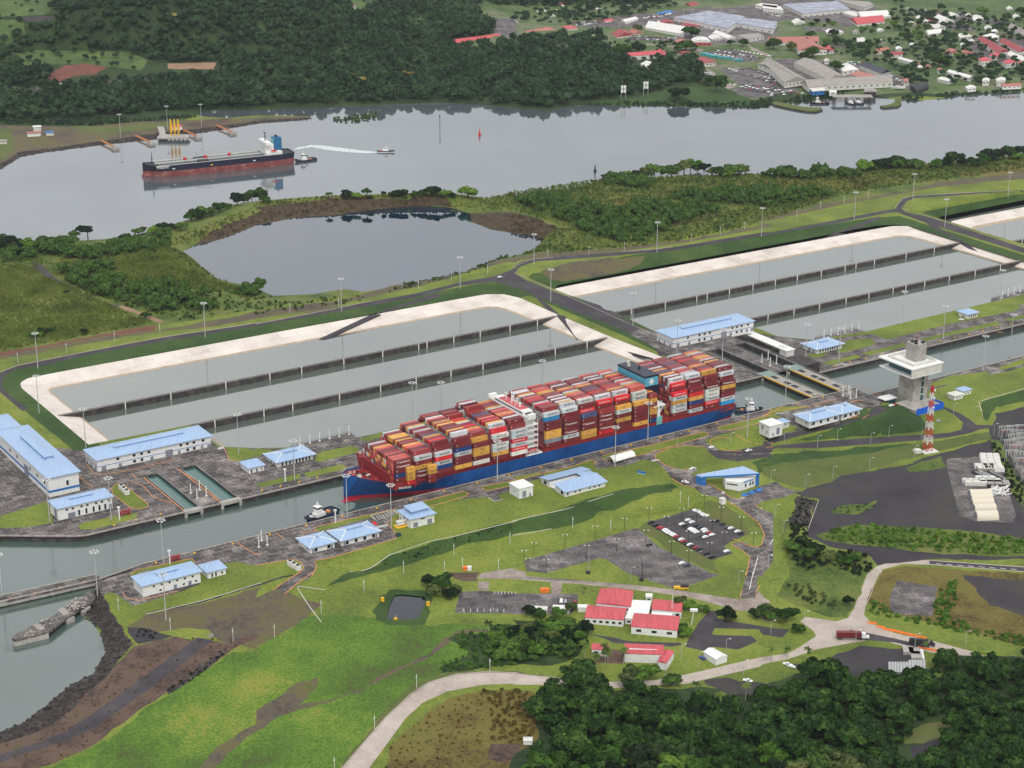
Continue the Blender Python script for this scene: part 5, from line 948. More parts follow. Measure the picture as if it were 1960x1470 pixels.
# short containers: bow pairs and the short bay before the funnel
def short(x, yy, t_, code, lb):
    o = bpy.data.objects.new('short_container', contmesh(code, 6.2)); COL.objects.link(o); o.location = LA(548+x, 1044-24.9+yy*2.49, -4+13.2+t_*TH_); o.rotation_euler = (0, 0, YA); setp(o, lb, 'container', 'short containers along the ship side')
for i, c in enumerate(tk('r yE yE yE')): short(35, -.9+.9, i-.3, c, 'short %s container, %s from bottom in the foremost side stack' % (CC[c[0]][0], ordn(i+1)))
for i, c in enumerate(tk('m m yE yE')): short(50, -1.0, i-.6, c, 'short %s container, %s from bottom in the second side stack' % (CC[c[0]][0], ordn(i+1)))
for i, c in enumerate(tk('b m yE yE mL yE M')):
    for r_ in range(8): 
        if r_ == 0 or i == 6: short(237.2-.4, r_*1., i+.55, c if r_ == 0 else RNG2.choice('mMyo'), 'short %s container, %s from bottom, %s stack just before the funnel' % ('', ordn(i+1), ordn(r_+1)) if 0 else 'short container, %s from bottom, %s stack inward, just before the funnel' % (ordn(i+1), ordn(r_+1)))
# ---------------------------------------------------------------- tugs and boats
def tug(name, label, p, rz, L_=28, B=11, s=1, blue='tugblue', up='white'):
    t = empty(name, p, rz, label=label, cat='tugboat'); t.scale = (s, s, s)
    S = hull(t, L_, B, 2.5, 2.4, 1.8, [M_[blue], M_[blue]], boot=.4, deckm='dark', sternw=.8, bowlen=.35, n=20)
    m = MB(); m.box(7.5,-2.8,1.2,16,2.8,3.8); m.build('cabin', M_[up], t); m = MB(); m.box(8.5,-2.3,3.803,13,2.3,6.4); m.build('upper_cabin', M_[up], t)
    m = MB(); m.box(8.6,-2.2,6.403,12.5,2.2,8.6); wh = m.build('wheelhouse', M_[up], t); m = MB(); m.box(8.5,-2.3,7.2,12.6,2.3,8.3); m.build('window_band', M_['glass'], wh); m = MB(); m.box(8.2,-2.6,8.605,12.9,2.6,8.9); m.build('roof', M_['white'], wh)
    m = MB(); m.tube((10.5,0,8.9),(10.5,0,13),.2); m.box(10.2,-1.4,11,10.8,1.4,11.2); m.build('mast', M_['white'], t)
    for sgn in (-1, 1): m = MB(); m.tube((15.8,sgn*2.2,4.2),(15.8,sgn*2.2,7),.5); m.build('exhaust_funnel', M_['dark'], t)
    m = MB(); m.tube((4.5,-1.5,2.6),(4.5,1.5,2.6),.9,n=10); m.build('winch', M_['offw'], t); m = MB(); m.box(19,-1.5,1.3,21.5,1.5,2.6); m.build('tow_gear', M_['orange'], t)
    m = MB(); 
    for k in range(8): a = -math.pi/2+math.pi*k/7; m.tube((1.2-math.cos(a)*1.4, math.sin(a)*2.2, 2.4), (1.0-math.cos(a)*1.8, math.sin(a)*2.4, 3.2), .7)
    m.build('bow_fender', M_['dark'], t); return t
def along(p, q, z): a, b = W(*p, z), W(*q, z); return a, math.atan2(b[1]-a[1], b[0]-a[0]), np.linalg.norm(b-a)
a, r, l = along((587,999), (643,977), -4); tug('tugboat', 'dark blue tugboat with white wheelhouse sailing ahead of the ship\'s bow', a, r, s=l/28)
a, r, l = along((1458,786), (1404,788), -4); tug('tugboat', 'dark blue tugboat with white superstructure pushing at the ship\'s stern', a+[0,0,0], r, s=l/28*.98)
a, r, l = along((567,311), (606,306), -14); tug('tugboat', 'small black tugboat with white cabin behind the tanker\'s stern', a+E2*2, r, s=l/28, blue='navy')
a, r, l = along((755,291.5), (722,291), -14)
t = empty('patrol_boat', a, r, label='small white and black motorboat leaving a white wake on the river', cat='boat'); t.scale = (l/28,)*3
hull(t, 28, 7, 1.5, 2.6, 1.2, [M_['navy'], M_['white']], boot=.8, deckm='offw', sternw=.9, bowlen=.35, n=16)
m = MB(); m.box(10,-2.4,1.6,19,2.4,5); m.build('cabin', M_['white'], t); m = MB(); m.box(11,-2,5.003,15,2,7.2); w_ = m.build('wheelhouse', M_['white'], t); m = MB(); m.box(10.9,-2.1,5.9,15.1,2.1,6.8); m.build('window_band', M_['glass'], w_); m = MB(); m.tube((14,0,7.2),(14,0,10.5),.2); m.build('mast', M_['white'], t); m = MB(); m.box(20,-1.2,1.6,23,1.2,3.2); m.build('deck_gear', M_['ored'], t)
mb = MB()
def ribbon(pts, ws, z, mbb):
    P = [W(x, y, z) for x, y in pts]; vs = []
    for i, p in enumerate(P):
        d = P[min(len(P)-1, i+1)]-P[max(0, i-1)]; l = np.linalg.norm(d[:2]); n = np.array([-d[1]/l, d[0]/l, 0])*ws[i]/2; vs += [p+n, p-n]
    mbb.add(vs, [(2*i, 2*i+1, 2*i+3, 2*i+2) for i in range(len(P)-1)])
ribbon([(722,291.5),(700,291),(670,288.5),(640,285),(615,281.5),(597,279.5),(575,283),(564,286)], [5,12,16,18,16,12,8,3], -13.98, mb); fixn(mb.build('wake', M_['foam'], label='white foam wake trailing behind the small motorboat', cat='wake', kind='stuff'))
mb = MB(); ribbon([(640,976),(655,972),(668,968),(676,962)], [8,13,10,4], -3.97, mb); 
WF = mat('wash', [(96,112,106),(120,134,128),(200,206,202)], .5, scale2=1.6, contrast=(.45,.75)); fixn(mb.build('propeller_wash', WF, label='foamy propeller wash between the tugboat and the ship\'s bow', cat='wash', kind='stuff'))
# ---------------------------------------------------------------- tanker
a, r, l = along((282,343), (566,313.5), -14)
l = 175; t = empty('tanker_ship', a+np.array([math.cos(r), math.sin(r), 0])*-3+np.array([-math.sin(r), math.cos(r), 0])*14, r, label='black and rust red oil tanker crossing the river on the left', cat='ship'); t.scale = (1.02, 1, 1); t.location.x += 2
hull(t, l, 29, 6, 13.5, 3, [M_['navy'], M_['bootold']], boot=6.8, deckm='dark', sternw=.75, bowlen=.09, stern=.08)
m = MB(); rg = [[(x, r_*math.cos(q), 1.2+r_*1.1*math.sin(q)) for q in np.linspace(0, 2*math.pi, 11)[:-1]] for x, r_ in ((-1.5,.6),(.5,2.4),(5,3.4),(12,3.6))]; m.loft(rg); fixn(m.build('bulbous_bow', M_['bootold'], t))
m = MB()
for x in np.arange(18, 138, 3.4): m.box(x, -14, 12.45, x+.5, 14, 13.3)
for y in (-3, -1.5, 0, 1.5, 3): m.box(14, y-.25, 13.5, 138, y+.25, 14.2)
m.build('deck_frames', M_['steel'], t); m = MB(); m.box(12,-14.4,12.45,140,-14.0,13.9); m.box(12,14,12.45,140,14.4,13.9); m.build('side_rail', M_['offw'], t)
m = MB(); m.box(62, -11, 12.5, 74, -4, 14.6); m.box(62,4,12.5,74,11,14.6); m.build('manifold', M_['dark'], t)
m = MB(); m.tube((64,6,12.5),(64,6,21),.6); m.tube((64,6,21),(80,7,22.4),.4); m.tube((80,7,22.4),(80,7,20.5),.3); m.build('hose_crane', M_['steel'], t)
m = MB(); m.tube((11,0,13),(11,0,27),.5,.3); m.box(10,-1.5,20,12,1.5,20.4); m.build('foremast', M_['dark'], t)
for x in (48, 72, 100): m = MB(); m.box(x,1,14.3,x+3,4,17); m.build('fire_monitor_box', M_['red'], t)
m = MB(); m.box(141,-12.5,12.4,160,12.5,16.5); m.build('deckhouse_base', M_['white'], t); m = MB(); m.box(141,-9,16.503,151,9,25); acc = m.build('accommodation', M_['white'], t)
m = MB(); m.box(140.6,-14,25.003,147,14,28); br = m.build('bridge', M_['white'], acc)
for z in (17.8, 20.6, 23.2):
    for y in (-6,-2,2,6): m = MB(); m.box(140.9,y-.7,z,140.997,y+.7,z+.9); m.build('window', M_['glass'], acc)
m = MB(); m.tube((144,0,28),(144,0,38),.6,.4); m.box(143.4,-2.5,33,144.6,2.5,33.4); m.box(142,-1.5,37.5,145,1.5,37.8); m.build('radar_mast', M_['dark'], t)
m = MB(); m.box(153,-5,16.503,162,6,31); fn = m.build('funnel', flat('funnel_petrol', (34,98,140)), t); m = MB(); m.box(152.9,-4.9,25,153.6,5.9,30.9) if 0 else m.box(152.85,-4,24,152.99,5,30); m.build('funnel_panel', M_['teal'], fn)
for y in (-2, 1, 4): m = MB(); m.tube((157,y,31),(157.5,y,33.5),.7,.5); m.build('exhaust_pipe', M_['dark'], fn)
m = MB(); rg = [[(x, -13.2+q_*math.cos(q), 18.3+q_*.8*math.sin(q)) for q in np.linspace(0, 2*math.pi, 9)[:-1]] for x, q_ in ((146,.5),(147.5,1.4),(152,1.4),(153.5,.5))]; m.loft(rg); fixn(m.build('lifeboat', M_['red'], t))
m = MB(); addtext(m, 'STI PARAGON', 2.1, (0,0,0)); nm_ = m.build('name_lettering', M_['white'], t); nm_.location = (19, -14.68, 11.2); nm_.rotation_euler = (0, 0, 0)
for x in (30, 74, 124): m = MB(); m.box(x,-14.65,8.8,x+3,-14.4,9.8); m.build('hull_mark', M_['yellow' if x == 74 else 'white'], t)
m = MB(); m.box(170,-.5,-1,174,.5,5); m.build('rudder', M_['bootold'], t)
# buoys and poles
def buoy(p, m_, lb):
    t = empty('buoy', p, 0, label=lb, cat='buoy'); m = MB(); m.tube((0,0,-.5),(0,0,1.6),1.9,n=12); m.build('float', M_[m_], t); m = MB(); m.tube((0,0,1.6),(0,0,6.5),1.1,.5,n=8); m.tube((0,0,6.5),(0,0,7.6),.8,.8); m.build('tower', M_[m_], t)
buoy(W(918,259,-14), 'red', 'red channel buoy floating in mid river'); buoy(W(1139,328,-14), 'dark', 'black channel buoy near the wooded bank of the river')
t = empty('channel_marker', W(842,247,-14), label='thin grey pole standing in the river near the far bank', cat='marker'); m = MB(); m.tube((0,0,-1),(0,0,19),.35); m.build('pole', M_['dark'], t); m = MB(); m.box(-.8,-.2,15,.8,.2,17); m.build('board', M_['dark'], t)
# mooring arms and loading platform at the jetty
for i, (p, q) in enumerate((((757,1055),(868,1108)),((1015,1018),(1140,1075)),((1362,970),(1488,1028)),((1628,942),(1748,995)))):
    A, B = W(p[0]/3.92, p[1]/3.92, -11.4), W(q[0]/3.92, q[1]/3.92, -11.4); d = B-A; L_ = np.linalg.norm(d[:2]); t = empty('mooring_walkway', A, math.atan2(d[1], d[0]), label='orange railed walkway to a mooring dolphin, %s from the left' % ordn(i+1), cat='walkway', group='mooring walkways of the oil jetty')
    m = MB(); m.box(0,-1,-.5,L_-5,1,0); m.box(0,-1.1,0.005,L_-5,-.8,1.2); m.box(0,.8,.005,L_-5,1.1,1.2); m.build('walkway', M_['orange'], t); m = MB(); m.box(L_-7,-4,-3.6,L_+2,4,.4); m.build('dolphin', M_['grayroof'], t); m = MB(); m.tube((L_-3,-2,.4),(L_-3,-2,1.3),.6); m.build('bollard', M_['dark'], t)
A = W(1300/3.92, 1050/3.92, -13); t = empty('loading_platform', A, .0, label='concrete oil loading platform with tall orange arms beside the jetty', cat='platform')
m = MB(); m.box(-19,-5,2,19,14,4); m.build('deck', M_['conc'], t)
for x in range(-17, 19, 5): m = MB(); m.box(x-.8,-4.5,-3,x+.8,-3,2); m.build('pile', M_['wall'], t)
m = MB(); m.add([(-19,14,2.4),(-11,14,2.4),(-22,60,2.4),(-30,60,2.4),(-19,14,3.6),(-11,14,3.6),(-22,60,3.6),(-30,60,3.6)], [(0,1,2,3),(7,6,5,4),(0,4,5,1),(1,5,6,2),(2,6,7,3),(3,7,4,0)]); fixn(m.build('access_trestle', M_['conc'], t))
for x in (-3, 1.5, 6): m = MB(); m.tube((x,4,4),(x,4,25),.9,.6); m.tube((x,4,25),(x+2,1,10),.7); m.tube((x,4,22),(x-1.6,6,12),.5); m.box(x-1,3,12,x+1,5,13); m.build('loading_arm', M_['yellow'], t)
hs_ = W(1330/3.92, 965/3.92, -9.5); t = empty('jetty_office', hs_, .2, label='small white jetty office with red roof behind the loading platform', cat='building'); m = MB(); m.box(-6,-3,-1,6,3,3); m.build('wall', M_['white'], t); m = MB(); m.box(-6.5,-3.5,3.003,6.5,3.5,3.8); m.build('roof', M_['redroof'], t)
for (x, y, w_, d_, h_, wm, rm, lb) in ((255,1020,16,7,4,'white','salmon','small white hut with orange roof on the left river bank'), (375,1015,9,6,4,'offw','blued','small hut with bright blue roof on the left river bank'), (280,980,9,7,5,'offw','white','small flat white roofed hut behind the orange roofed one'), (20,1075,10,8,3,'offw','grayroof','grey roofed hut at the left edge by the river')):
    t = empty('bank_hut', G(x/3.92, y/3.92), .3, label=lb, cat='hut'); m = MB(); m.box(-w_/2,-d_/2,-1,w_/2,d_/2,h_); m.build('wall', M_[wm], t); m = MB(); m.box(-w_/2-.7,-d_/2-.7,h_+.003,w_/2+.7,d_/2+.7,h_+.7); m.build('roof', M_[rm], t)
# ---------------------------------------------------------------- control tower
t = empty('control_tower', LA(1007, 979, -9), YA, label='tall concrete control tower with square white overhanging pod', cat='tower')
def tri(m_, x0, y0, x1, y1, z0, z1): m_.box(x0, y0, z0, x1, y1, z1)
m = MB(); m.box(0, 0, -4, 15, 16, 27); m.build('shaft', M_['conc'], t)
m = MB(); m.box(2, 2, 27.003, 12.5, 13, 49); m.build('upper_shaft', M_['conc'], t)
for z in (4, 9.5, 15, 20.5): m = MB(); m.box(8, -.12, z, 10.6, -.003, z+4.2); m.build('stair_window', M_['glassg'], t)
m = MB(); m.box(-11.5, -8.5, 27.5, 20, 27, 28.2); m.build('pod_floor', M_['white'], t)
m = MB(); m.box(-6, -4, 28.203, 18, 22, 34.5); pod = m.build('pod_room', M_['glassg'], t)
m = MB(); m.box(-11.5, -8.5, 28.21, 20.01, -7.6, 34.5); m.box(-6.2,-7.59,28.21,-5,-4.01,34.5) ; m.build('pod_side_wall', M_['offw'], t)
m = MB(); m.box(-12, -9, 34.503, 21, 28, 35.4); m.build('pod_roof', M_['white'], t)
m = MB(); m.box(-7,-5,35.41,17,-4,37.3); m.box(-7,22,35.41,17,23,37.3); m.box(-7,-3.99,35.41,-6,21.99,37.3); m.box(16,-3.99,35.41,17,21.99,37.3); m.build('roof_parapet', M_['offw'], t)
for (x, y) in ((4,5),(8,9),(5,10),(10,4)): m = MB(); m.box(x-1,y-1,49.01,x+1,y+1,50.4); m.tube((x,y,50.4),(x,y,53),.15); m.build('rooftop_equipment', M_['dark'], t)
m = MB(); m.tube((11,11,49),(11,11,56),.15); m.build('antenna', M_['red'], t)
m = MB(); addtext(m, 'CANAL DE', 1.7, (0,0,0), face='l'); addtext(m, 'PANAMÁ', 1.7, (0,0,-2.6), face='l'); o_ = m.build('wall_lettering', M_['dark'], t); o_.location = (-.06, 8, 17)
t = empty('tower_podium', LA(996, 963.5, -13), YA, label='low block with bright blue sign band at the foot of the control tower', cat='building')
m = MB(); m.box(0, 0, -1, 27, 15.4, 7); m.build('wall', M_['offw'], t); m = MB(); m.box(-.6,-.7,7.003,27.5,22,8); m.build('terrace', M_['conc'], t)
m = MB(); m.box(-.5,-.95,4.6,27.6,-.72,9.6); m.box(27.45,-.95,4.6,27.7,14,9.6); m.build('blue_sign_band', M_['blues'], t); m = MB(); addtext(m, 'MIRADOR', 1.4, (10,-1.0,7.2)); m.build('sign_lettering', M_['white'], t) if 0 else None
m = MB(); m.box(8,-.1,8.01,21,1,10.2); m.build('parapet', M_['conc'], t)
for x in (3, 6, 10, 14, 22): m = MB(); m.box(x,-.12,1.2,x+1.6,-.003,2.8); m.build('window', M_['glass'], t)
t = empty('tower_annexe', LA(993, 992, -9), YA, label='small glass sided pavilion with flat white roof left of the control tower', cat='building'); m = MB(); m.box(0,0,-1,9,7,4.5); m.build('wall', M_['glassg'], t); m = MB(); m.box(-3,-1,4.503,10,8,5.1); m.build('roof', M_['white'], t)
for a_, b_, rf, lb in ((1045,972,'offw','small white hut with flat grey roof right of the control tower'),(1058,976,'blue','small white hut with pale blue roof right of the control tower')): hall('utility_hut', lb, a_, b_, 9, 7, 3.6, -9, rise=.8, ov=.9, roof=rf, wins=[('n',3,1,1,1),('n',6,1,1,1)])
# lattice mast, red and white
p = W(1775, 862, -12.4); t = empty('lattice_mast', p, .4, label='tall red and white lattice radio mast in front of the control tower', cat='radio mast'); H_ = 50; NS = 9
for s in range(NS):
    m = MB(); z0, z1 = H_*s/NS, H_*(s+1)/NS; w0, w1 = 2.6-1.9*s/NS, 2.6-1.9*(s+1)/NS; c4 = [(-1,-1),(1,-1),(1,1),(-1,1)]
    for i in range(4):
        x, y = c4[i]; X, Y = c4[(i+1) % 4]; m.tube((x*w0,y*w0,z0),(x*w1,y*w1,z1),.22,n=4); m.tube((x*w0,y*w0,z0),(X*w1,Y*w1,z1),.14,n=4); m.tube((X*w0,Y*w0,z0),(x*w1,y*w1,z1),.14,n=4); m.tube((x*w1,y*w1,z1),(X*w1,Y*w1,z1),.14,n=4)
        wm, zm = (w0+w1)/2, (z0+z1)/2; m.tube((x*wm,y*wm,zm),(X*wm,Y*wm,zm),.14,n=4)
    m.build('mast_section', M_['red' if s % 2 == 0 else 'white'], t)
m = MB(); m.box(-6,-6,-1,6,6,.3); m.build('base_slab', M_['offw'], t); m = MB(); m.box(-12,-3,-.5,-7,1,2.6); m.build('equipment_cabin', M_['offw'], t)
for z in (34, 41, 47): m = MB(); m.tube((1,-1.4,z),(1,-1.9,z),.8,n=10); m.build('dish', M_['white'], t)
# ---------------------------------------------------------------- lamps, posts
LP = []
def proto_mast():
    t = empty('floodlight_mast', (0,0,0)); m = MB(); m.tube((0,0,-1),(0,0,30),.38,.2,n=8); m.build('pole', M_['steel'], t)
    m = MB(); pts = [(2.1*math.cos(a), 2.1*math.sin(a)) for a in np.linspace(0, 2*math.pi, 13)[:-1]]
    for i in range(12): m.tube((*pts[i], 29.6), (*pts[(i+1) % 12], 29.6), .16, n=4)
    for i in range(0, 12, 3): m.tube((0,0,29.9),(*pts[i],29.6),.14,n=4)
    m.build('lamp_ring', M_['steel'], t)
    for i in range(0, 12, 2): m = MB(); x, y = pts[i]; m.box(x*1.12-.45,y*1.12-.45,29.1,x*1.12+.45,y*1.12+.45,29.6); m.build('lamp', M_['white'], t)
    return t
def proto_lot():
    t = empty('car_park_lamp', (0,0,0)); m = MB(); m.tube((0,0,-.5),(0,0,9.2),.14,n=6); m.build('pole', M_['dark'], t); m = MB(); m.tube((-1.2,0,9.2),(1.2,0,9.2),.09,n=4); m.build('arm', M_['dark'], t)
    for s in (-1, 1): m = MB(); m.box(s*1.3-.5,-.25,9.1,s*1.3+.5,.25,9.35); m.build('lamp', M_['white'], t)
    return t
def proto_street():
    t = empty('street_lamp', (0,0,0)); m = MB(); m.tube((0,0,-.5),(0,0,9),.16,.1,n=6); m.build('pole', M_['steel'], t); m = MB(); m.tube((0,0,8.9),(1.8,0,9.4),.08,n=4); m.build('arm', M_['steel'], t); m = MB(); m.box(1.6,-.25,9.3,2.6,.25,9.5); m.build('lamp', M_['white'], t); return t
def proto_pole():
    t = empty('camera_pole', (0,0,0)); m = MB(); m.tube((0,0,-.5),(0,0,8.6),.2,.16,n=6); m.build('pole', M_['offw'], t); m = MB(); m.box(-.3,-.5,6.6,.3,.1,7.2); m.build('camera', M_['white'], t); return t
def proto_vent():
    t = empty('vent_post', (0,0,0)); m = MB(); m.box(-.28,-.28,-.5,.28,.28,7); m.build('post', M_['white'], t); m = MB(); m.box(-.8,-.8,.0,.8,.8,.35); m.build('base', M_['offw'], t); return t
used = set()
def place(pf, pts, fmt, cat, group, z=None):
    pr = None
    for i, p in enumerate(pts):
        t = PROT.get(pf)
        if t is None: t = pf(); PROT[pf] = t; c = t
        else: c = copytree(t)
        c.location = tuple(p); setp(c, fmt.replace('%', ordn(i+1)) if '%' in fmt else fmt, cat, group)
        used.add(c.name)
PROT = {}
def gp(s): return GP(s)
g_ = 'tall floodlight masts'
place(proto_mast, gp('f 72.7,705.6 393,645 654,596 881,552.5 1022,506.6 1257,482 1457,453 1635,421 1747,384 1929,380'), 'tall grey floodlight mast, % from left along the far basin road', 'floodlight mast', g_)
place(proto_mast, gp('f 75,791 164.5,857 457,868 789.7,804 1054,577 1211,624 1727,620 1914,577 1808,435'), 'tall floodlight mast, % from left among the basins', 'floodlight mast', g_)
place(proto_mast, gp('f 95,998 213,995 564,920 1295,679 1382,697 1542,686 1605,693 1805,649 1934,666'), 'tall floodlight mast, % from left on the far lock side', 'floodlight mast', g_)
place(proto_mast, gp('f 187,1142 317.6,1187 313,1079.5 664.5,990 749,1009 952,921 1177,893 1239.7,845 1430,836 1503,771 1881,709 5,1148'), 'tall floodlight mast, % listed from left on the near lock side'.replace('listed ', ''), 'floodlight mast', g_)
place(proto_mast, gp('f 231,264 321,247.5 386,243.6'), 'tall floodlight mast, % from left on the oil jetty bank', 'floodlight mast', g_)
for u, v, b_ in ((1040,684,1130), (843,776,1130)):
    P_ = None; best = None
    for a_ in range(500, 1000, 2):
        q = LA(a_, b_, 30); d = q-CP; uu = 980+F*d@RT/(d@FW)
        if best is None or abs(uu-u) < best[0]: best = (abs(uu-u), a_)
    place(proto_mast, [LA(best[1], b_, 0)], 'tall floodlight mast rising behind the ship, '+('right one' if u > 900 else 'left one'), 'floodlight mast', g_)
place(proto_lot, gp('c22 120,1430 165,1310 255,1440 397,1250 560,1330 622,1185 785,1280 843,1125 1003,1215 1027,1045 1155,1110 1195,1300 1270,1050 1322,1220 1325,1370 1385,1060 1480,1310 1500,1140 1568,1040 1590,1230 1718,1115 1810,1235 1440,950 90,1370'), 'dark twin headed car park lamp, % from left round the parking lots', 'lamp', 'car park lamps')
place(proto_street, gp('c32 95,1020 155,1140 40,1410 410,495 558,445 808,475 945,420 1190,450 1137,570 1732,405 800,665 318,790 525,730 160,470 60,760 1430,250 1585,275 1940,750 c22 1640,475 1700,970 1840,1050 1920,1400 1240,480'), 'slender street lamp, % of those along the roads near the gatehouse and tower', 'lamp', 'street lamps')
place(proto_street, gp('c23 1700,95 1400,710 1270,650 1605,610 890,65 1735,770 1150,790 c33 60,470 310,400 695,540 1140,570 1520,550'), 'slender lamp post, % along the lower roads', 'lamp', 'street lamps')
place(proto_pole, gp('c13 140,490 490,310 590,1500 812,150 890,1180 1205,870 1755,750 c03 890,290 1280,440 1750,520 c12 1108,1440 1415,1440 1485,1310 1550,1415 1820,1420 1905,1220 c22 455,1105 740,1125 1262,910 1322,945'), 'pale slim pole, % in order from the bottom left fields to the upper lawns', 'pole', 'pale poles along the fence line')
place(proto_pole, gp('c01 135,1290 500,1215 862,1135 1200,1070 c11 255,915 620,870 1220,740 1467,675 1738,625 c21 268,500 577,480 843,450 1343,385 1563,330 1745,290 c31 255,200 433,140 608,100 790,60'), 'thin fence line pole, % from left beyond the basins', 'pole', 'thin poles beyond the basins')
p = GP('c22 575,1440 975,1495')
for q, lb, h_ in ((p[0], 'stout pale pole with a control box standing in the lawn between car parks', 13), (p[1], 'dark tall utility pole at the edge of the lower car park', 12)):
    t = empty('utility_pole', q, label=lb, cat='utility pole'); m = MB(); m.tube((0,0,-.5),(0,0,h_),.3,.2); m.build('pole', M_['conc' if h_ == 13 else 'dark'], t); m = MB(); m.box(-1.6,-1,-.2,1,1,1.6); m.build('control_box', M_['dark'], t)
# vent posts platforms
place(proto_vent, gp('c12 330,480 405,465 478,448 552,430 625,415 698,400'), 'white vent post, % from left on the water edge platform near the ship\'s bow', 'post', 'white vent posts')
place(proto_vent, gp('c31 458,1100 510,1085 563,1080 615,1065 667,1050 720,1040'), 'white vent post, % from left on the water edge platform beyond the gates', 'post', 'white vent posts')
place(proto_vent, gp('c31 1795,805 1840,790 1885,775 1930,760'), 'white vent post, % from left on the platform at the right edge', 'post', 'white vent posts')
place(proto_vent, gp('c02 1432,840 1480,880 1498,815 1549,860'), 'white vent post, % from left between the two green water recesses', 'post', 'white vent posts')
place(proto_vent, gp('c12 22,1245 42,1195 85,1230'), 'white vent post, % from left by the lower near side office pair', 'post', 'white vent posts')
place(proto_vent, gp('f 1458,693 1470,688 1474,700 1486,696'), 'white vent post, % from left between the recesses behind the gates', 'post', 'white vent posts')
place(proto_vent, gp('c32 600,110 645,92 657,130 700,120'), 'white vent post, % from left at the near end of the gates', 'post', 'white vent posts')
for s, lb in (('c12 260,490 700,383 765,430 440,520','paved vent platform at the water edge near the ship\'s bow'), ('c31 390,1105 690,1035 770,1060 750,1090 440,1150','paved vent platform at the water edge beyond the gates'), ('c31 1715,810 1960,745 2100,720 2100,790 1730,845','paved vent platform at the right edge of the photo')):
    z_ = 0 if 'bow' in lb else -9; p = WZ(s, z_); o0 = p[0]; t = empty('vent_platform', o0, label=lb, cat='platform'); m = MB(); m.prism([tuple((q-o0)[:2]) for q in p], -6, .12); m.build('slab', M_['lot'], t)
    m = MB()
    for i in range(2):
        a, b = p[i]-o0, p[i+1]-o0; k = int(np.linalg.norm(b-a)//2.5)
        for j in range(k+1): q = a+(b-a)*j/max(k, 1); m.box(q[0]-.08,q[1]-.08,.1,q[0]+.08,q[1]+.08,1.3)
        m.tube((a[0],a[1],1.25),(b[0],b[1],1.25),.08,n=4)
    m.build('railing', M_['dark'], t)
# signal masts with red gear, tank unit, etc
for s, lb in (('c02 897,1040','white signal post with lamps beside the oval lawn near the water recess'), ('c02 1275,1370','white signal post behind the two storey pump building'), ('c12 597,1062','white signal post near the tugboat, on the near lock wall'), ('c12 220,752','white signal post near the ship\'s bow on the far lock wall')):
    t = empty('signal_post', GP(s)[0], label=lb, cat='signal post'); m = MB(); m.tube((0,0,-.3),(0,0,8.5),.45,n=8); m.build('pole', M_['white'], t); m = MB(); m.box(-.9,-.6,8.5,.9,.6,9.4); m.build('signal_head', M_['white'], t)
for s, lb in (('c02 940,1000','red steel winch stand on the small lawn by the far lock wall'), ('c02 1310,1345','red steel winch stand behind the two storey pump building')):
    t = empty('winch_stand', GP(s)[0], YA, label=lb, cat='winch'); m = MB(); m.box(-3,-2,0,-2,2,2.6); m.box(2,-2,0,3,2,2.6); m.box(-4,-.8,2.61,4,.8,3.4); m.tube((-1.8,0,1.4),(1.8,0,1.4),.9,n=8); m.build('frame', M_['maroonroof'], t)
t = empty('fuel_tank', GP('c12 1085,1085')[0], YA, label='white tank unit with yellow kerb beside the building below the bow', cat='tank'); m = MB(); m.box(-4,-3,-.2,4,3,.35); m.build('plinth', M_['yellow'], t); m = MB(); m.tube((-2.5,0,1.8),(2.5,0,1.8),1.3,n=12); m.build('tank', M_['white'], t); m = MB(); m.box(-3,-1.6,3.4,3,1.6,3.7); m.build('cover', M_['offw'], t)
t = empty('green_bin', GP('c12 1067,1160')[0], YA, label='dark teal waste container at the lawn edge by the longer office', cat='waste bin'); m = MB(); m.box(-1.5,-1.2,-.1,1.5,1.2,1.6); m.build('body', M_['glassg'], t); m = MB(); m.box(-1.6,-1.3,1.603,1.6,1.3,1.8); m.build('lid', M_['dark'], t)
for i, (s, g) in enumerate((('c12 258,1378','near side lawn below the square office'),('c12 285,1395','near side lawn below the square office'),('c12 315,1412','near side lawn below the square office'),('c02 912,808','oval lawn beside the gate recess'),('c02 930,826','oval lawn beside the gate recess'),('c02 950,845','oval lawn beside the gate recess'))):
    t = empty('ac_unit', GP(s)[0], YA, label='white cooling unit, %s of three on the %s' % (ordn(i % 3+1), g), cat='cooling unit', group='white cooling units on the lawns'); m = MB(); m.box(-1.6,-1.6,-.2,1.6,1.6,3); m.build('body', M_['wht2'], t); m = MB(); m.tube((0,0,3),(0,0,3.4),1.2,n=10); m.build('fan', M_['dark'], t)
for i, s in enumerate(('c22 970,690',)): t = empty('blue_sign', GP(s)[0], -.4, label='small blue sign board lying on the lawn beside the canopy', cat='sign'); m = MB(); m.box(-3,-.3,0,3,.3,1.6); m.build('board', M_['blued'], t); m = MB(); m.box(-3,-.6,-.2,3,.6,0); m.build('base', M_['white'], t)
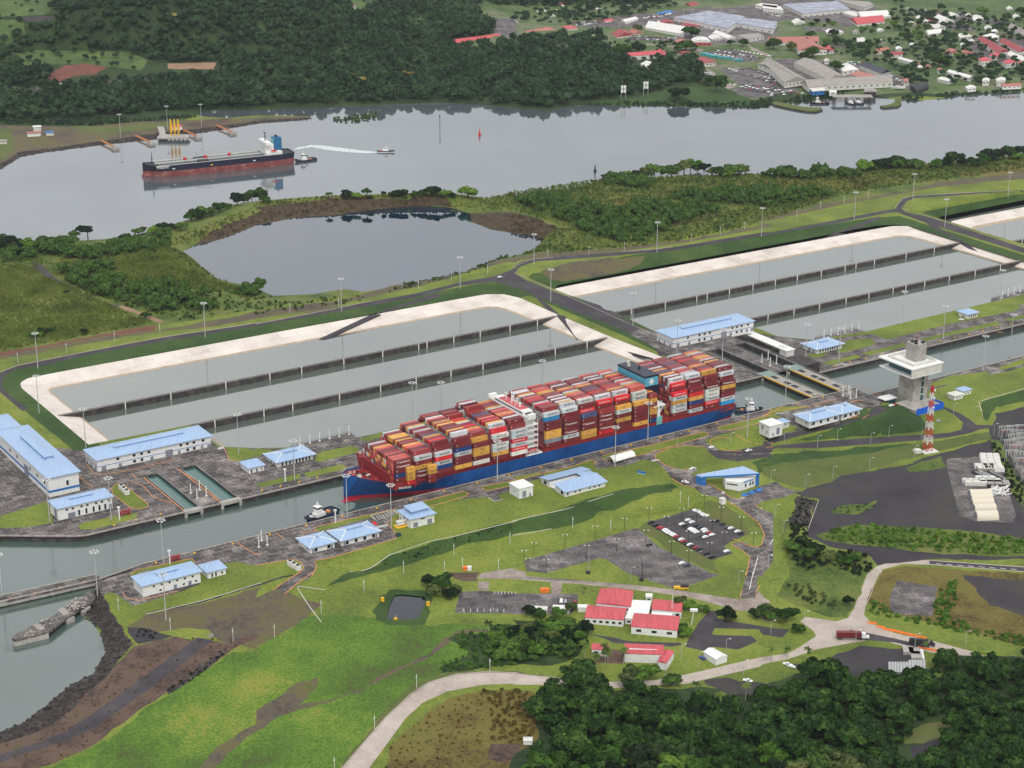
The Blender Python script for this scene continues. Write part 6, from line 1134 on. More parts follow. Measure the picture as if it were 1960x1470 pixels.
# pool floats
for s, lb in (('c13 950,220','yellow life float standing left of the small pool'),('c13 1292,252','yellow life float standing right of the small pool'),('c13 1047,357','yellow box at the lower edge of the small pool')):
    t = empty('rescue_stand', GP(s)[0], label=lb, cat='rescue stand'); m = MB(); m.box(-1,-.6,0,1,.6,1.2 if 'box' in lb else 2.6); m.build('float', M_['yellow'], t); m = MB(); m.tube((0,0,-.3),(0,0,.2) if 0 else (0,0,3.2),.12); m.build('post', M_['offw'], t)
for s_, lb in (('c12 1585,1415','orange and white rescue trailer in the fenced dirt yard'),('c23 245,150','pair of orange portable toilets at the upper edge of the lower car park')):
    t = empty('portable_unit', GP(s_)[0], .1, label=lb, cat='trailer' if 'trailer' in lb else 'portable toilet'); m = MB(); m.box(-2.6,-1.2,0,-.1,1.2,2.4); m.build('cabin', M_['ored'], t); m = MB(); m.box(.1,-1.2,0,2.6,1.2,2.4); m.build('cabin', M_['ored' if 'toilet' in lb else 'white'], t)
# bollards on the quays
def proto_boll():
    t = empty('bollard', (0,0,0)); m = MB(); m.tube((0,0,-.1),(0,0,.7),.5,n=8); m.build('post', M_['yellow'], t); m = MB(); m.tube((0,0,.7),(0,0,.95),.75,n=8); m.build('cap', M_['yellow'], t); return t
place(proto_boll, [LA(a_, 1080, 0) for a_ in range(505, 560, 14)]+[LA(a_, 1080, 0) for a_ in (400, 415, 432)], 'yellow bollard on the far lock wall left of the ship, % of the row', 'bollard', 'yellow bollards on the lock walls')
place(proto_boll, [LA(a_, 1081, -9) for a_ in range(1020, 1270, 17)], 'yellow bollard on the far lock wall beyond the gates, % from left', 'bollard', 'yellow bollards on the lock walls')
place(proto_boll, [LA(a_, 1013, 0) for a_ in range(400, 960, 26)], 'yellow bollard on the near lock wall, % from left', 'bollard', 'yellow bollards on the lock walls')
# ---------------------------------------------------------------- vehicles
PAINT = {k: flat('car_'+k, c, rough=.3, var=.04, spec=.6) for k, c in dict(white=(226,228,228), black=(28,30,34), red=(150,34,44), blue=(40,66,130), silver=(150,154,158), dark=(58,64,74), teal=(70,176,190)).items()}
VP = {}
def carproto(col, kind='car'):
    key = (col, kind)
    if key in VP: return VP[key]
    L_, W_, H_ = (4.5, 1.8, 1.45) if kind == 'car' else (5.4, 1.9, 1.8)
    b = MB(); z0 = .35
    prof = [(0,.45),(0,.85),(.12*L_,.95),(.25*L_,H_),(.72*L_,H_),(.86*L_,.98),(L_,.85),(L_,.45)] if kind == 'car' else [(0,.5),(0,1.1),(.36*L_,1.1),(.37*L_,H_),(.62*L_,H_),(.74*L_,1.15),(L_,1.0),(L_,.5)]
    n = len(prof); b.add([(x, -W_/2+(.12 if z > 1.1 else 0), z) for x, z in prof]+[(x, W_/2-(.12 if z > 1.1 else 0), z) for x, z in prof], [tuple(range(n)), tuple(range(2*n-1, n-1, -1))]+[(i, n+i, n+(i+1) % n, (i+1) % n) for i in range(n)])
    body = b.mesh('body', PAINT[col]); g = MB(); x0, x1 = (.2*L_, .78*L_) if kind == 'car' else (.38*L_, .7*L_)
    g.box(x0, -W_/2+.04, 1.0, x1, W_/2-.04, H_-.18); glass = g.mesh('window_glass', M_['glass'])
    w = MB(); w.tube((0,-.12,0),(0,.12,0),.34,n=8); wheel = w.mesh('wheel', M_['dark'])
    VP[key] = (body, glass, wheel, L_, W_); return VP[key]
def car(p, rz, col, label, kind='car', name='parked_car', cat='car', group=None):
    b, g, w, L_, W_ = carproto(col, kind); t = empty(name, p, rz, label=label, cat=cat, group=group)
    for nm, me, loc in [('body', b, (-L_/2,0,0)), ('window_glass', g, (-L_/2,0,0))]+[('wheel', w, (-L_/2+x*L_, s*(W_/2-.1), .34)) for x in (.2, .8) for s in (-1, 1)]:
        o = bpy.data.objects.new(nm, me); COL.objects.link(o); o.parent = t; o.location = loc
    return t
cn_ = dict(w='white', k='black', r='red', b='blue', s='silver', d='dark')
def cars(s, cols, rz, fmt, group):
    for i, (p, c) in enumerate(zip(GP(s), cols)): car(p, rz+random.uniform(-.04,.04), cn_[c], fmt.replace('#', cn_[c]).replace('%', ordn(i+1)), group=group)
GR = 'cars in the striped car park'
cars('c22 1375,972 1395,978 1415,987 1432,1000 1447,1008 1472,1013', 'wwwwww', YA, '# car, % from left in the top row of the car park', GR)
cars('c22 1532,1052 1577,1077 1612,1101 1642,1107 1692,1132 1717,1145', 'kkdwwk', YA, '# car, % from left in the right edge row of the car park', GR)
cars('c22 1320,1046 1350,1062 1275,1077 1300,1088 1322,1102 1340,1112 1355,1118 1368,1128 1386,1138 1385,1088 1412,1100 1440,1117 1452,1131 1482,1142 1435,1158 1450,1173 1500,1157', 'wwwkkwwwwkdwwrdww', YA, '# car, % in the middle block of the car park', GR)
cars('c22 1045,1062 1080,1084 1107,1102 1127,1108 1148,1120 1162,1131 1178,1141 1200,1151 1215,1161 1233,1172 1250,1186 1270,1192 1287,1207 1312,1221 1335,1231 1352,1242 1380,1253 1403,1264 1457,1297 1497,1322', 'kkrrwwwwwrkwrkwkrkkk', YA, '# car, % from top in the long left row of the car park', GR)
for s, c, rz, lb, kd in [('c22 1610,1280','w',YA,'white car parked alone near the car park exit','car'),('c22 1275,1370','w',YA,'white car parked at the lower edge of the big empty lot','car'),('c22 1312,1386','d',YA,'dark car beside the white one at the lower edge of the big empty lot','car'),('c22 1030,1232','k',YA,'black car alone in the upper part of the big empty lot','car'),
  ('c22 1300,762','w',2.6,'white pickup on the road left of the gate canopy','pickup'),('c22 1355,662','w',YA,'white pickup parked in the bay above the gate canopy','pickup'),('c22 1775,525','w',YA,'white pickup driving on the road right of the gate canopy','pickup'),('c22 1500,500','w',YA,'white car at the junction by the white cube building','car'),('c32 965,187','w',YA,'white car parked left of the control tower','car'),('c32 990,181','r',YA,'red car parked left of the control tower','car'),('c32 910,136','k',YA,'black car at the orange barrier left of the tower','car'),('c32 1320,302','s',YA,'silver car parked in the bay below the tower podium','car'),('c32 85,777','k',YA,'black car in the blue striped bay by the gatehouse','car'),
  ('c23 1425,652','b',2.2,'blue car next to the white roofed open shed','car'),('c23 370,222','w',1.5,'white van in the lower car park','pickup'),('c23 400,225','s',1.5,'silver car beside the white van in the lower car park','car'),('c23 472,232','r',1.2,'red car in the lower car park right corner','car'),('c23 1768,822','w',-.35,'white pickup with cage on the grass by the forest','pickup'),('c33 185,700','w',-.5,'white pickup on the dark lane by the palms','pickup'),('c33 215,716','w',-.5,'white car just below the white pickup by the palms','car'),('c11 1830,652','w',YA,'white car at the far road junction between the basins','car'),('c31 1490,972','w',-.2,'white car beside the small kiosk on the far lock side','car')]:
    car(GP(s)[0], rz, cn_[c], lb, kd, name='pickup_truck' if kd == 'pickup' else 'parked_car', cat='pickup' if kd == 'pickup' else 'car')
# semi trailers, shuttle bus
def truck(p, rz, lb, col, cabcol, s=1.):
    t = empty('semi_truck', p, rz, label=lb, cat='truck'); t.scale = (s, s, s)
    m = MB(); m.box(-7,-1.25,1.2,5.2,1.25,3.95); m.build('container_body', CM[col] if col in CM else M_[col], t)
    m = MB(); m.box(-7,-1.1,.9,8.5,1.1,1.19); m.build('chassis', M_['dark'], t)
    m = MB(); m.add([(5.7,-1.2,1),(9.4,-1.2,1),(9.4,1.2,1),(5.7,1.2,1),(5.7,-1.2,3.6),(7.6,-1.2,3.3),(7.6,1.2,3.3),(5.7,1.2,3.6),(8,-1.1,2.1),(9.4,-1,1.9),(9.4,1,1.9),(8,1.1,2.1)], [(0,3,2,1),(4,5,6,7),(0,1,9,8,5,4),(3,7,6,11,10,2),(0,4,7,3),(5,8,11,6),(8,9,10,11),(1,2,10,9)]); m.build('cab', M_[cabcol], t)
    m = MB(); m.box(7.5,-1.05,2.3,8.0,1.05,3.1); m.build('windscreen', M_['glass'], t)
    for x in (-5.8,-4.5,4.2,5.4,8.6):
        for s_ in (-1, 1): m = MB(); m.tube((x,s_*1.2,.5),(x,s_*.9,.5),.5,n=10); m.build('wheel', M_['dark'], t)
truck(W(1460+655/3.92, 1095+500/3.92, -9), -.03, 'white truck hauling a maroon container over the road junction', 'm', 'white', 1.15)
truck(W(1460+1180/3.92, 1095+545/3.92, -9.6), -.2, 'dark truck with low trailer behind the orange barriers', 'dark', 'dark', .9)
t = empty('shuttle_bus', GP('c23 1270,128')[0], -.05, label='yellow mini bus parked beside the road left of the red roofs', cat='bus'); m = MB(); m.box(-4.5,-1.2,.4,4.5,1.2,1.7); m.build('body', M_['yellow'], t); m = MB(); m.box(-.5,-1.15,1.703,4.4,1.15,2.9); m.build('cabin', M_['dark'], t)
for x in (-3,3):
    for s_ in (-1,1): m = MB(); m.tube((x,s_*1.25,.45),(x,s_*.95,.45),.45,n=8); m.build('wheel', M_['dark'], t)
mb0 = None
for i, s in enumerate(['c33 %d,%d' % (930+i*33, 433+i*7.6) for i in range(9)]+['c33 %d,%d' % (1200+i*42, 575+i*7.5) for i in range(5)]+['c33 820,385','c33 885,415']):
    o = bpy.data.objects.new('road_barrier', None) if 0 else None
    if mb0 is None: m = MB(); m.add([(-2.6,-.4,0),(2.6,-.4,0),(2.6,.4,0),(-2.6,.4,0),(-2.6,-.15,1),(2.6,-.15,1),(2.6,.15,1),(-2.6,.15,1)], [(0,3,2,1),(4,5,6,7),(0,1,5,4),(1,2,6,5),(2,3,7,6),(3,0,4,7)]); mb0 = m.mesh('road_barrier', M_['ored'])
    o = bpy.data.objects.new('road_barrier', mb0); COL.objects.link(o); o.location = tuple(GP(s)[0]); o.rotation_euler = (0,0,-.25); setp(o, 'orange plastic road barrier, %s along the road by the truck' % ordn(i+1), 'barrier', 'orange road barriers')
# ---------------------------------------------------------------- quad roofed buildings (any outline)
def quadb(name, label, pts, h, roof='redroof', wall='white', typ='gable', z=None, rise=None, nwin=4, cat='building', group=None, ov=.6):
    """pts: four eave corners (world xy, ground z), h eave height"""
    P = [np.array(p, float) for p in pts]; gz = min(p[2] for p in P) if z is None else z
    c = sum(P)/4; o0 = np.array([c[0], c[1], gz]); Q = [(p-o0)[:2] for p in P]
    if (Q[1][0]-Q[0][0])*(Q[2][1]-Q[0][1])-(Q[1][1]-Q[0][1])*(Q[2][0]-Q[0][0]) < 0: Q = Q[::-1]
    l01, l12 = np.linalg.norm(Q[1]-Q[0]), np.linalg.norm(Q[2]-Q[1])
    if l12 > l01: Q = Q[1:]+Q[:1]
    cc = sum(Q)/4; O = [q+(q-cc)/np.linalg.norm(q-cc)*ov for q in Q]; w = min(l01, l12); rise = w*.16 if rise is None else rise
    t = empty(name, o0, label=label, cat=cat, group=group)
    m = MB(); m.prism([tuple(q) for q in Q], -1.5, h); m.build('wall', M_[wall], t)
    m = MB(); e0, e1 = (O[0]+O[3])/2, (O[1]+O[2])/2
    if typ == 'hip': d = (e1-e0)/np.linalg.norm(e1-e0)*w*.45; e0, e1 = e0+d, e1-d
    if typ in ('gable', 'hip'):
        m.add([(*q, h+.003) for q in O]+[(*q, h+.3) for q in O]+[(*e0, h+.3+rise), (*e1, h+.3+rise)], [(3,2,1,0),(0,1,5,4),(1,2,6,5),(2,3,7,6),(3,0,4,7),(4,5,9,8),(6,7,8,9),(7,4,8),(5,6,9)])
    elif typ == 'flat': m.prism([tuple(q) for q in O], h+.003, h+.8)
    elif typ == 'barrel':
        rr = []
        for k in range(9):
            f = k/8; a = math.pi*f; rr.append(((O[0]*(1-(1-math.cos(a))/2)+O[3]*((1-math.cos(a))/2)), (O[1]*(1-(1-math.cos(a))/2)+O[2]*((1-math.cos(a))/2)), h+rise*math.sin(a)))
        vs = [(*r[0], r[2]) for r in rr]+[(*r[1], r[2]) for r in rr]; m.add(vs, [(k, k+1, 9+k+1, 9+k) for k in range(8)]+[tuple(range(9)), tuple(range(17, 8, -1))])
    fixn(m.build('roof', M_[roof], t))
    A, B = None, None; best = None
    for i in range(4):
        mid = (Q[i]+Q[(i+1) % 4])/2
        if best is None or mid[1] < best: best = mid[1]; A, B = Q[i], Q[(i+1) % 4]
    d = (B-A); L_ = np.linalg.norm(d); d = d/L_; n_ = np.array([d[1], -d[0]])
    for k in range(nwin):
        u = L_*(k+.5)/nwin; ww = min(3., L_/nwin*.5); c0, c1 = A+d*(u-ww/2), A+d*(u+ww/2); m = MB(); m.prism([tuple(c0-n_*.1), tuple(c1-n_*.1), tuple(c1+n_*.1), tuple(c0+n_*.1)], h*.35, h*.35+min(1.6, h*.35)); m.build('window', M_['glass'], t)
    return t
def QP(s, z, h): # eave corners in pixels; unproject at eave height
    out = []
    for k, x, y, q in PX(s): p = W(x, y, z+h); out.append(np.array([p[0], p[1], z]))
    return out
# red roof complex
for s, h, ty, rf, nw, lb, z in [('c23 665,125 910,145 890,262 630,235',4.2,'gable','redroof',4,'red roofed wing at the upper left of the red and white complex',-9),('c23 570,250 860,275 835,362 548,342',4.2,'gable','redroof',6,'red roofed wing at the lower left of the red and white complex',-9),('c23 1060,205 1280,225 1270,300 1050,280',4.2,'gable','redroof',4,'red roofed wing at the upper right of the red and white complex',-9),('c23 920,310 1260,335 1240,440 895,410',4.4,'gable','redroof',3,'red roofed wing at the lower right of the red and white complex',-9),('c23 905,218 1045,225 1010,372 850,350',3.2,'flat','white',3,'flat white roofed centre of the red and white complex',-9),('c23 1052,306 1200,316 1195,335 1048,326',3.4,'flat','white',3,'narrow white roofed strip between the right hand red wings',-9),
 ('c23 600,537 720,545 725,585 598,580',4,'gable','redroof',2,'small red roofed block behind the palms',-9),('c23 850,537 1140,550 1135,622 845,612',5,'gable','redroof',0,'long low red roofed house with dark painted wall',-9),('c23 1130,588 1215,600 1160,685 1095,672',4,'gable','redroof',0,'red roofed porch at the right end of the long low house',-9),
 ('c23 1440,600 1510,573 1615,630 1530,658',3.2,'gable','white',0,'open shed with white metal roof by the concrete road',-9),('c23 310,255 435,258 430,285 308,282',3,'flat','white',2,'white roofed store at the lower edge of the lower car park',-9),('c23 172,262 265,265 262,290 172,288',3,'flat','offw',2,'small dark fronted store left of the white roofed store',-9),('c23 495,250 572,252 570,275 495,272',3,'flat','white',0,'white covered walkway beside the red and white complex',-9),('c23 1005,168 1053,170 1050,192 1005,190',2.6,'flat','white',1,'tiny white roofed kiosk behind the red and white complex',-9),
 ('c23 90,1240 155,1240 150,1270 85,1268',2.6,'gable','offw',0,'small derelict shed with pale roof at the forest edge',-12)]:
    quadb('red_roofed_house' if 'redroof' == rf else 'outbuilding', lb, QP(s, z, h), h, rf, typ=ty, nwin=nw, z=z, rise=.9 if 'complex' in lb else None, ov=.3)
p = QP('c23 870,566 1085,574 1085,586 870,580', -9, 6.2); m = MB(); o0 = p[0]; m.prism([tuple((q-o0)[:2]) for q in p], 5.9, 6.5); m.build('roof_skylight', M_['white'], None, loc=o0, label='white strip lying along the ridge of the low red roofed house', cat='roof strip')
p = GP('c23 1200,330')[0]; t = empty('radio_mast', p, label='thin white radio mast at the right end of the red roofed complex', cat='radio mast'); m = MB()
for a in range(3): m.tube((.8*math.cos(a*2.1), .8*math.sin(a*2.1), 0), (.15*math.cos(a*2.1), .15*math.sin(a*2.1), 15), .08, n=4)
for k in range(10): m.tube((.7*(1-k/11),0,k*1.5),(-.4*(1-k/11),.6*(1-k/11),k*1.5+1.5),.06,n=3)
m.build('lattice', M_['white'], t)
t = empty('water_tank_tower', GP('c23 1345,395')[0], label='white tank on a slanting post near the red roofed complex', cat='tank'); m = MB(); m.tube((0,0,0),(1.2,0,9),.35); m.build('post', M_['offw'], t); m = MB(); m.box(-1,-1,9,3.4,1,10.2); m.build('tank', M_['white'], t)
# yard at the right
for i, (x, y) in enumerate(((1635,848),(1643,880),(1652,915),(1668,955),(1680,1022))):
    a = W(1460+(x-85)/3.92, 730+y/3.92, -12.5); b = W(1460+(x+75)/3.92, 730+(y-4)/3.92, -12.5); d = b-a; L_ = np.linalg.norm(d[:2]); r_ = 3.7 if i < 4 else 5.2
    t = empty('storage_tent', (a+b)/2, math.atan2(d[1], d[0]), label='beige half round storage tent, %s from top in the row' % ordn(i+1), cat='tent', group='beige storage tents in the yard'); m = MB()
    rr = [[(x_, r_*math.cos(q), r_*.95*math.sin(q)) for q in np.linspace(0, math.pi, 11)] for x_ in (-L_/2, L_/2)]
    m.v = rr[0]+rr[1]; m.f = [(k, k+1, 12+k, 11+k) for k in range(10)]+[tuple(range(10,-1,-1)), tuple(range(11, 22))]; m.m = [0]*12; fixn(m.build('cover', M_['tarp'], t)); m = MB(); m.box(-L_/2-.4,-r_*.5,0,-L_/2-.02,r_*.5,r_*.7); m.build('door_panel', M_['shutter'], t)
YB = [(1700,572,14,5,'white'),(1702,590,14,5,'white'),(1705,608,14,5,'white'),(1712,628,14,5,'white'),(1720,648,14,5,'offw'),(1660,650,14,5,'offw'),(1735,668,14,5,'white'),(1670,668,12,5,'grayroof'),(1600,775,16,5,'offw'),(1670,745,14,6,'offw'),(1700,765,16,7,'offw'),(1765,782,16,8,'dark'),(1560,760,12,4,'offw')]
for i, (x, y, l_, w_, mm) in enumerate(YB):
    t = empty('stored_pallets', W(1460+x/3.92, 730+y/3.92, -12.5), -.05, label='stack of wrapped %s goods, %s in the storage yard from the top' % ('dark' if mm == 'dark' else 'pale', ordn(i+1)), cat='stack', group='stacks of goods in the storage yard'); m = MB(); m.box(-l_/2,-w_/2,-.2,l_/2,w_/2,2.2); m.build('goods', M_[mm], t); m = MB()
    for k in range(3): m.box(-l_/2+k*l_/3+.3,-w_/2+.3,2.203,-l_/2+(k+1)*l_/3-.3,w_/2-.3,2.9)
    m.build('top_layer', M_['offw' if mm != 'dark' else 'grayroof'], t)
for i in range(9):
    t = empty('pipe_rack', W(1460+(1625+i*19)/3.92, 730+(715+(i % 3)*6)/3.92, -12.5), -1.05, label='bundle of long pale pipes, %s from left in the storage yard' % ordn(i+1), cat='pipes', group='pipe bundles in the storage yard'); m = MB()
    for k in range(3): m.tube((-8,k*.9,.5),(8,k*.9,.5),.42,n=6)
    for k in range(2): m.tube((-8,.45+k*.9,1.25),(8,.45+k*.9,1.25),.42,n=6)
    m.build('pipes', M_['steel' if i % 2 else 'dark'], t)
m = MB(); 
for k in range(70):
    q = W(1460+random.uniform(1710,1835)/3.92, 730+random.uniform(808,865)/3.92, -12.5); a = random.uniform(0, 3); m.tube((q[0],q[1],-12+random.random()*1.5),(q[0]+math.cos(a)*3,q[1]+math.sin(a)*3,-12+random.random()*2),.35,n=4)
m.build('scrap_heap', M_['white'], label='heap of tangled white scrap right of the beige storage tents', cat='scrap heap')
# concrete pipes by the dark tarmac, lower right
ring = MB(); seg = 12
for r_, x in ((.8,0),(.8,1.9),(.62,1.9),(.62,0)): ring.v += [(x, r_*math.cos(a), .8+r_*math.sin(a)) for a in np.linspace(0, 2*math.pi, seg+1)[:-1]]
for k in range(4):
    for j in range(seg): ring.f.append((k*seg+j, k*seg+(j+1) % seg, ((k+1) % 4)*seg+(j+1) % seg, ((k+1) % 4)*seg+j)); ring.m.append(0)
rm = ring.mesh('concrete_pipe', M_['steel']); cnt = 0
for r_ in range(6):
    for c in range(13):
        x, y = 950+c*21.5, 690+r_*13+(-14 if c > 6 else 0)
        if r_ == 5 and c > 11: continue
        o = bpy.data.objects.new('concrete_pipe', rm); COL.objects.link(o); cnt += 1; o.location = tuple(W(1460+x/3.92, 1095+y/3.92, -10.5)); o.rotation_euler = (0, 0, -1.5+random.uniform(-.05,.05)); setp(o, 'short grey concrete pipe, %s in row %s beside the dark tarmac' % (ordn(c+1), ordn(r_+1)), 'pipe', 'grey concrete pipes by the forest')
for i, (x, y) in enumerate(((1090,600),(1135,610),(1150,640))):
    t = empty('slab_stack', W(1460+x/3.92, 1095+y/3.92, -10.3), -.1, label='stack of flat grey concrete slabs, %s above the concrete pipes' % ordn(i+1), cat='stack', group='concrete slab stacks'); m = MB()
    for k in range(4): m.box(-3,-4,k*.55-.1,3,4,k*.55+.35)
    m.build('slabs', M_['conc'], t)
for i in range(4): t = empty('long_pipe', W(1460+(1175+i*9)/3.92, 1095+625/3.92, -10.3), 1.45, label='long pale pipe, %s of the four above the concrete pipes' % ordn(i+1), cat='pipe', group='long pale pipes'); m = MB(); m.tube((-6,0,.6),(6,0,.6),.5,n=8); m.build('tube', M_['white'], t)
# substation
for i, (x, y) in enumerate([(1830,445),(1870,415),(1900,450),(1935,410),(1950,470),(1850,520),(1890,560),(1925,610),(1880,480),(1940,540),(1915,505),(1860,600),(1945,660),(1810,420)]):
    t = empty('substation_gantry', W(1460+x/3.92, 730+y/3.92, -12), .1, label='grey steel substation gantry, %s at the right edge of the photo' % ordn(i+1), cat='gantry', group='substation gantries'); m = MB()
    for s_ in (-4, 4): m.tube((s_-.8,0,0),(s_,0,9),.15,n=4); m.tube((s_+.8,0,0),(s_,0,9),.15,n=4)
    m.tube((-5,0,9),(5,0,9),.25,n=4); m.tube((-5,0,8.2),(5,0,8.2),.15,n=4); m.build('frame', M_['steel'], t)
    for s_ in (-2.5, 0, 2.5): m = MB(); m.tube((s_,0,8),(s_,0,6.3),.2,n=5); m.build('insulator', M_['ored' if i % 3 == 0 else 'offw'], t)
# ---------------------------------------------------------------- town across the river
TOWN = []
def tb(crop, arr, nm='town_building'):
    for pts, h, ty, rf, wl, nw, lb in arr: quadb(nm, lb, QP(crop+' '+pts, TZ, h), h, {'white': 'wht2'}.get(rf, rf), {'white': 'wht2'}.get(wl, wl), ty, nwin=nw, z=TZ, group='buildings of the town across the river')
TZ = -9
tb('c30', [
 ('0,465 70,458 330,598 165,622',6,'gable','grayroof','offw',6,'long grey roofed shed at the left, running down to the car park'),
 ('235,470 390,452 625,578 490,598',6,'gable','grayroof','offw',6,'long grey roofed shed parallel to it, parked cars on its left'),
 ('295,615 940,578 975,620 340,655',5,'gable','grayroof','offw',14,'very long low grey roofed building along the waterfront'),
 ('570,495 640,475 720,520 600,535',5,'hip','white','white',3,'white tent roofed building among small palms behind the waterfront'),
 ('650,560 720,535 850,570 770,600',4,'flat','salmon','offw',5,'flat pinkish roofed block behind the waterfront building'),
 ('725,490 800,480 960,535 890,555',5,'gable','navy','offw',5,'building with dark blue roof near the riverside'),
 ('240,320 390,318 480,372 270,378',8,'gable','salmon','white',8,'white school like building with salmon roof and two storeys'),
 ('40,290 410,285 420,312 40,322',5,'gable','salmon','white',7,'long salmon roofed wing behind the white two storey building'),
 ('430,345 500,342 540,375 490,382',5,'gable','redroof','white',3,'small red roofed wing on the right of the two storey building'),
 ('150,35 560,10 650,70 300,105',8,'flat','pvroof','offw',8,'huge flat patchy grey roofed warehouse at the top'),
 ('540,0 800,15 830,35 760,62',8,'flat','grayroof','offw',6,'flat grey warehouse at the top edge of the photo'),
 ('600,98 660,85 740,100 700,128',6,'flat','offw','offw',3,'pale block between the warehouses and the white shed'),
 ('700,100 900,92 960,122 740,138',6,'gable','white','offw',6,'long white roofed shed above the bright red roof'),
 ('645,145 880,130 915,162 710,185',5,'gable','redroof','white',4,'bright red roofed hall in the middle of the town'),
 ('0,35 130,50 155,78 0,62',10,'flat','white','white',8,'three storey white office at the top'),
 ('215,160 290,148 320,170 240,180',4,'gable','offw','white',2,'small pale roofed house below the patchy warehouse'),
 ('1145,130 1190,125 1265,165 1210,175',4,'gable','white','white',3,'white roofed shed right of the dark trees'),
 ('1200,150 1260,142 1310,168 1260,176',4,'gable','maroonroof','white',2,'dull red roofed shed beside the white roofed shed'),
 ('1280,140 1350,120 1440,160 1330,172',5,'gable','white','white',4,'pair of white gables right of the dark trees'),
 ('1220,235 1330,225 1345,245 1240,258',4,'gable','white','white',3,'white roofed shed among trees on the right'),
 ('1255,185 1360,190 1370,215 1290,215',4,'gable','offw','offw',2,'cream flat house above the white roofed shed'),
 ('1610,295 1680,290 1850,385 1760,398',7,'gable','maroonroof','white',6,'long dull red roofed barracks, the left one of two'),
 ('1770,310 1830,298 1990,378 1920,392',7,'gable','maroonroof','white',6,'long dull red roofed barracks, the right one of two'),
 ('1830,410 1880,395 1980,440 1950,460',5,'gable','white','white',3,'white roofed shed at the right edge below the barracks'),
 ('1370,385 1440,370 1470,392 1400,402',5,'gable','salmon','offw',3,'salmon roofed house half hidden in trees'),
 ('1490,385 1560,380 1580,402 1500,408',5,'gable','salmon','offw',3,'salmon roofed house right of the half hidden one'),
 ('1618,442 1680,430 1715,452 1640,462',7,'hip','redroof','white',3,'square two storey house with red hipped roof'),
 ('1800,462 1860,442 1900,468 1830,480',6,'hip','redroof','white',3,'red hipped roof house nearer the right edge'),
 ('1700,412 1770,395 1790,422 1720,430',5,'hip','redroof','white',2,'red roofed house between the barracks and hipped houses'),
 ('1650,268 1730,252 1775,275 1700,288',7,'hip','white','white',4,'white two storey villa above the barracks'),
 ('1455,258 1530,250 1570,275 1480,285',5,'flat','offw','offw',3,'cream house left of the white villa'),
 ('1015,440 1035,432 1140,460 1110,468',4,'gable','white','white',3,'long narrow white roofed hut on the grass'),
 ('1380,540 1420,530 1575,573 1550,586',4,'gable','white','white',6,'long white roofed shed on the riverside lawn'),
 ('1310,592 1370,582 1430,602 1390,610',3,'gable','white','offw',2,'low white roofed boat house near the shore'),
 ('1520,652 1590,646 1600,662 1540,668',3,'gable','white','white',2,'low white shed right on the shore'),
 ('1650,592 1700,590 1700,608 1650,610',5,'gable','white','white',2,'small white villa in the shore trees'),
 ('1750,592 1820,586 1820,606 1760,610',6,'gable','white','white',3,'white two storey villa in the shore trees'),
 ('1790,635 1930,628 1940,643 1800,650',3,'gable','salmon','white',4,'long salmon roofed house on the shore at the right'),
 ('1840,205 1880,190 1990,245 1960,270',6,'gable','grayroof','offw',3,'grey roofed depot cut by the right edge'),
 ('842,377 930,362 950,380 850,390',4,'gable','salmon','white',3,'small salmon roofed bungalow in the town middle'),
 ('950,397 1040,392 1050,408 960,414',4,'gable','maroonroof','offw',2,'small dull red bungalow in the town middle'),
 ('700,290 760,282 770,310 710,318',3,'flat','offw','offw',2,'low cream building beside a car park'),
 ('350,668 460,660 465,680 375,688',4,'flat','offw','blued',2,'flat roofed hut with blue wall at the waterfront'),
 ('500,682 550,680 555,694 500,696',3,'flat','white','offw',1,'tiny white kiosk at the waterfront'),
 ('760,672 850,672 852,690 765,692',3,'gable','grayroof','dark',2,'dark open shed on the waterfront lawn'),
 ('1040,595 1090,592 1095,612 1060,615',4,'flat','salmon','offw',1,'small pinkish block behind the round hangar'),
 ('1380,105 1440,100 1480,120 1420,128',4,'gable','offw','offw',2,'cream shed far right near the green field'),
 ('1560,125 1640,120 1680,150 1600,150',4,'gable','offw','offw',2,'pale shed in front of the green field')])
tb('c30', [('1105,655 1200,625 1245,655 1150,690',1.5,'barrel','dark','dark',0,'dark half round hangar beside the boat ramp')])
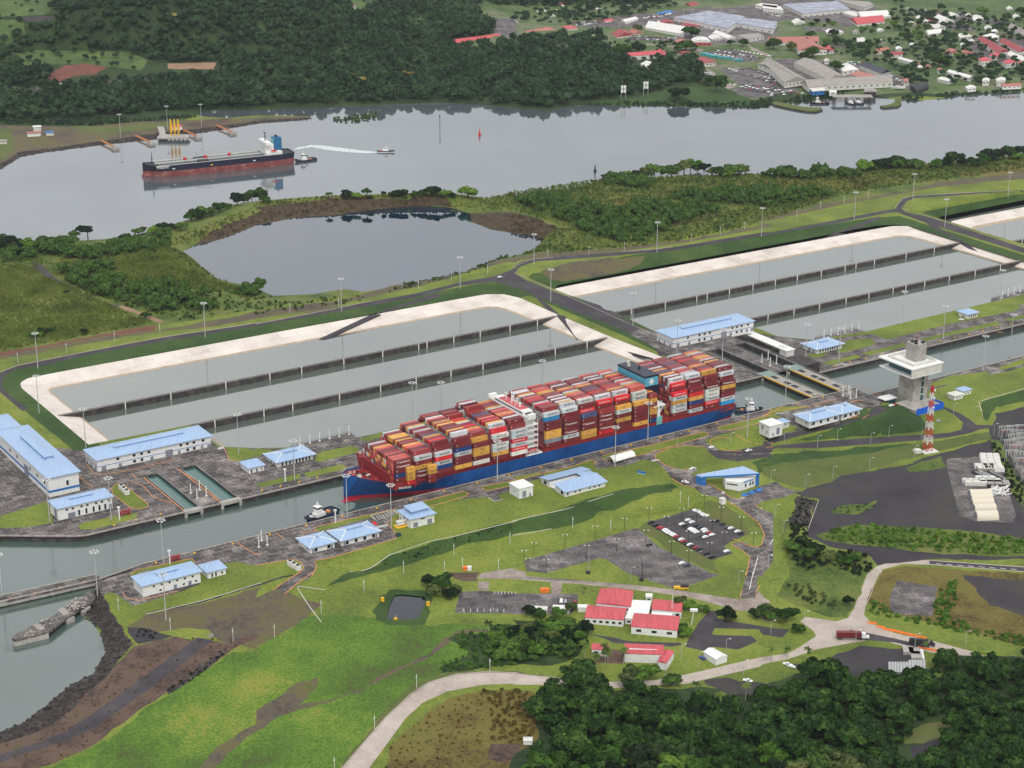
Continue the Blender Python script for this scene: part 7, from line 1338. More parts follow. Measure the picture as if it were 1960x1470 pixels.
tb('c20', [
 ('65,250 200,222 345,232 135,266',6,'gable','salmon','white',6,'broad salmon roofed building left of the white and red one'),
 ('370,200 440,192 495,212 420,220',8,'flat','redroof','white',3,'white block with flat red roof near the wood edge'),
 ('815,150 900,132 948,140 850,168',7,'gable','white','white',4,'long white roofed shed near the upper car parks'),
 ('745,255 870,230 905,262 790,280',5,'gable','maroonroof','white',3,'dull red roofed shed left of the long white sheds'),
 ('880,232 935,220 985,245 915,258',4,'gable','salmon','offw',2,'pale salmon roofed shed next to the dull red one'),
 ('1000,208 1050,184 1300,217 1290,258',6,'gable','white','white',9,'very long white roofed shed in front of the big warehouse'),
 ('1215,132 1480,84 1750,126 1620,215',9,'flat','pvroof','wht2',10,'biggest warehouse with pale walls and grey roof'),
 ('1640,168 1760,137 1990,165 1960,222',8,'flat','pvroof','wht2',6,'grey roofed extension to the right of the biggest warehouse'),
 ('1825,38 1870,28 1990,38 1985,62',10,'flat','white','white',8,'three storey white office beside the top road'),
 ('1505,247 1560,238 1680,280 1620,292',5,'gable','white','white',4,'white gabled shed right of the dark round tree'),
 ('1470,277 1540,264 1580,290 1500,296',4,'gable','white','white',3,'small white gabled shed beside it, left'),
 ('1345,297 1470,292 1495,320 1360,318',5,'barrel','white','redroof',4,'white round roofed hall with red wall below the dark tree'),
 ('1690,267 1850,250 1890,275 1770,296',5,'flat','grayroof','wht2',4,'flat grey roofed block right of the white gables'),
 ('850,405 1090,386 1130,405 880,424',6,'gable','redroof','white',8,'long red roofed side of the courtyard building'),
 ('1085,388 1130,385 1215,432 1125,450',6,'gable','redroof','white',4,'right arm of the red roofed courtyard building'),
 ('965,480 1050,465 1100,500 1000,508',5,'gable','white','white',3,'white gabled shed below the red courtyard building'),
 ('1065,472 1180,460 1190,478 1110,494',4,'gable','salmon','offw',2,'salmon roofed shed beside the white gabled shed'),
 ('1240,397 1290,390 1340,402 1300,414',4,'barrel','maroonroof','offw',1,'small round roofed red shed right of the courtyard building'),
 ('1300,412 1380,405 1390,420 1320,428',4,'gable','maroonroof','offw',1,'dull red shed below the round roofed red shed'),
 ('1350,442 1440,430 1530,465 1400,480',5,'flat','maroonroof','offw',5,'broad red and white roofed block left of the taxi park'),
 ('1845,480 1900,462 1985,480 1960,530',5,'gable','grayroof','white',3,'grey roofed shed end beside the big car park'),
 ('1110,160 1200,155 1215,172 1130,178',4,'gable','maroonroof','offw',2,'red roofed sheds in front of the biggest warehouse'),
 ('1285,172 1420,190 1400,205 1270,190',4,'flat','maroonroof','offw',4,'low red canopy along the biggest warehouse'),
 ('1300,32 1350,20 1400,35 1340,48',5,'gable','maroonroof','white',2,'maroon roofed white house at the very top'),
 ('1080,92 1190,80 1210,95 1100,106',4,'flat','blued','offw',2,'bright blue roofed shed near the top car parks'),
 ('0,178 40,168 100,190 0,206',6,'gable','white','white',3,'white roofed hall at the wood edge'),
 ('675,155 740,145 765,160 700,172',4,'gable','redroof','offw',1,'small red roofed kiosk between crowded car parks'),
 ('1220,305 1300,298 1310,315 1235,322',3,'gable','salmon','offw',1,'low salmon roofed shed above the round bushy tree'),
 ('1090,160 1130,158 1135,170 1095,172',3,'flat','white','white',1,'tiny white hut beside the row of red roofed sheds')])
k_ = 0
for x, y, w_, c in [(40,75,60,'offw'),(70,60,50,'white'),(210,45,70,'salmon'),(280,35,60,'offw'),(370,30,80,'salmon'),(440,25,50,'offw'),(500,45,60,'redroof'),(200,92,60,'offw'),(250,85,50,'white'),(410,85,50,'offw'),(430,105,40,'salmon'),(300,120,60,'offw'),(340,80,40,'offw'),(870,40,60,'offw'),(930,35,60,'offw'),(990,35,50,'grayroof'),(650,70,50,'offw'),(380,45,50,'white'),(560,10,60,'grayroof'),(120,20,50,'offw'),(1000,60,50,'offw'),(0,30,50,'redroof'),(30,12,40,'salmon')]:
    k_ += 1; quadb('bungalow', '%s roofed bungalow, %s in the housing at the top of the photo' % (dict(offw='cream', white='white', salmon='salmon', redroof='red', grayroof='grey')[c], ordn(k_)), QP('c20 %d,%d %d,%d %d,%d %d,%d' % (x-w_/2, y, x+w_*.3, y-w_*.12, x+w_/2, y+w_*.1, x-w_*.3, y+w_*.22), -7, 3.5), 3.5, c, 'wht2', 'gable', z=-7, nwin=2, group='bungalows at the top of the photo')
for i, (x, y, w_, c) in enumerate([(1020,358,50,'white'),(1115,175,60,'offw'),(880,222,50,'offw'),(1545,112,50,'offw'),(1600,142,50,'white'),(1690,205,60,'offw'),(1740,232,50,'white'),(1500,332,40,'offw'),(1565,305,50,'offw'),(1430,112,50,'white'),(1180,500,40,'white'),(1330,520,40,'salmon'),(1240,495,40,'salmon'),(1900,120,60,'offw'),(1850,60,50,'offw'),(500,232,60,'white'),(580,240,50,'offw'),(700,235,50,'grayroof'),(480,450,40,'offw'),(1160,480,40,'salmon'),(1940,470,60,'salmon'),(1120,330,40,'offw')]):
    quadb('small_house', '%s roofed small house, %s among the scattered houses of the town' % (dict(offw='cream', white='white', salmon='salmon', grayroof='grey')[c], ordn(i+1)), QP('c30 %d,%d %d,%d %d,%d %d,%d' % (x-w_/2, y, x+w_*.3, y-w_*.14, x+w_/2, y+w_*.12, x-w_*.3, y+w_*.26), TZ, 4), 4, c, 'wht2', 'gable', z=TZ, nwin=2, group='scattered small houses of the town')
tb('c10', [('1475,312 1780,268 1860,295 1510,335',6,'gable','redroof','white',10,'long bright red roofed building on the wood edge'), ('1690,122 1740,112 1850,135 1790,148',6,'gable','teal','white',4,'teal roofed building behind the wood'), ('1835,178 1920,165 1985,180 1900,195',5,'barrel','white','white',3,'white round roofed shed next to the teal one'),
 ('1700,62 1780,50 1830,75 1740,88',4,'gable','salmon','white',2,'salmon roofed house above the teal roofed building'),('1660,15 1700,8 1720,22 1680,28',4,'gable','maroonroof','white',1,'maroon roofed house near the top edge')])
for s, z, lb in (('660,335 720,328 745,345 690,358',2,'small house with red roof alone in the wood'),('712,38 738,33 748,42 718,46',35,'tiny red roofed house on the hill, left one'),('835,38 858,34 868,42 842,46',33,'tiny red roofed house on the hill, right one')):
    quadb('house', lb, QP('c10 '+s, z-5, 4), 4, 'redroof', 'white', 'gable', z=z-5, nwin=2)
# marina: pier shed, launches, breakwaters, bridge at the creek
t = empty('boat_shelter', W(1460+665/3.92, 100+0, -14) if 0 else W(1460+670/3.92, 770/3.92, -14), YA*.05, label='roofed boat shelter on piles standing in the river', cat='boat shelter'); m = MB(); m.box(-27,-6,8,27,10,9); m.build('roof', M_['grayroof'], t)
for x in (-24,-8,8,24): m = MB(); m.tube((x,-4,-2),(x,-4,8),.7); m.tube((x,8,-2),(x,8,8),.7); m.build('pile', M_['wall'], t)
for i, (x, y) in enumerate(((620,775),(675,772))):
    t = empty('pilot_launch', W(1460+x/3.92, y/3.92, -14), 2.3+math.pi, label='white pilot launch moored under the boat shelter, %s one' % ('left', 'right')[i], cat='boat', group='launches under the boat shelter'); hull(t, 18, 5, 1, 2, 1, [M_['navy'], M_['navy']], boot=.4, deckm='offw', n=12, bowlen=.4); m = MB(); m.box(6,-1.8,1.1,12,1.8,3.6); m.build('cabin', M_['white'], t); m = MB(); m.box(7,-1.4,3.6,9.5,1.4,5); m.build('wheelhouse', M_['white'], t)
tug('work_boat', 'grey work boat moored inside the breakwater by the reeds', W(1460+355/3.92, 778/3.92, -14), 0, s=.9, blue='navy', up='offw')
m = MB(); addx = None
t = empty('small_yacht', W(1460+965/3.92, 662/3.92, -9), .1, label='white boat standing on the waterfront lawn', cat='boat'); hull(t, 20, 5, .5, 2, 1, [M_['white'], M_['white']], boot=.4, deckm='offw', n=12, bowlen=.4); m = MB(); m.box(6,-1.6,1,12,1.6,3.6); m.build('cabin', M_['offw'], t)
for s, lb in (('c30 60,780 90,772 300,812 440,822 450,832 400,848 330,845 200,822 80,795','long rocky breakwater at the left of the marina'),('c30 1000,735 1040,730 1040,790 1015,808 900,818 878,806 940,798 985,780','curved grassy breakwater at the right of the marina')):
    p = WZ(s, -14); p2 = WZ(s, -11.5); o0 = p[0]; t = empty('breakwater', o0, label=lb, cat='breakwater'); m = MB(); c = sum(p)/len(p)
    lo = [(q-o0)[:2] for q in p]; m.prism([tuple(q) for q in lo], -2, 1.6); m.build('rock_base', M_['rock'], t); m = MB(); cl = (c-o0)[:2]; m.prism([tuple(q*.97+cl*.03) for q in lo], 1.6, 2.2); m.build('grass_top', M_['slope2'], t)
t = empty('creek_bridge', W(155/3.92, 790/3.92, -13), .1, label='small dark culvert bridge over the muddy creek at the left', cat='bridge'); m = MB(); m.box(-13,-3,4.5,13,3,6.5); m.build('deck', M_['dirt'], t); m = MB(); m.box(-13,-3,-2,-10,3,4.5); m.box(10,-3,-2,13,3,4.5); m.box(-1,-3,-2,1,3,4.5); m.build('abutment', M_['dark'], t)
mb = MB(); cp = WZ('c00 -300,870 0,820 90,800 190,790 280,810 420,850 490,890 300,890 180,880 60,885 -300,900', -10.7); mb.add(cp, [tuple(range(len(cp)))]); fixn(mb.build('creek_water', WM['river'], kind='structure'))
# power poles and town cars
place(proto_pole, gp('c00 277,690 292,700 770,620 792,600 c20 803,210 1514,75 1573,85 1285,110 1357,100'), 'tall pale power pole, % across the river from left', 'pole', 'power poles across the river')
for q, lb in (('c20 1003,715','white board sign on posts at the shore wood edge, right'),('c20 835,745','white board sign on posts at the shore, left')):
    t = empty('range_board', GP(q)[0], label=lb, cat='sign'); m = MB(); m.tube((-3,0,0),(-3,0,16),.3,n=4); m.tube((3,0,0),(3,0,16),.3,n=4); m.build('posts', M_['steel'], t)
    for a in (-3.4, .4):
        for b in (9, 14.5): m = MB(); m.box(a,-.3,b,a+3,-.1,b+4.6); m.build('board', M_['white'], t)
def cargrid(s0, s1, s2, n1, n2, name, fill=.8, cols='wwwwsskkdrb', rz=0):
    a, b, c = (GP(x)[0] for x in (s0, s1, s2)); k = 0
    for i in range(n1):
        for j in range(n2):
            if random.random() > fill: continue
            p = a+(b-a)*(i/max(1, n1-1))+(c-a)*(j/max(1, n2-1)); p[2] = HZ(p[0], p[1]); k += 1; cc = random.choice(cols); bm = carproto(cn_[cc])[0]
            o = bpy.data.objects.new('distant_car', bm); COL.objects.link(o); o.location = tuple(p+[random.uniform(-.5,.5), random.uniform(-.5,.5), 0]); o.rotation_euler = (0,0,rz+random.uniform(-.05,.05)); o.scale = (1.08,1.1,1.1); setp(o, '%s car among the rows of %s' % (cn_[cc], name), 'car', '%s cars in %s' % (cn_[cc], name))
cargrid('c20 1660,640','c20 1940,720','c20 1780,640', 11, 3, 'the waterfront car park', rz=.6); cargrid('c30 0,665','c30 230,715','c30 60,655', 9, 3, 'the waterfront car park', rz=.6)
cargrid('c20 1620,520','c20 1960,630','c20 1760,515', 13, 3, 'the taxi park behind the waterfront', .75, rz=.5, cols='wwssddkkr'); cargrid('c20 1540,385','c20 1850,440','c20 1640,375', 12, 2, 'the upper bus park', .8, cols='kwsw', rz=.8); cargrid('c20 1520,410','c20 1780,450','c20 1600,400', 9, 2, 'the upper bus park', .8, cols='kwsw', rz=.8)
cargrid('c30 250,490','c30 400,580','c30 260,488', 10, 1, 'the row beside the grey shed', 1, cols='wwws', rz=.3); cargrid('c30 640,470','c30 760,475','c30 650,485', 7, 2, 'the lot behind the white tent roof', .8, rz=1.2); cargrid('c20 450,180','c20 720,150','c20 480,195', 14, 2, 'the crowded lot near the white shed', .8, rz=1.); cargrid('c20 980,130','c20 1180,105','c20 990,142', 12, 3, 'the lot left of the biggest warehouse', .85, rz=1.); cargrid('c20 900,275','c20 1220,290','c20 910,295', 14, 2, 'the scrap car lot', .9, rz=.7); cargrid('c30 20,105','c30 140,125','c30 30,112', 8, 2, 'the lot below the white office', .9, rz=.7); cargrid('c30 960,575','c30 1080,640','c30 980,570', 7, 1, 'the lane by the hangar', .9, cols='wwws', rz=.6)
cargrid('c30 860,300','c30 1040,330','c30 870,312', 8, 1, 'the lane among the town trees', .8, rz=.9); cargrid('c30 1560,330','c30 1700,400','c30 1575,325', 9, 1, 'the lot left of the barracks', .9, rz=.6); cargrid('c30 1080,65','c30 1500,110','c30 1085,78', 14, 1, 'the top right street', .7, rz=.1)
for i, (x, y) in enumerate(((1440,412),(1490,425),(1520,432),(1575,440),(1625,446),(1700,460),(1465,418))):
    t = empty('town_bus', W(980+x/3.92, y/3.92, -9), -.25, label='turquoise bus, %s in the bus row across the river' % ordn(i+1), cat='bus', group='turquoise buses across the river'); m = MB(); m.box(-6,-1.4,.4,6,1.4,3.4); m.build('body', PAINT['teal'], t); m = MB(); m.box(-5.6,-1.45,1.8,5.6,1.45,2.7); m.build('window_band', M_['glass'], t)
for i, (x, y) in enumerate(((1545,605),(1465,560))): t = empty('town_bus', W(980+x/3.92, y/3.92, -9), -.6, label='white bus on the riverside lane, %s one' % ('lower','upper')[i], cat='bus'); m = MB(); m.box(-6,-1.3,.4,6,1.3,3.2); m.build('body', M_['white'], t); m = MB(); m.box(-5.6,-1.35,1.8,5.6,1.35,2.6); m.build('window_band', M_['glass'], t)
for i, (x, y, c) in enumerate(((20,690,'w'),(200,680,'w'),(350,645,'w'),(665,625,'w'),(715,615,'k'),(830,606,'w'),(1180,577,'w'),(80,688,'s'),(120,684,'w'))): car(W(x/3.92, y/3.92, -9), .1, cn_[c], '%s car, %s from left on the road through the far wood' % (cn_[c], ordn(i+1)), group='cars on the far wooded road')
t = empty('parked_bus', W(430/3.92, 645/3.92, -9), .1, label='white and blue bus on the road below the red soil patch', cat='bus'); m = MB(); m.box(-10,-1.5,.4,10,1.5,3.6); m.build('body', M_['white'], t); m = MB(); m.box(-9.6,-1.55,.6,9.6,1.55,1.6); m.build('stripe', M_['blued'], t)
# ---------------------------------------------------------------- trees
def leafquads(rng, cen, rad, n, size, flat_=.75):
    """n leaf clumps on the shell of an ellipsoid; returns V (4n,3)"""
    d = rng.normal(size=(n, 3)); d /= np.linalg.norm(d, axis=1)[:, None]; d[:, 2] = np.abs(d[:, 2])*.9-.15*rng.random(n)
    p = cen+d*rad*(.78+.3*rng.random(n))[:, None]
    nn = d+rng.normal(size=(n, 3))*.45; nn /= np.linalg.norm(nn, axis=1)[:, None]
    a = np.cross(nn, rng.normal(size=(n, 3))); a /= np.linalg.norm(a, axis=1)[:, None]; b = np.cross(nn, a)
    s = (size*(.6+.8*rng.random(n)))[:, None]
    return np.stack([p-a*s-b*s*.7, p+a*s-b*s*.7, p+a*s*.8+b*s*.9, p-a*s*.8+b*s*.9], 1).reshape(-1, 3)
def core(cen, rad, rng, k=.8):
    import itertools
    t = (1+5**.5)/2; V = np.array([(-1,t,0),(1,t,0),(-1,-t,0),(1,-t,0),(0,-1,t),(0,1,t),(0,-1,-t),(0,1,-t),(t,0,-1),(t,0,1),(-t,0,-1),(-t,0,1)], float); V /= np.linalg.norm(V[0])
    Fi = [(0,11,5),(0,5,1),(0,1,7),(0,7,10),(0,10,11),(1,5,9),(5,11,4),(11,10,2),(10,7,6),(7,1,8),(3,9,4),(3,4,2),(3,2,6),(3,6,8),(3,8,9),(4,9,5),(2,4,11),(6,2,10),(8,6,7),(9,8,1)]
    return cen+V*rad*k*(.85+.3*rng.random(12))[:, None], np.array([(a, b, c, c) for a, b, c in Fi])
def crown(seed, R_, Hc, nb, nl, size, base, core_=True, spread=.78):
    rng = np.random.default_rng(seed); Vs = []; Fs = []; off = 0
    for k in range(nb):
        if k == 0: c = np.array([0, 0, base+Hc*.5]); r = np.array([R_*.5, R_*.5, Hc*.42])
        else:
            a = rng.random()*6.283; rr = R_*spread*(.45+.6*rng.random()); c = np.array([rr*math.cos(a), rr*math.sin(a), base+Hc*(.28+.5*rng.random()*(1-rr/R_*.5))]); q = R_*(.2+.22*rng.random()); r = np.array([q, q, q*.72])
        v = leafquads(rng, c, r, nl, size); Vs.append(v); Fs.append(np.arange(len(v)).reshape(-1, 4)+off); off += len(v)
        if core_:
            v, f = core(c, r, rng); Vs.append(v); Fs.append(f+off); off += 12
    return np.concatenate(Vs), np.concatenate(Fs)
def trimesh(V, Q):
    """quads (degenerate allowed) to triangles"""
    T = np.concatenate([Q[:, [0,1,2]], Q[:, [0,2,3]]]); return T[(T[:, 0] != T[:, 1]) & (T[:, 1] != T[:, 2]) & (T[:, 0] != T[:, 2])]
TP = []; FI = [0,1,2,3,1,0,2,1,3]
def treeproto(seed, R_, Hc, base, mat_, nb=14, nl=84, size=.6, kind='broadleaf_tree'):
    V, Q = crown(seed, R_, Hc, nb, nl, size, base); me = npmesh('crown', V, trimesh(V, Q), mat_)
    m = MB(); rng = random.Random(seed); m.tube((0,0,-1.5),(0,0,base+Hc*.4),.45,.22,n=6)
    for k in range(5): a = rng.random()*6.28; rr = R_*.55; m.tube((0,0,base*.6+k*.5),(rr*math.cos(a),rr*math.sin(a),base+Hc*(.3+.3*rng.random())),.2,.07,n=4)
    return me, m.mesh('trunk', M_['trunk']), R_, base+Hc
for i in range(9): TP.append(treeproto(100+i, [6.5,7.5,5.5,8.5,6,7,5,9,6.5][i], [8,7,9,8,6.5,10,7,7.5,9][i], [1,1.3,.8,1.5,.6,1.8,.5,2,1][i], FOL[FI[i]]))
SP = [treeproto(140+i, 3.6+i*.8, 3.6+i, .8, FOL[(i+1) % 4], nb=8, nl=40, size=.55) for i in range(3)]
FL = [treeproto(160+i, 6.5, 3.6, 5.5, FOL[i % 2], nb=11, nl=30, size=.7) for i in range(2)]   # open, flat topped
def tree(p, k, s, label, group=None, pool=None, name='broadleaf_tree', cat='tree', sz=1.):
    cr, tr, R_, H_ = (pool or TP)[k % len(pool or TP)]; t = empty(name, p, random.random()*6.28, label=label, cat=cat, group=group); t.scale = (s, s, s*sz)
    for nm, me in (('crown', cr), ('trunk', tr)): o = bpy.data.objects.new(nm, me); COL.objects.link(o); o.parent = t
    return t
def palmproto(seed, H_=11):
    rng = random.Random(seed); m = MB(); m.tube((0,0,-.5),(.4,0,H_*.6),.3,.22); m.tube((.4,0,H_*.6),(.5,.2,H_),.22,.18); tr = m.mesh('trunk', M_['palmt']); V = []; Q = []
    for k in range(17):
        a = k*6.283/17+rng.random()*.3; el = rng.uniform(-.1,1.1); L_ = rng.uniform(3.4,4.6); pts = []
        for j in range(6): u = j/5; r = L_*u*math.cos(el*(1-u*.3)); z = H_+L_*u*math.sin(el)-L_*.75*u*u; pts.append((.5+r*math.cos(a), .2+r*math.sin(a), z, .55*math.sin(math.pi*min(1, u*.85+.12))))
        nx, ny = -math.sin(a), math.cos(a)
        for sd in (-1, 1):
            for j in range(5):
                n = len(V); x, y, z, w = pts[j]; X, Y, Z, w2 = pts[j+1]; V += [(x,y,z),(X,Y,Z),(X+nx*sd*w2*1.1,Y+ny*sd*w2*1.1,Z-w2*.8),(x+nx*sd*w*1.1,y+ny*sd*w*1.1,z-w*.8)]; Q.append((n,n+1,n+2,n+3))
    return npmesh('fronds', np.array(V), np.array(Q), FFRD), tr
PALM = [palmproto(1, 10.5), palmproto(2, 8)]
def palm(p, k, s, lb, group='palm trees'):
    fr, tr = PALM[k % 2]; t = empty('palm_tree', p, random.random()*6.28, label=lb, cat='palm tree', group=group); t.scale = (s,)*3
    for nm, me in (('fronds', fr), ('trunk', tr)): o = bpy.data.objects.new(nm, me); COL.objects.link(o); o.parent = t
def polyarea(s): return GP(s)
def scatter(pts, step, jit=.45, avoid=(), keep=1., rng=RNG):
    q = np.array([(p[0], p[1]) for p in pts]); x0, y0 = q.min(0); x1, y1 = q.max(0)
    gx, gy = np.meshgrid(np.arange(x0, x1+step, step), np.arange(y0, y1+step, step)); P = np.stack([gx.ravel(), gy.ravel()], 1)
    P = P+(rng.random(P.shape)-.5)*2*jit*step; P = P[inside(P, pts)]
    for a in avoid: P = P[~inside(P, a)]
    if keep < 1: P = P[rng.random(len(P)) < keep]
    # only what the camera could see, with a margin
    d = np.c_[P, np.full(len(P), -9.)]-CP; w = d@FW; u = 980+F*(d@RT)/w; v = 735-F*(d@UP)/w
    return P[(u > -160) & (u < 2120) & (v > -90) & (v < 1640)]
def zed(P): return np.array([HZ(x, y) for x, y in P]) if len(P) else np.zeros(0)
def mass(name, label, P, protos, mat_, s0, s1, cat='trees', sink=0.):
    if not len(P): return
    Z = zed(P); Vs = []; Ts = []; off = 0; rng = np.random.default_rng(5)
    idx = rng.integers(0, len(protos), len(P)); A = rng.random(len(P))*6.283; S = s0+(s1-s0)*rng.random(len(P)); SZ = S*(.8+.5*rng.random(len(P)))
    for k, (V, T) in enumerate(protos):
        w = np.where(idx == k)[0]
        if not len(w): continue
        ca, sa = np.cos(A[w]), np.sin(A[w]); X = (V[None, :, 0]*ca[:, None]-V[None, :, 1]*sa[:, None])*S[w][:, None]+P[w, 0][:, None]; Y = (V[None, :, 0]*sa[:, None]+V[None, :, 1]*ca[:, None])*S[w][:, None]+P[w, 1][:, None]; Zz = V[None, :, 2]*SZ[w][:, None]+Z[w][:, None]-sink
        Vs.append(np.stack([X, Y, Zz], 2).reshape(-1, 3)); Ts.append((T[None]+(np.arange(len(w))*len(V))[:, None, None]+off).reshape(-1, 3)); off += len(w)*len(V)
    me = npmesh(name, np.concatenate(Vs), np.concatenate(Ts), mat_); o = bpy.data.objects.new(name, me); COL.objects.link(o); setp(o, label, cat, kind='stuff'); return o
def lowtree(seed, R_, Hc, base, nb=5, nl=13, size=1.5):
    V, Q = crown(seed, R_, Hc, nb, nl, size, base, True, .55); return V, trimesh(V, Q)
LOW = [lowtree(200+i, [7,8,6,9,6.5,7.5][i], [9,8,10,9,7,11][i], [1,2,1,3,1,2][i]) for i in range(6)]
MED = [lowtree(220+i, [6,7,5,8][i], [8,7,9,8][i], [1,1.5,1,2][i], nb=8, nl=24, size=.95) for i in range(4)]
BUSH = [lowtree(240+i, [2.2,2.8,1.8][i], [2.4,2.0,2.6][i], -.4, nb=4, nl=12, size=.6) for i in range(3)]
TUFT = []
for i in range(3):
    rng = np.random.default_rng(300+i); n = 9; a = rng.random(n)*6.283; r = rng.random(n)*1.6; h = 1.2+1.4*rng.random(n); dx, dy = np.cos(a+1.5), np.sin(a+1.5); px, py = r*np.cos(a), r*np.sin(a); w = .8
    V = np.stack([np.stack([px-dx*w, py-dy*w, np.zeros(n)], 1), np.stack([px+dx*w, py+dy*w, np.zeros(n)], 1), np.stack([px+rng.normal(size=n)*.6, py+rng.normal(size=n)*.6, h], 1)], 1).reshape(-1, 3); TUFT.append((V, np.arange(3*n).reshape(-1, 3)))
# -- foreground forest: individual trees, largest in the picture
FORE = GP('f 1010,1700 c23 120,1400 230,1230 200,1100 190,900 330,830 560,880 700,960 c23 1100,900 1240,960 1500,960 1700,960 1960,900 c33 230,800 420,760 700,800 900,800 1200,830 1280,700 1420,640 1700,640 1960,680 f 2200,1290 2200,1700')
CLEAR = GP('c33 1000,1330 1150,1180 1280,1120 1480,1120 1450,1200 1400,1300 1250,1400 1060,1420'); PLOT = GP('c23 -60,1300 60,1290 60,1420 -60,1430')
P = scatter(FORE, 14, .45, [CLEAR, PLOT], .92); d = np.linalg.norm(P-CP[:2], axis=1); P = P[np.argsort(d)]
FN = ['dark green broadleaf tree in the forest at the bottom right','mid green broadleaf tree in the forest at the bottom right','olive green broadleaf tree in the forest at the bottom right','bright green broadleaf tree in the forest at the bottom right']
for i, (x, y) in enumerate(P[:112]): k = random.randrange(9); tree((x, y, HZ(x, y)-1), k, random.uniform(.85,1.75)*(1.25 if random.random() < .15 else 1), FN[FI[k]], ['dark','mid green','olive','bright green'][FI[k]]+' trees of the bottom right forest')
mass('forest_canopy', 'farther tree crowns of the forest at the bottom right', P[112:], [(lambda V, Q: (V, trimesh(V, Q)))(*crown(260+i, [6.5,7.5,6][i], 8, 13, 60, .68, 1.5)) for i in range(3)], FOL[1], .9, 1.6)
mass('forest_undergrowth', 'dense undergrowth and smaller trees filling the forest at the bottom right', np.concatenate([ scatter(FORE, 6.5, .5, [CLEAR, PLOT])]), MED[:2], FOL[1], .4, .7)
# -- explicit trees
def seq(s, k0, ks, fmt, group, pool=None, name='broadleaf_tree', cat='tree', sz=1.):
    for i, p in enumerate(GP(s)): tree(p, k0+i, ks[i % len(ks)]*(1 if pool is SP else 1.9 if p[1] > 1700 else 1.25), fmt.replace('%', ordn(i+1)), group, pool, name, cat, sz)
seq('c23 480,830 880,850 980,830 1200,850 640,920', 1, [1.25,1.1,.9,.8,.9], 'big dark tree, % in the front line beside the concrete road', 'trees along the concrete road')
seq('c23 1260,270 1330,280 1440,300 1600,370 1640,350 1260,460 1290,480 130,320 200,340 440,300 350,340', 2, [.7,.5,.55,.7,.6,.5,.6,.6,.5,.6,.5], 'leafy tree, % around the red roofed complex', 'trees around the red roofed complex')
seq('c23 1830,340 1895,350 c33 10,350 175,370 265,450 640,250', 0, [.55,.8,.8,.75,.6,.45], 'slim roadside tree, % from left near the junction', 'roadside trees near the junction')
seq('c13 1340,180 1400,130 1460,190 1300,110 1500,150', 2, [.75,.8,.75,.6,.6], 'dark dense tree, % in the clump beside the small pool', 'clump of trees beside the pool')
seq('c32 320,1330 400,1290 480,1370 640,1380 700,1340 300,1250 560,1340 200,1260', 0, [.8,.7,.8,.6,.65,.6,.6,.5], 'dark tree, % in the clump right of the exit road', 'trees right of the exit road')
WD2 = GP('c13 1760,420 1960,400 c23 80,390 200,370 450,380 570,440 570,540 440,640 300,660 0,680 c13 1900,680 1700,600 1800,520'); P2 = scatter(WD2, 9.5, .4)
for i, (x, y) in enumerate(P2): tree((x, y, HZ(x, y)-.8), i, random.uniform(.6,.85), 'leafy tree in the small wood left of the red roofed house', 'trees of the small wood left of the red house')
mass('thicket', 'leafy thicket under the small wood beside the red roofed house', scatter(WD2, 5, .5), MED, FOL[1], .35, .5)
for i, (p, s) in enumerate(zip(GP('c13 1748,490 c23 75,560 185,560 240,600 548,660 630,715 700,690 720,690 835,690 545,160 c33 65,680 180,640 340,680 1300,860 c23 1750,960 1560,1010 1380,930 c33 1220,590 c23 95,560'), [.95,.8,.8,.8,1.05,1.0,1.05,.95,.9,.5,.9,.7,.85,.9,.9,.95,.8,.6,.7])): palm(p, i, s, 'palm tree, %s counted through the lower right of the photo' % ordn(i+1))
seq('c01 30,440 70,460 110,470 210,460 280,450 340,440 450,400 510,410 600,480 640,480 540,500 240,480', 0, [.95,1,.8,.8,.75,.7,.7,.6,.7,.6,.7,.6], 'bushy tree, % from left on the river bank at the left edge', 'trees on the left river bank')
seq('c01 660,362 563,372', 0, [.8,.55], 'lone flat topped tree, % against the river at the left', 'flat topped trees by the river', FL, 'flat_topped_tree')
seq('c01 940,375 1040,330 1070,320 1150,330 1190,300 1240,310 1300,290 1360,300 1440,230 1480,220 1530,200 1590,190 1640,160 1700,140 1780,110 1830,90 1890,70 1950,60 c11 30,70 60,90', 0, [.5,.5,.45,.5,.6,.5,.5,.5,.7,.8,.75,.6,.6,.55,.7,.75,.6,.75,.75,.5], 'green tree, % from left on the bank between river and quarry lake', 'trees between the river and the quarry lake')
seq('c11 660,60 700,55 750,60 860,60 1020,55 1050,40 1090,40 1190,45 1250,40 1300,30 1350,30 1420,45 1480,50 955,45', 1, [.4,.45,.4,.3,.35,.5,.4,.4,.5,.6,.6,.45,.4,.3], 'small tree, % along the far rim of the quarry lake', 'small trees on the quarry rim')
tree(GP('c11 1590,60')[0], 3, 1.5, 'large round green tree standing alone at the right rim of the quarry lake'); tree(GP('c11 540,58')[0], 0, .75, 'thin bare looking tree left of the middle of the quarry rim', pool=FL, name='flat_topped_tree'); tree(GP('c11 832,50')[0], 1, 1., 'thin tall tree at the middle of the quarry rim', pool=FL, name='flat_topped_tree'); tree(GP('c11 680,50')[0], 1, .85, 'thin umbrella shaped tree on the quarry rim, left part', pool=FL, name='flat_topped_tree'); tree(GP('c11 1125,40')[0], 0, .8, 'slender pale tree on the quarry rim, right part', pool=FL, name='flat_topped_tree')
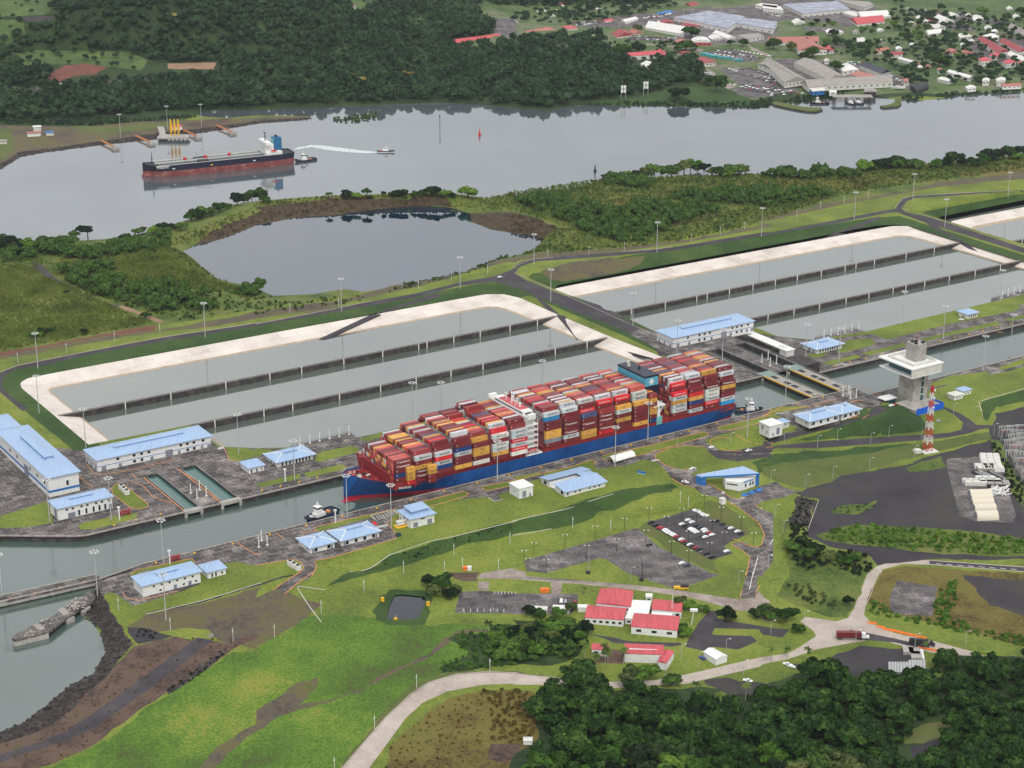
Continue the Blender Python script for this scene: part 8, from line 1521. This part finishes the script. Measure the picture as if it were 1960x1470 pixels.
seq('c20 700,1350 750,1340 800,1350 870,1330 940,1340 1010,1330 1070,1310 1120,1320 1190,1330 1230,1310 1290,1290 1340,1280 1390,1290 1440,1300 1500,1310 1560,1320 1620,1330 820,1380 1670,1320 1720,1310 1900,1330 1950,1340', 1, [.5,.5,.5,.6,.5,.9,.7,.5,.7,.8,.9,.8,.7,.6,.7,.6,.6,.5,.9,.8,.4,.4], 'leafy tree, % from left on the bank in front of the wide river', 'trees on the bank in front of the wide river')
seq('c30 130,1320 190,1310 500,1290 760,1290 800,1280 870,1280 930,1270 980,1260 1020,1270 1080,1260 1130,1270 1180,1260 1300,1260 1370,1250 1430,1250 1490,1240 1580,1250 1640,1230 1690,1210 1740,1200 1800,1200 1850,1190 1920,1200 1960,1190', 0, [.5,.7,.3,.8,.6,.7,.8,.8,.7,.7,.8,.6,.6,.8,.9,.7,.6,.8,.9,.9,.9,.9,.7,.8], 'leafy tree, % from left on the bank in the right half', 'trees on the right half of the near river bank')
seq('c11 1610,600 1790,645 1187,705 1327,672 110,800', 0, [.4,.1,.45,.35,.35], 'round bush like tree, % along the near shore of the quarry lake', 'small trees on the near lake shore', SP)
# -- town and far bank trees (individual, clumps)
TT = 'trees among the town buildings'
n_ = 0; XT = []
for s, st, sc in (('c30 250,170 330,150 600,160 600,210 330,210 250,200',22,.85),('c30 700,210 900,200 900,250 760,260 700,240',22,.85),('c30 930,150 1120,120 1240,220 1200,240 1000,240 940,230',23,1.0),('c30 590,370 700,330 850,320 850,400 700,450 590,410',23,.95),('c30 1060,240 1440,260 1440,380 1300,420 1200,380 1060,320',26,.9),('c30 1300,420 1380,400 1600,400 1600,500 1480,520 1280,460',25,.9),('c30 1030,500 1190,530 1200,620 1120,640 1040,560',22,.8),('c30 1260,530 1380,520 1380,570 1280,570',22,.8),('c30 1640,540 1780,540 1750,640 1700,690 1600,660 1600,600',24,.85),('c30 1860,480 1990,500 1990,600 1850,560',24,.9),('c30 0,320 130,340 130,380 30,380',22,.75),('c30 1780,220 1990,260 1990,340 1850,300',26,.9),('c30 1300,60 1500,80 1480,100 1240,90',24,.7),('c20 30,90 150,110 150,170 0,160',22,.9),('c20 400,80 620,60 640,150 520,160 400,160',24,.9),('c20 1000,60 700,20 790,0 830,100 870,140 780,130',24,.9),('c20 860,80 1080,60 980,110 880,130',24,.8),('c30 1050,0 1100,40 900,40 820,0',26,.8)):
    for (x, y) in scatter(GP(s), st, .4): n_ += 1; tree((x, y, HZ(x, y)-1), n_, random.uniform(.75,1.15)*sc, 'dark round crowned tree in the wooded patches of the town across the river', TT) if n_ < 75 else XT.append((x, y))
seq('c20 1345,285 1300,380 1535,690 1470,640 1245,750 1735,350 950,390 870,395 940,240 790,410 1190,245 1640,345', 3, [1.1,1.3,1.2,.9,1.,.75,.9,.9,.8,.8,.6,.5], 'dark round tree, % standing apart on the town side', 'single trees of the town')
seq('c30 360,280 525,270 210,380 370,430 550,330 80,370 300,440 480,335 545,540 1940,120 1660,110 1830,160 1320,500 1250,400 1060,300 420,360', 0, [.7,.7,.9,.9,.9,.9,.8,.5,1.,1.,.9,.9,.9,.8,.7,.4], 'single dark tree, % in the right half of the town', 'single trees of the right town half')
mass('town_tree_patches', 'smaller dark trees scattered in the wooded patches of the town', np.array(XT), MED, FFAR, .9, 1.25)
# -- far woods as masses
FW_ = [GP('f -600,300 -60,240 c00 0,900 460,900 1480,820 c10 0,800 640,780 1100,760 1400,750 1700,765 c20 0,790 260,810 480,770 1000,700 1200,640 1420,610 1440,520 1380,470 1250,450 1150,500 1030,545 900,540 780,470 770,430 700,330 640,280 400,300 150,290 0,310 c10 1960,360 1870,350 1500,370 1230,340 1300,420 1240,420 1180,350 1100,330 900,390 650,400 400,420 c10 150,420 0,400 c00 1700,440 1640,560 1280,600 900,640 600,660 350,680 330,760 240,760 200,700 0,680 -300,700'), 
       GP('c00 -300,500 0,490 200,500 370,540 380,640 200,660 0,650 -300,660'), GP('c00 400,0 1230,-40 c10 0,-40 600,-20 700,60 760,130 900,60 910,0 1650,-10 c10 1690,40 1650,120 1800,180 1780,260 1400,330 1200,340 1100,310 900,370 750,400 500,390 350,390 0,330 c00 1960,350 1650,460 1260,470 1050,440 900,380 500,360 250,360 120,400 0,470 -200,480 -200,420 100,300 200,250 380,170 420,100 350,60'), GP('c20 -250,-30 600,-30 1240,0 1220,20 800,40 700,20 640,100 500,40 100,60 -100,40'), GP('f 870,10 c10 1700,0 1660,130 1790,190 1790,260 1500,300 1500,100')]
AV = [GP('c10 640,330 760,325 790,390 650,400'), GP('c10 1440,300 1800,260 1880,300 1700,350 1440,350'), GP('c10 1180,110 1290,120 1280,190 1190,180'), GP('c10 1660,40 1960,40 1960,200 1680,160'), GP('c10 0,340 130,340 140,400 0,400'), GP('c20 0,40 640,20 700,60 400,110 0,110')]
PP = [scatter(f, 11.5, .5, AV) for f in FW_]
mass('far_woodland', 'dense dark woodland covering the far river bank and the hill at the upper left', np.concatenate(PP), LOW, FFAR, .75, 1.65, cat='woodland', sink=1)
YP = [treeproto(180, 6.5, 7, 3, fol('leaves_yellow', [(110,104,50),(150,140,76),(176,160,96)]))]
YT = GP('c10 640,620 720,610 760,640 c10 800,640 850,650 1120,590 1160,600 c00 1310,160')
for i, p in enumerate(YT): tree(p+[0,0,4], i, .9, 'yellowish flowering tree, %s from left in the far woodland' % ordn(i+1), 'yellowish trees of the far woodland', YP)
mass('hill_shrubs', 'scattered shrubs and small trees over the grassy hill slopes at the upper left', np.concatenate([scatter(GP(s), 17, .5, keep=.55) for s in ('c00 -300,490 60,400 250,370 650,380 1110,450 1060,530 780,500 250,490','c00 -300,0 400,0 400,60 200,270 60,330 0,420 -300,450','c10 680,0 900,0 880,60 700,80')]), MED, FFAR, .45, 1.0, cat='shrubs')
mass('town_shrubs', 'small trees and hedges between the houses across the river', np.concatenate([scatter(GP(s), 14.5, .5, keep=.55) for s in ('c30 300,330 1960,260 1960,640 1100,640 960,520 640,440 300,400','c20 650,330 1300,330 1500,400 1100,480 1400,560 1500,640 900,500 700,420','c20 150,60 1200,0 1240,60 700,160 500,200 100,160','c30 900,60 1960,150 1960,260 1400,240 900,130')]), MED, FFAR, .55, 1.15, cat='shrubs')
mass('shore_bushes', 'low bushes lining the far river shore', np.concatenate([scatter(GP(s), 6, .5) for s in ('c20 480,790 780,775 1000,765 1400,775 1780,770 1900,740 1960,760 1900,815 1400,802 1000,792 500,792','c30 150,770 220,730 600,700 600,728 240,775','c30 1040,720 1190,710 1200,750 1080,765','c30 1290,700 1480,690 1480,715 1340,740','c00 0,890 500,900 700,880 1000,900 1400,860 1480,880 1350,895 700,945 0,930','c30 1480,700 1960,660 1960,690 1480,715')]), BUSH, FFAR, .9, 1.7, cat='bushes')
mass('reed_island', 'low reedy islet in the river beside the tip of the jetty', scatter([W(490+x/3.92, y/3.92, -14) for x, y in ((560,890),(700,870),(900,850),(905,890),(760,920),(600,915))], 5.5, .5), BUSH, FSCR, .8, 1.3, cat='reeds', sink=-.2)
# -- island scrub, cane
mass('bank_woods', 'dark wooded thickets on the strip of land between river and basins', np.concatenate([scatter(GP(s), 5.2, .5) for s in ('c01 0,430 200,420 340,420 480,400 640,470 900,400 1250,330 1300,400 1150,470 900,480 700,520 500,500 300,480 200,540 0,540','c01 450,620 700,540 850,560 900,660 950,730 1150,740 1250,820 1300,900 1200,930 1000,840 700,780 500,680','c01 1000,750 1300,730 1500,760 1650,840 1600,900 1300,900 1100,850','c21 0,70 300,60 700,140 1000,120 1300,110 1540,110 1540,180 1300,220 1100,330 1000,380 800,390 560,320 460,260 250,180 100,120','c21 1100,60 1400,20 1960,0 1960,100 1600,100','c31 0,20 400,10 520,40 300,90 0,130','c20 700,1400 1000,1420 1100,1380 900,1350 700,1360','c12 0,0 0,0 1,1','c30 0,1320 500,1300 700,1300 740,1330 300,1350','c01 1700,740 1960,760 1960,800 1800,800')]), BUSH+[MED[0]], FOL[0], .7, 1.45, cat='thicket')
mass('island_shrubs', 'scrubby green bushes over the strip of land between river and basins', np.concatenate([scatter(GP(s), 6.6, .5, keep=.8) for s in ('c01 400,560 1000,450 1300,430 1450,520 1700,720 1960,780 c11 130,830 400,820 600,790 850,790 780,830 400,880 0,940 c01 1900,900 1400,980 1200,930 900,850 600,760','c20 -150,1480 300,1390 640,1350 1000,1350 1500,1330 1960,1330 c30 600,1290 1400,1240 1960,1200 1960,1270 1300,1360 700,1440 c31 500,60 200,170 c31 0,210 c21 1800,260 1300,370 900,420 300,470 60,480 240,370 500,340 600,400 900,400 1100,340 1300,230 1540,190 1700,120 1500,60 1000,80 400,40 0,60','c11 1000,740 1240,670 1560,610 1830,500 1960,470 1960,490 1700,590 1250,710 1000,770')]), BUSH, FSCR, .4, 1.2, cat='bushes')
mass('cane_tufts', 'tall pale green cane grass covering the field at the left', np.concatenate([scatter(GP(s), 3.1, .5) for s in ('c01 -100,590 240,590 420,680 700,800 950,920 1150,990 850,1050 600,1100 300,1150 0,1200 -200,1250','c01 700,570 1000,480 1250,440 1350,500 1600,680 1800,730 1750,760 1450,740 1200,720 1000,690 850,640')]), TUFT, FCAN, .8, 1.25, cat='cane grass')
mass('quarry_scrub', 'brownish scrub hanging on the quarry lake cliffs', np.concatenate([scatter(GP(s), 5.5, .5) for s in ('c11 0,90 300,60 640,40 900,45 1400,20 1500,100 1600,160 1480,125 1200,100 640,170 280,190 0,250 c01 1700,340 1400,400 1300,360 1750,200 1960,130','c21 0,165 230,230 460,300 250,345 120,325 0,310')]), BUSH, FRED, .4, .9, cat='scrub')
seq('c01 330,1080 260,1110 390,1060 640,1080 1090,960 500,770', 1, [1.3,1.2,1.,1.1,1.,.7], 'round bush, % from left at the edge of the cane field', 'bushes at the cane field edge', SP, 'bush', 'bush')
# -- near side bushes
for nm, lb, s, stp, a, b, mt in (('yard_bushes','bright green bushes along the low side of the dark yard','c32 420,1150 700,1075 930,1080 1500,1150 1960,1180 2300,1200 2300,1320 1960,1300 1200,1270 600,1210',4.2,.7,1.25,FOL[3]),
  ('yard_weeds','yellow green weeds patches in the dark yard','c32 510,960 600,935 780,925 840,950 700,990 530,985',4,.3,.6,FSCR),
  ('yard_edge_bushes','tall bushes between the storage yard and the substation','c32 1740,450 1800,560 1850,640 1960,780 1960,980 1880,850 1790,640 1720,520',4.5,.6,1.1,FOL[2]),
  ('junction_bushes','green bushes round the cracked pad right of the junction','c33 790,200 900,230 1000,330 1280,345 1290,250 1330,130 1460,60 1450,200 1420,330 1600,430 1960,480 2200,520 2200,600 1960,560 1600,480 1250,400 900,330 790,290',4,.6,1.15,FOL[3]),
  ('exit_road_bushes','bushes on the slope right of the exit road','c32 190,1100 250,1020 330,1130 330,1180 450,1250 760,1300 830,1400 700,1470 500,1400 300,1440 200,1300',4.2,.6,1.2,FOL[2]),
  ('left_wood_shrubs','pale green shrubs at the left edge of the small wood','c13 1420,500 1550,450 1740,470 1900,560 1960,600 1960,700 1600,740 1370,760 1400,690 1600,620',3.6,.5,.9,FOL[3]),
  ('forest_edge_shrubs','rusty green shrubs between the dry grass field and the forest','c13 1690,880 1960,880 c23 150,900 210,1000 220,1200 c23 0,1280 c13 1780,1270 1760,1000',3.6,.5,.9,FRED),
  ('embankment_tufts','dark rough growth on the long embankment','c12 700,1440 1010,1310 1300,1220 1500,1170 1960,1060 1960,1120 1600,1210 1250,1310 900,1390',4.5,.2,.42,FOL[0]),
  ('dry_field_tufts','dry rusty tufts over the field inside the road bend','c13 1000,1300 1350,1010 1700,900 1700,1300 1500,1470 950,1540',5,.25,.5,FRED),
  ('road_bushes','bushes beside the small upper junction road','c33 180,100 330,90 560,220 520,260 300,240',4,.5,.9,FOL[2])):
    mass(nm, lb, scatter(GP(s), stp, .5), BUSH, mt, a, b, cat='bushes')
# ---------------------------------------------------------------- haze
hz = MB(); hz.box(GX0-10, GY0-10, GZ-1, GX1+10, GY1+10, 512)
HM = bpy.data.materials.new('haze_air'); HM.use_nodes = True; hn = HM.node_tree; hn.nodes.clear(); ho = hn.nodes.new('ShaderNodeOutputMaterial'); hv = hn.nodes.new('ShaderNodeVolumePrincipled')
hv.inputs['Color'].default_value = (.86, .92, 1, 1); hv.inputs['Density'].default_value = 1.7e-5; hv.inputs['Anisotropy'].default_value = .2; hn.links.new(hv.outputs[0], ho.inputs['Volume'])
hz.build('haze', HM, label='thin pale haze lying over the river and the far town', cat='haze', kind='stuff')
SC.cycles.volume_bounces = 0
mass('island_grass', 'rough grass between the bushes on the strip of land beside the river', scatter(GP('c01 0,480 600,520 1250,400 1500,300 1700,200 1960,90 c11 300,65 800,60 1400,30 1700,60 c20 0,1440 300,1400 640,1340 1960,1300 c30 700,1260 1400,1210 1960,1180 1960,1260 1300,1350 700,1440 c31 500,60 200,170 c21 1800,260 1300,370 900,420 300,470 60,480 240,370 460,280 230,220 0,150 c11 1650,150 1500,90 1400,35 900,60 640,55 300,85 0,120 c01 1500,370 1300,420 1600,640 1750,720 1300,700 900,640 500,640 0,560'), 4.4, .5), TUFT, FCAN, .6, 1.2, cat='grass')
RK = []
for i in range(3):
    v, f_ = core(np.zeros(3), np.array([1., .9, .7]), np.random.default_rng(400+i), 1.); RK.append((v, trimesh(v, f_)))
mass('revetment_stones', 'dark and pale boulders lining the curved shore at the bottom left', scatter(GP('c03 -200,1330 0,1290 300,1190 500,1060 820,760 950,590 1000,540 880,380 760,170 720,120 700,230 620,330 690,380 760,480 790,600 700,760 520,850 330,1010 170,1130 0,1195 -200,1260'), 2.3, .5), RK, M_['rock'], .5, 1.3, cat='stones')
mass('jetty_stones', 'boulders along the jetty bank across the river', scatter(GP('c00 -100,1270 30,1215 150,1140 400,1110 750,1060 1180,1000 1500,965 1960,905 c10 410,880 420,892 200,915 c00 1960,925 1500,1000 1180,1045 750,1090 300,1150 150,1180 0,1275'), 3.2, .5), RK, M_['rock'], .7, 1.5, cat='stones')
mass('ditch_growth', 'dark rough plants in the pit right of the exit road and along the drains', np.concatenate([scatter(GP(s), 3.6, .5) for s in ('c32 180,1080 260,860 320,870 430,900 360,960 340,1100','c03 1700,560 1500,700 1390,800 1250,880 1260,920 1420,820 1560,740 1700,600','c03 1000,400 1160,440 1240,470 1040,520','c12 1100,1290 1330,1230 1330,1290 1150,1330')]), BUSH, FOL[0], .3, .6, cat='bushes')
mass('dirt_scrub', 'sparse dark scrub over the brown ground at the bottom left', scatter(GP('c03 1000,560 1320,480 1780,500 1900,470 1600,680 1380,820 1100,1000 620,1340 200,1500 -200,1560 -200,1330 170,1230 430,1080 800,790'), 5.5, .5, keep=.35), BUSH, FRED, .2, .5, cat='bushes')
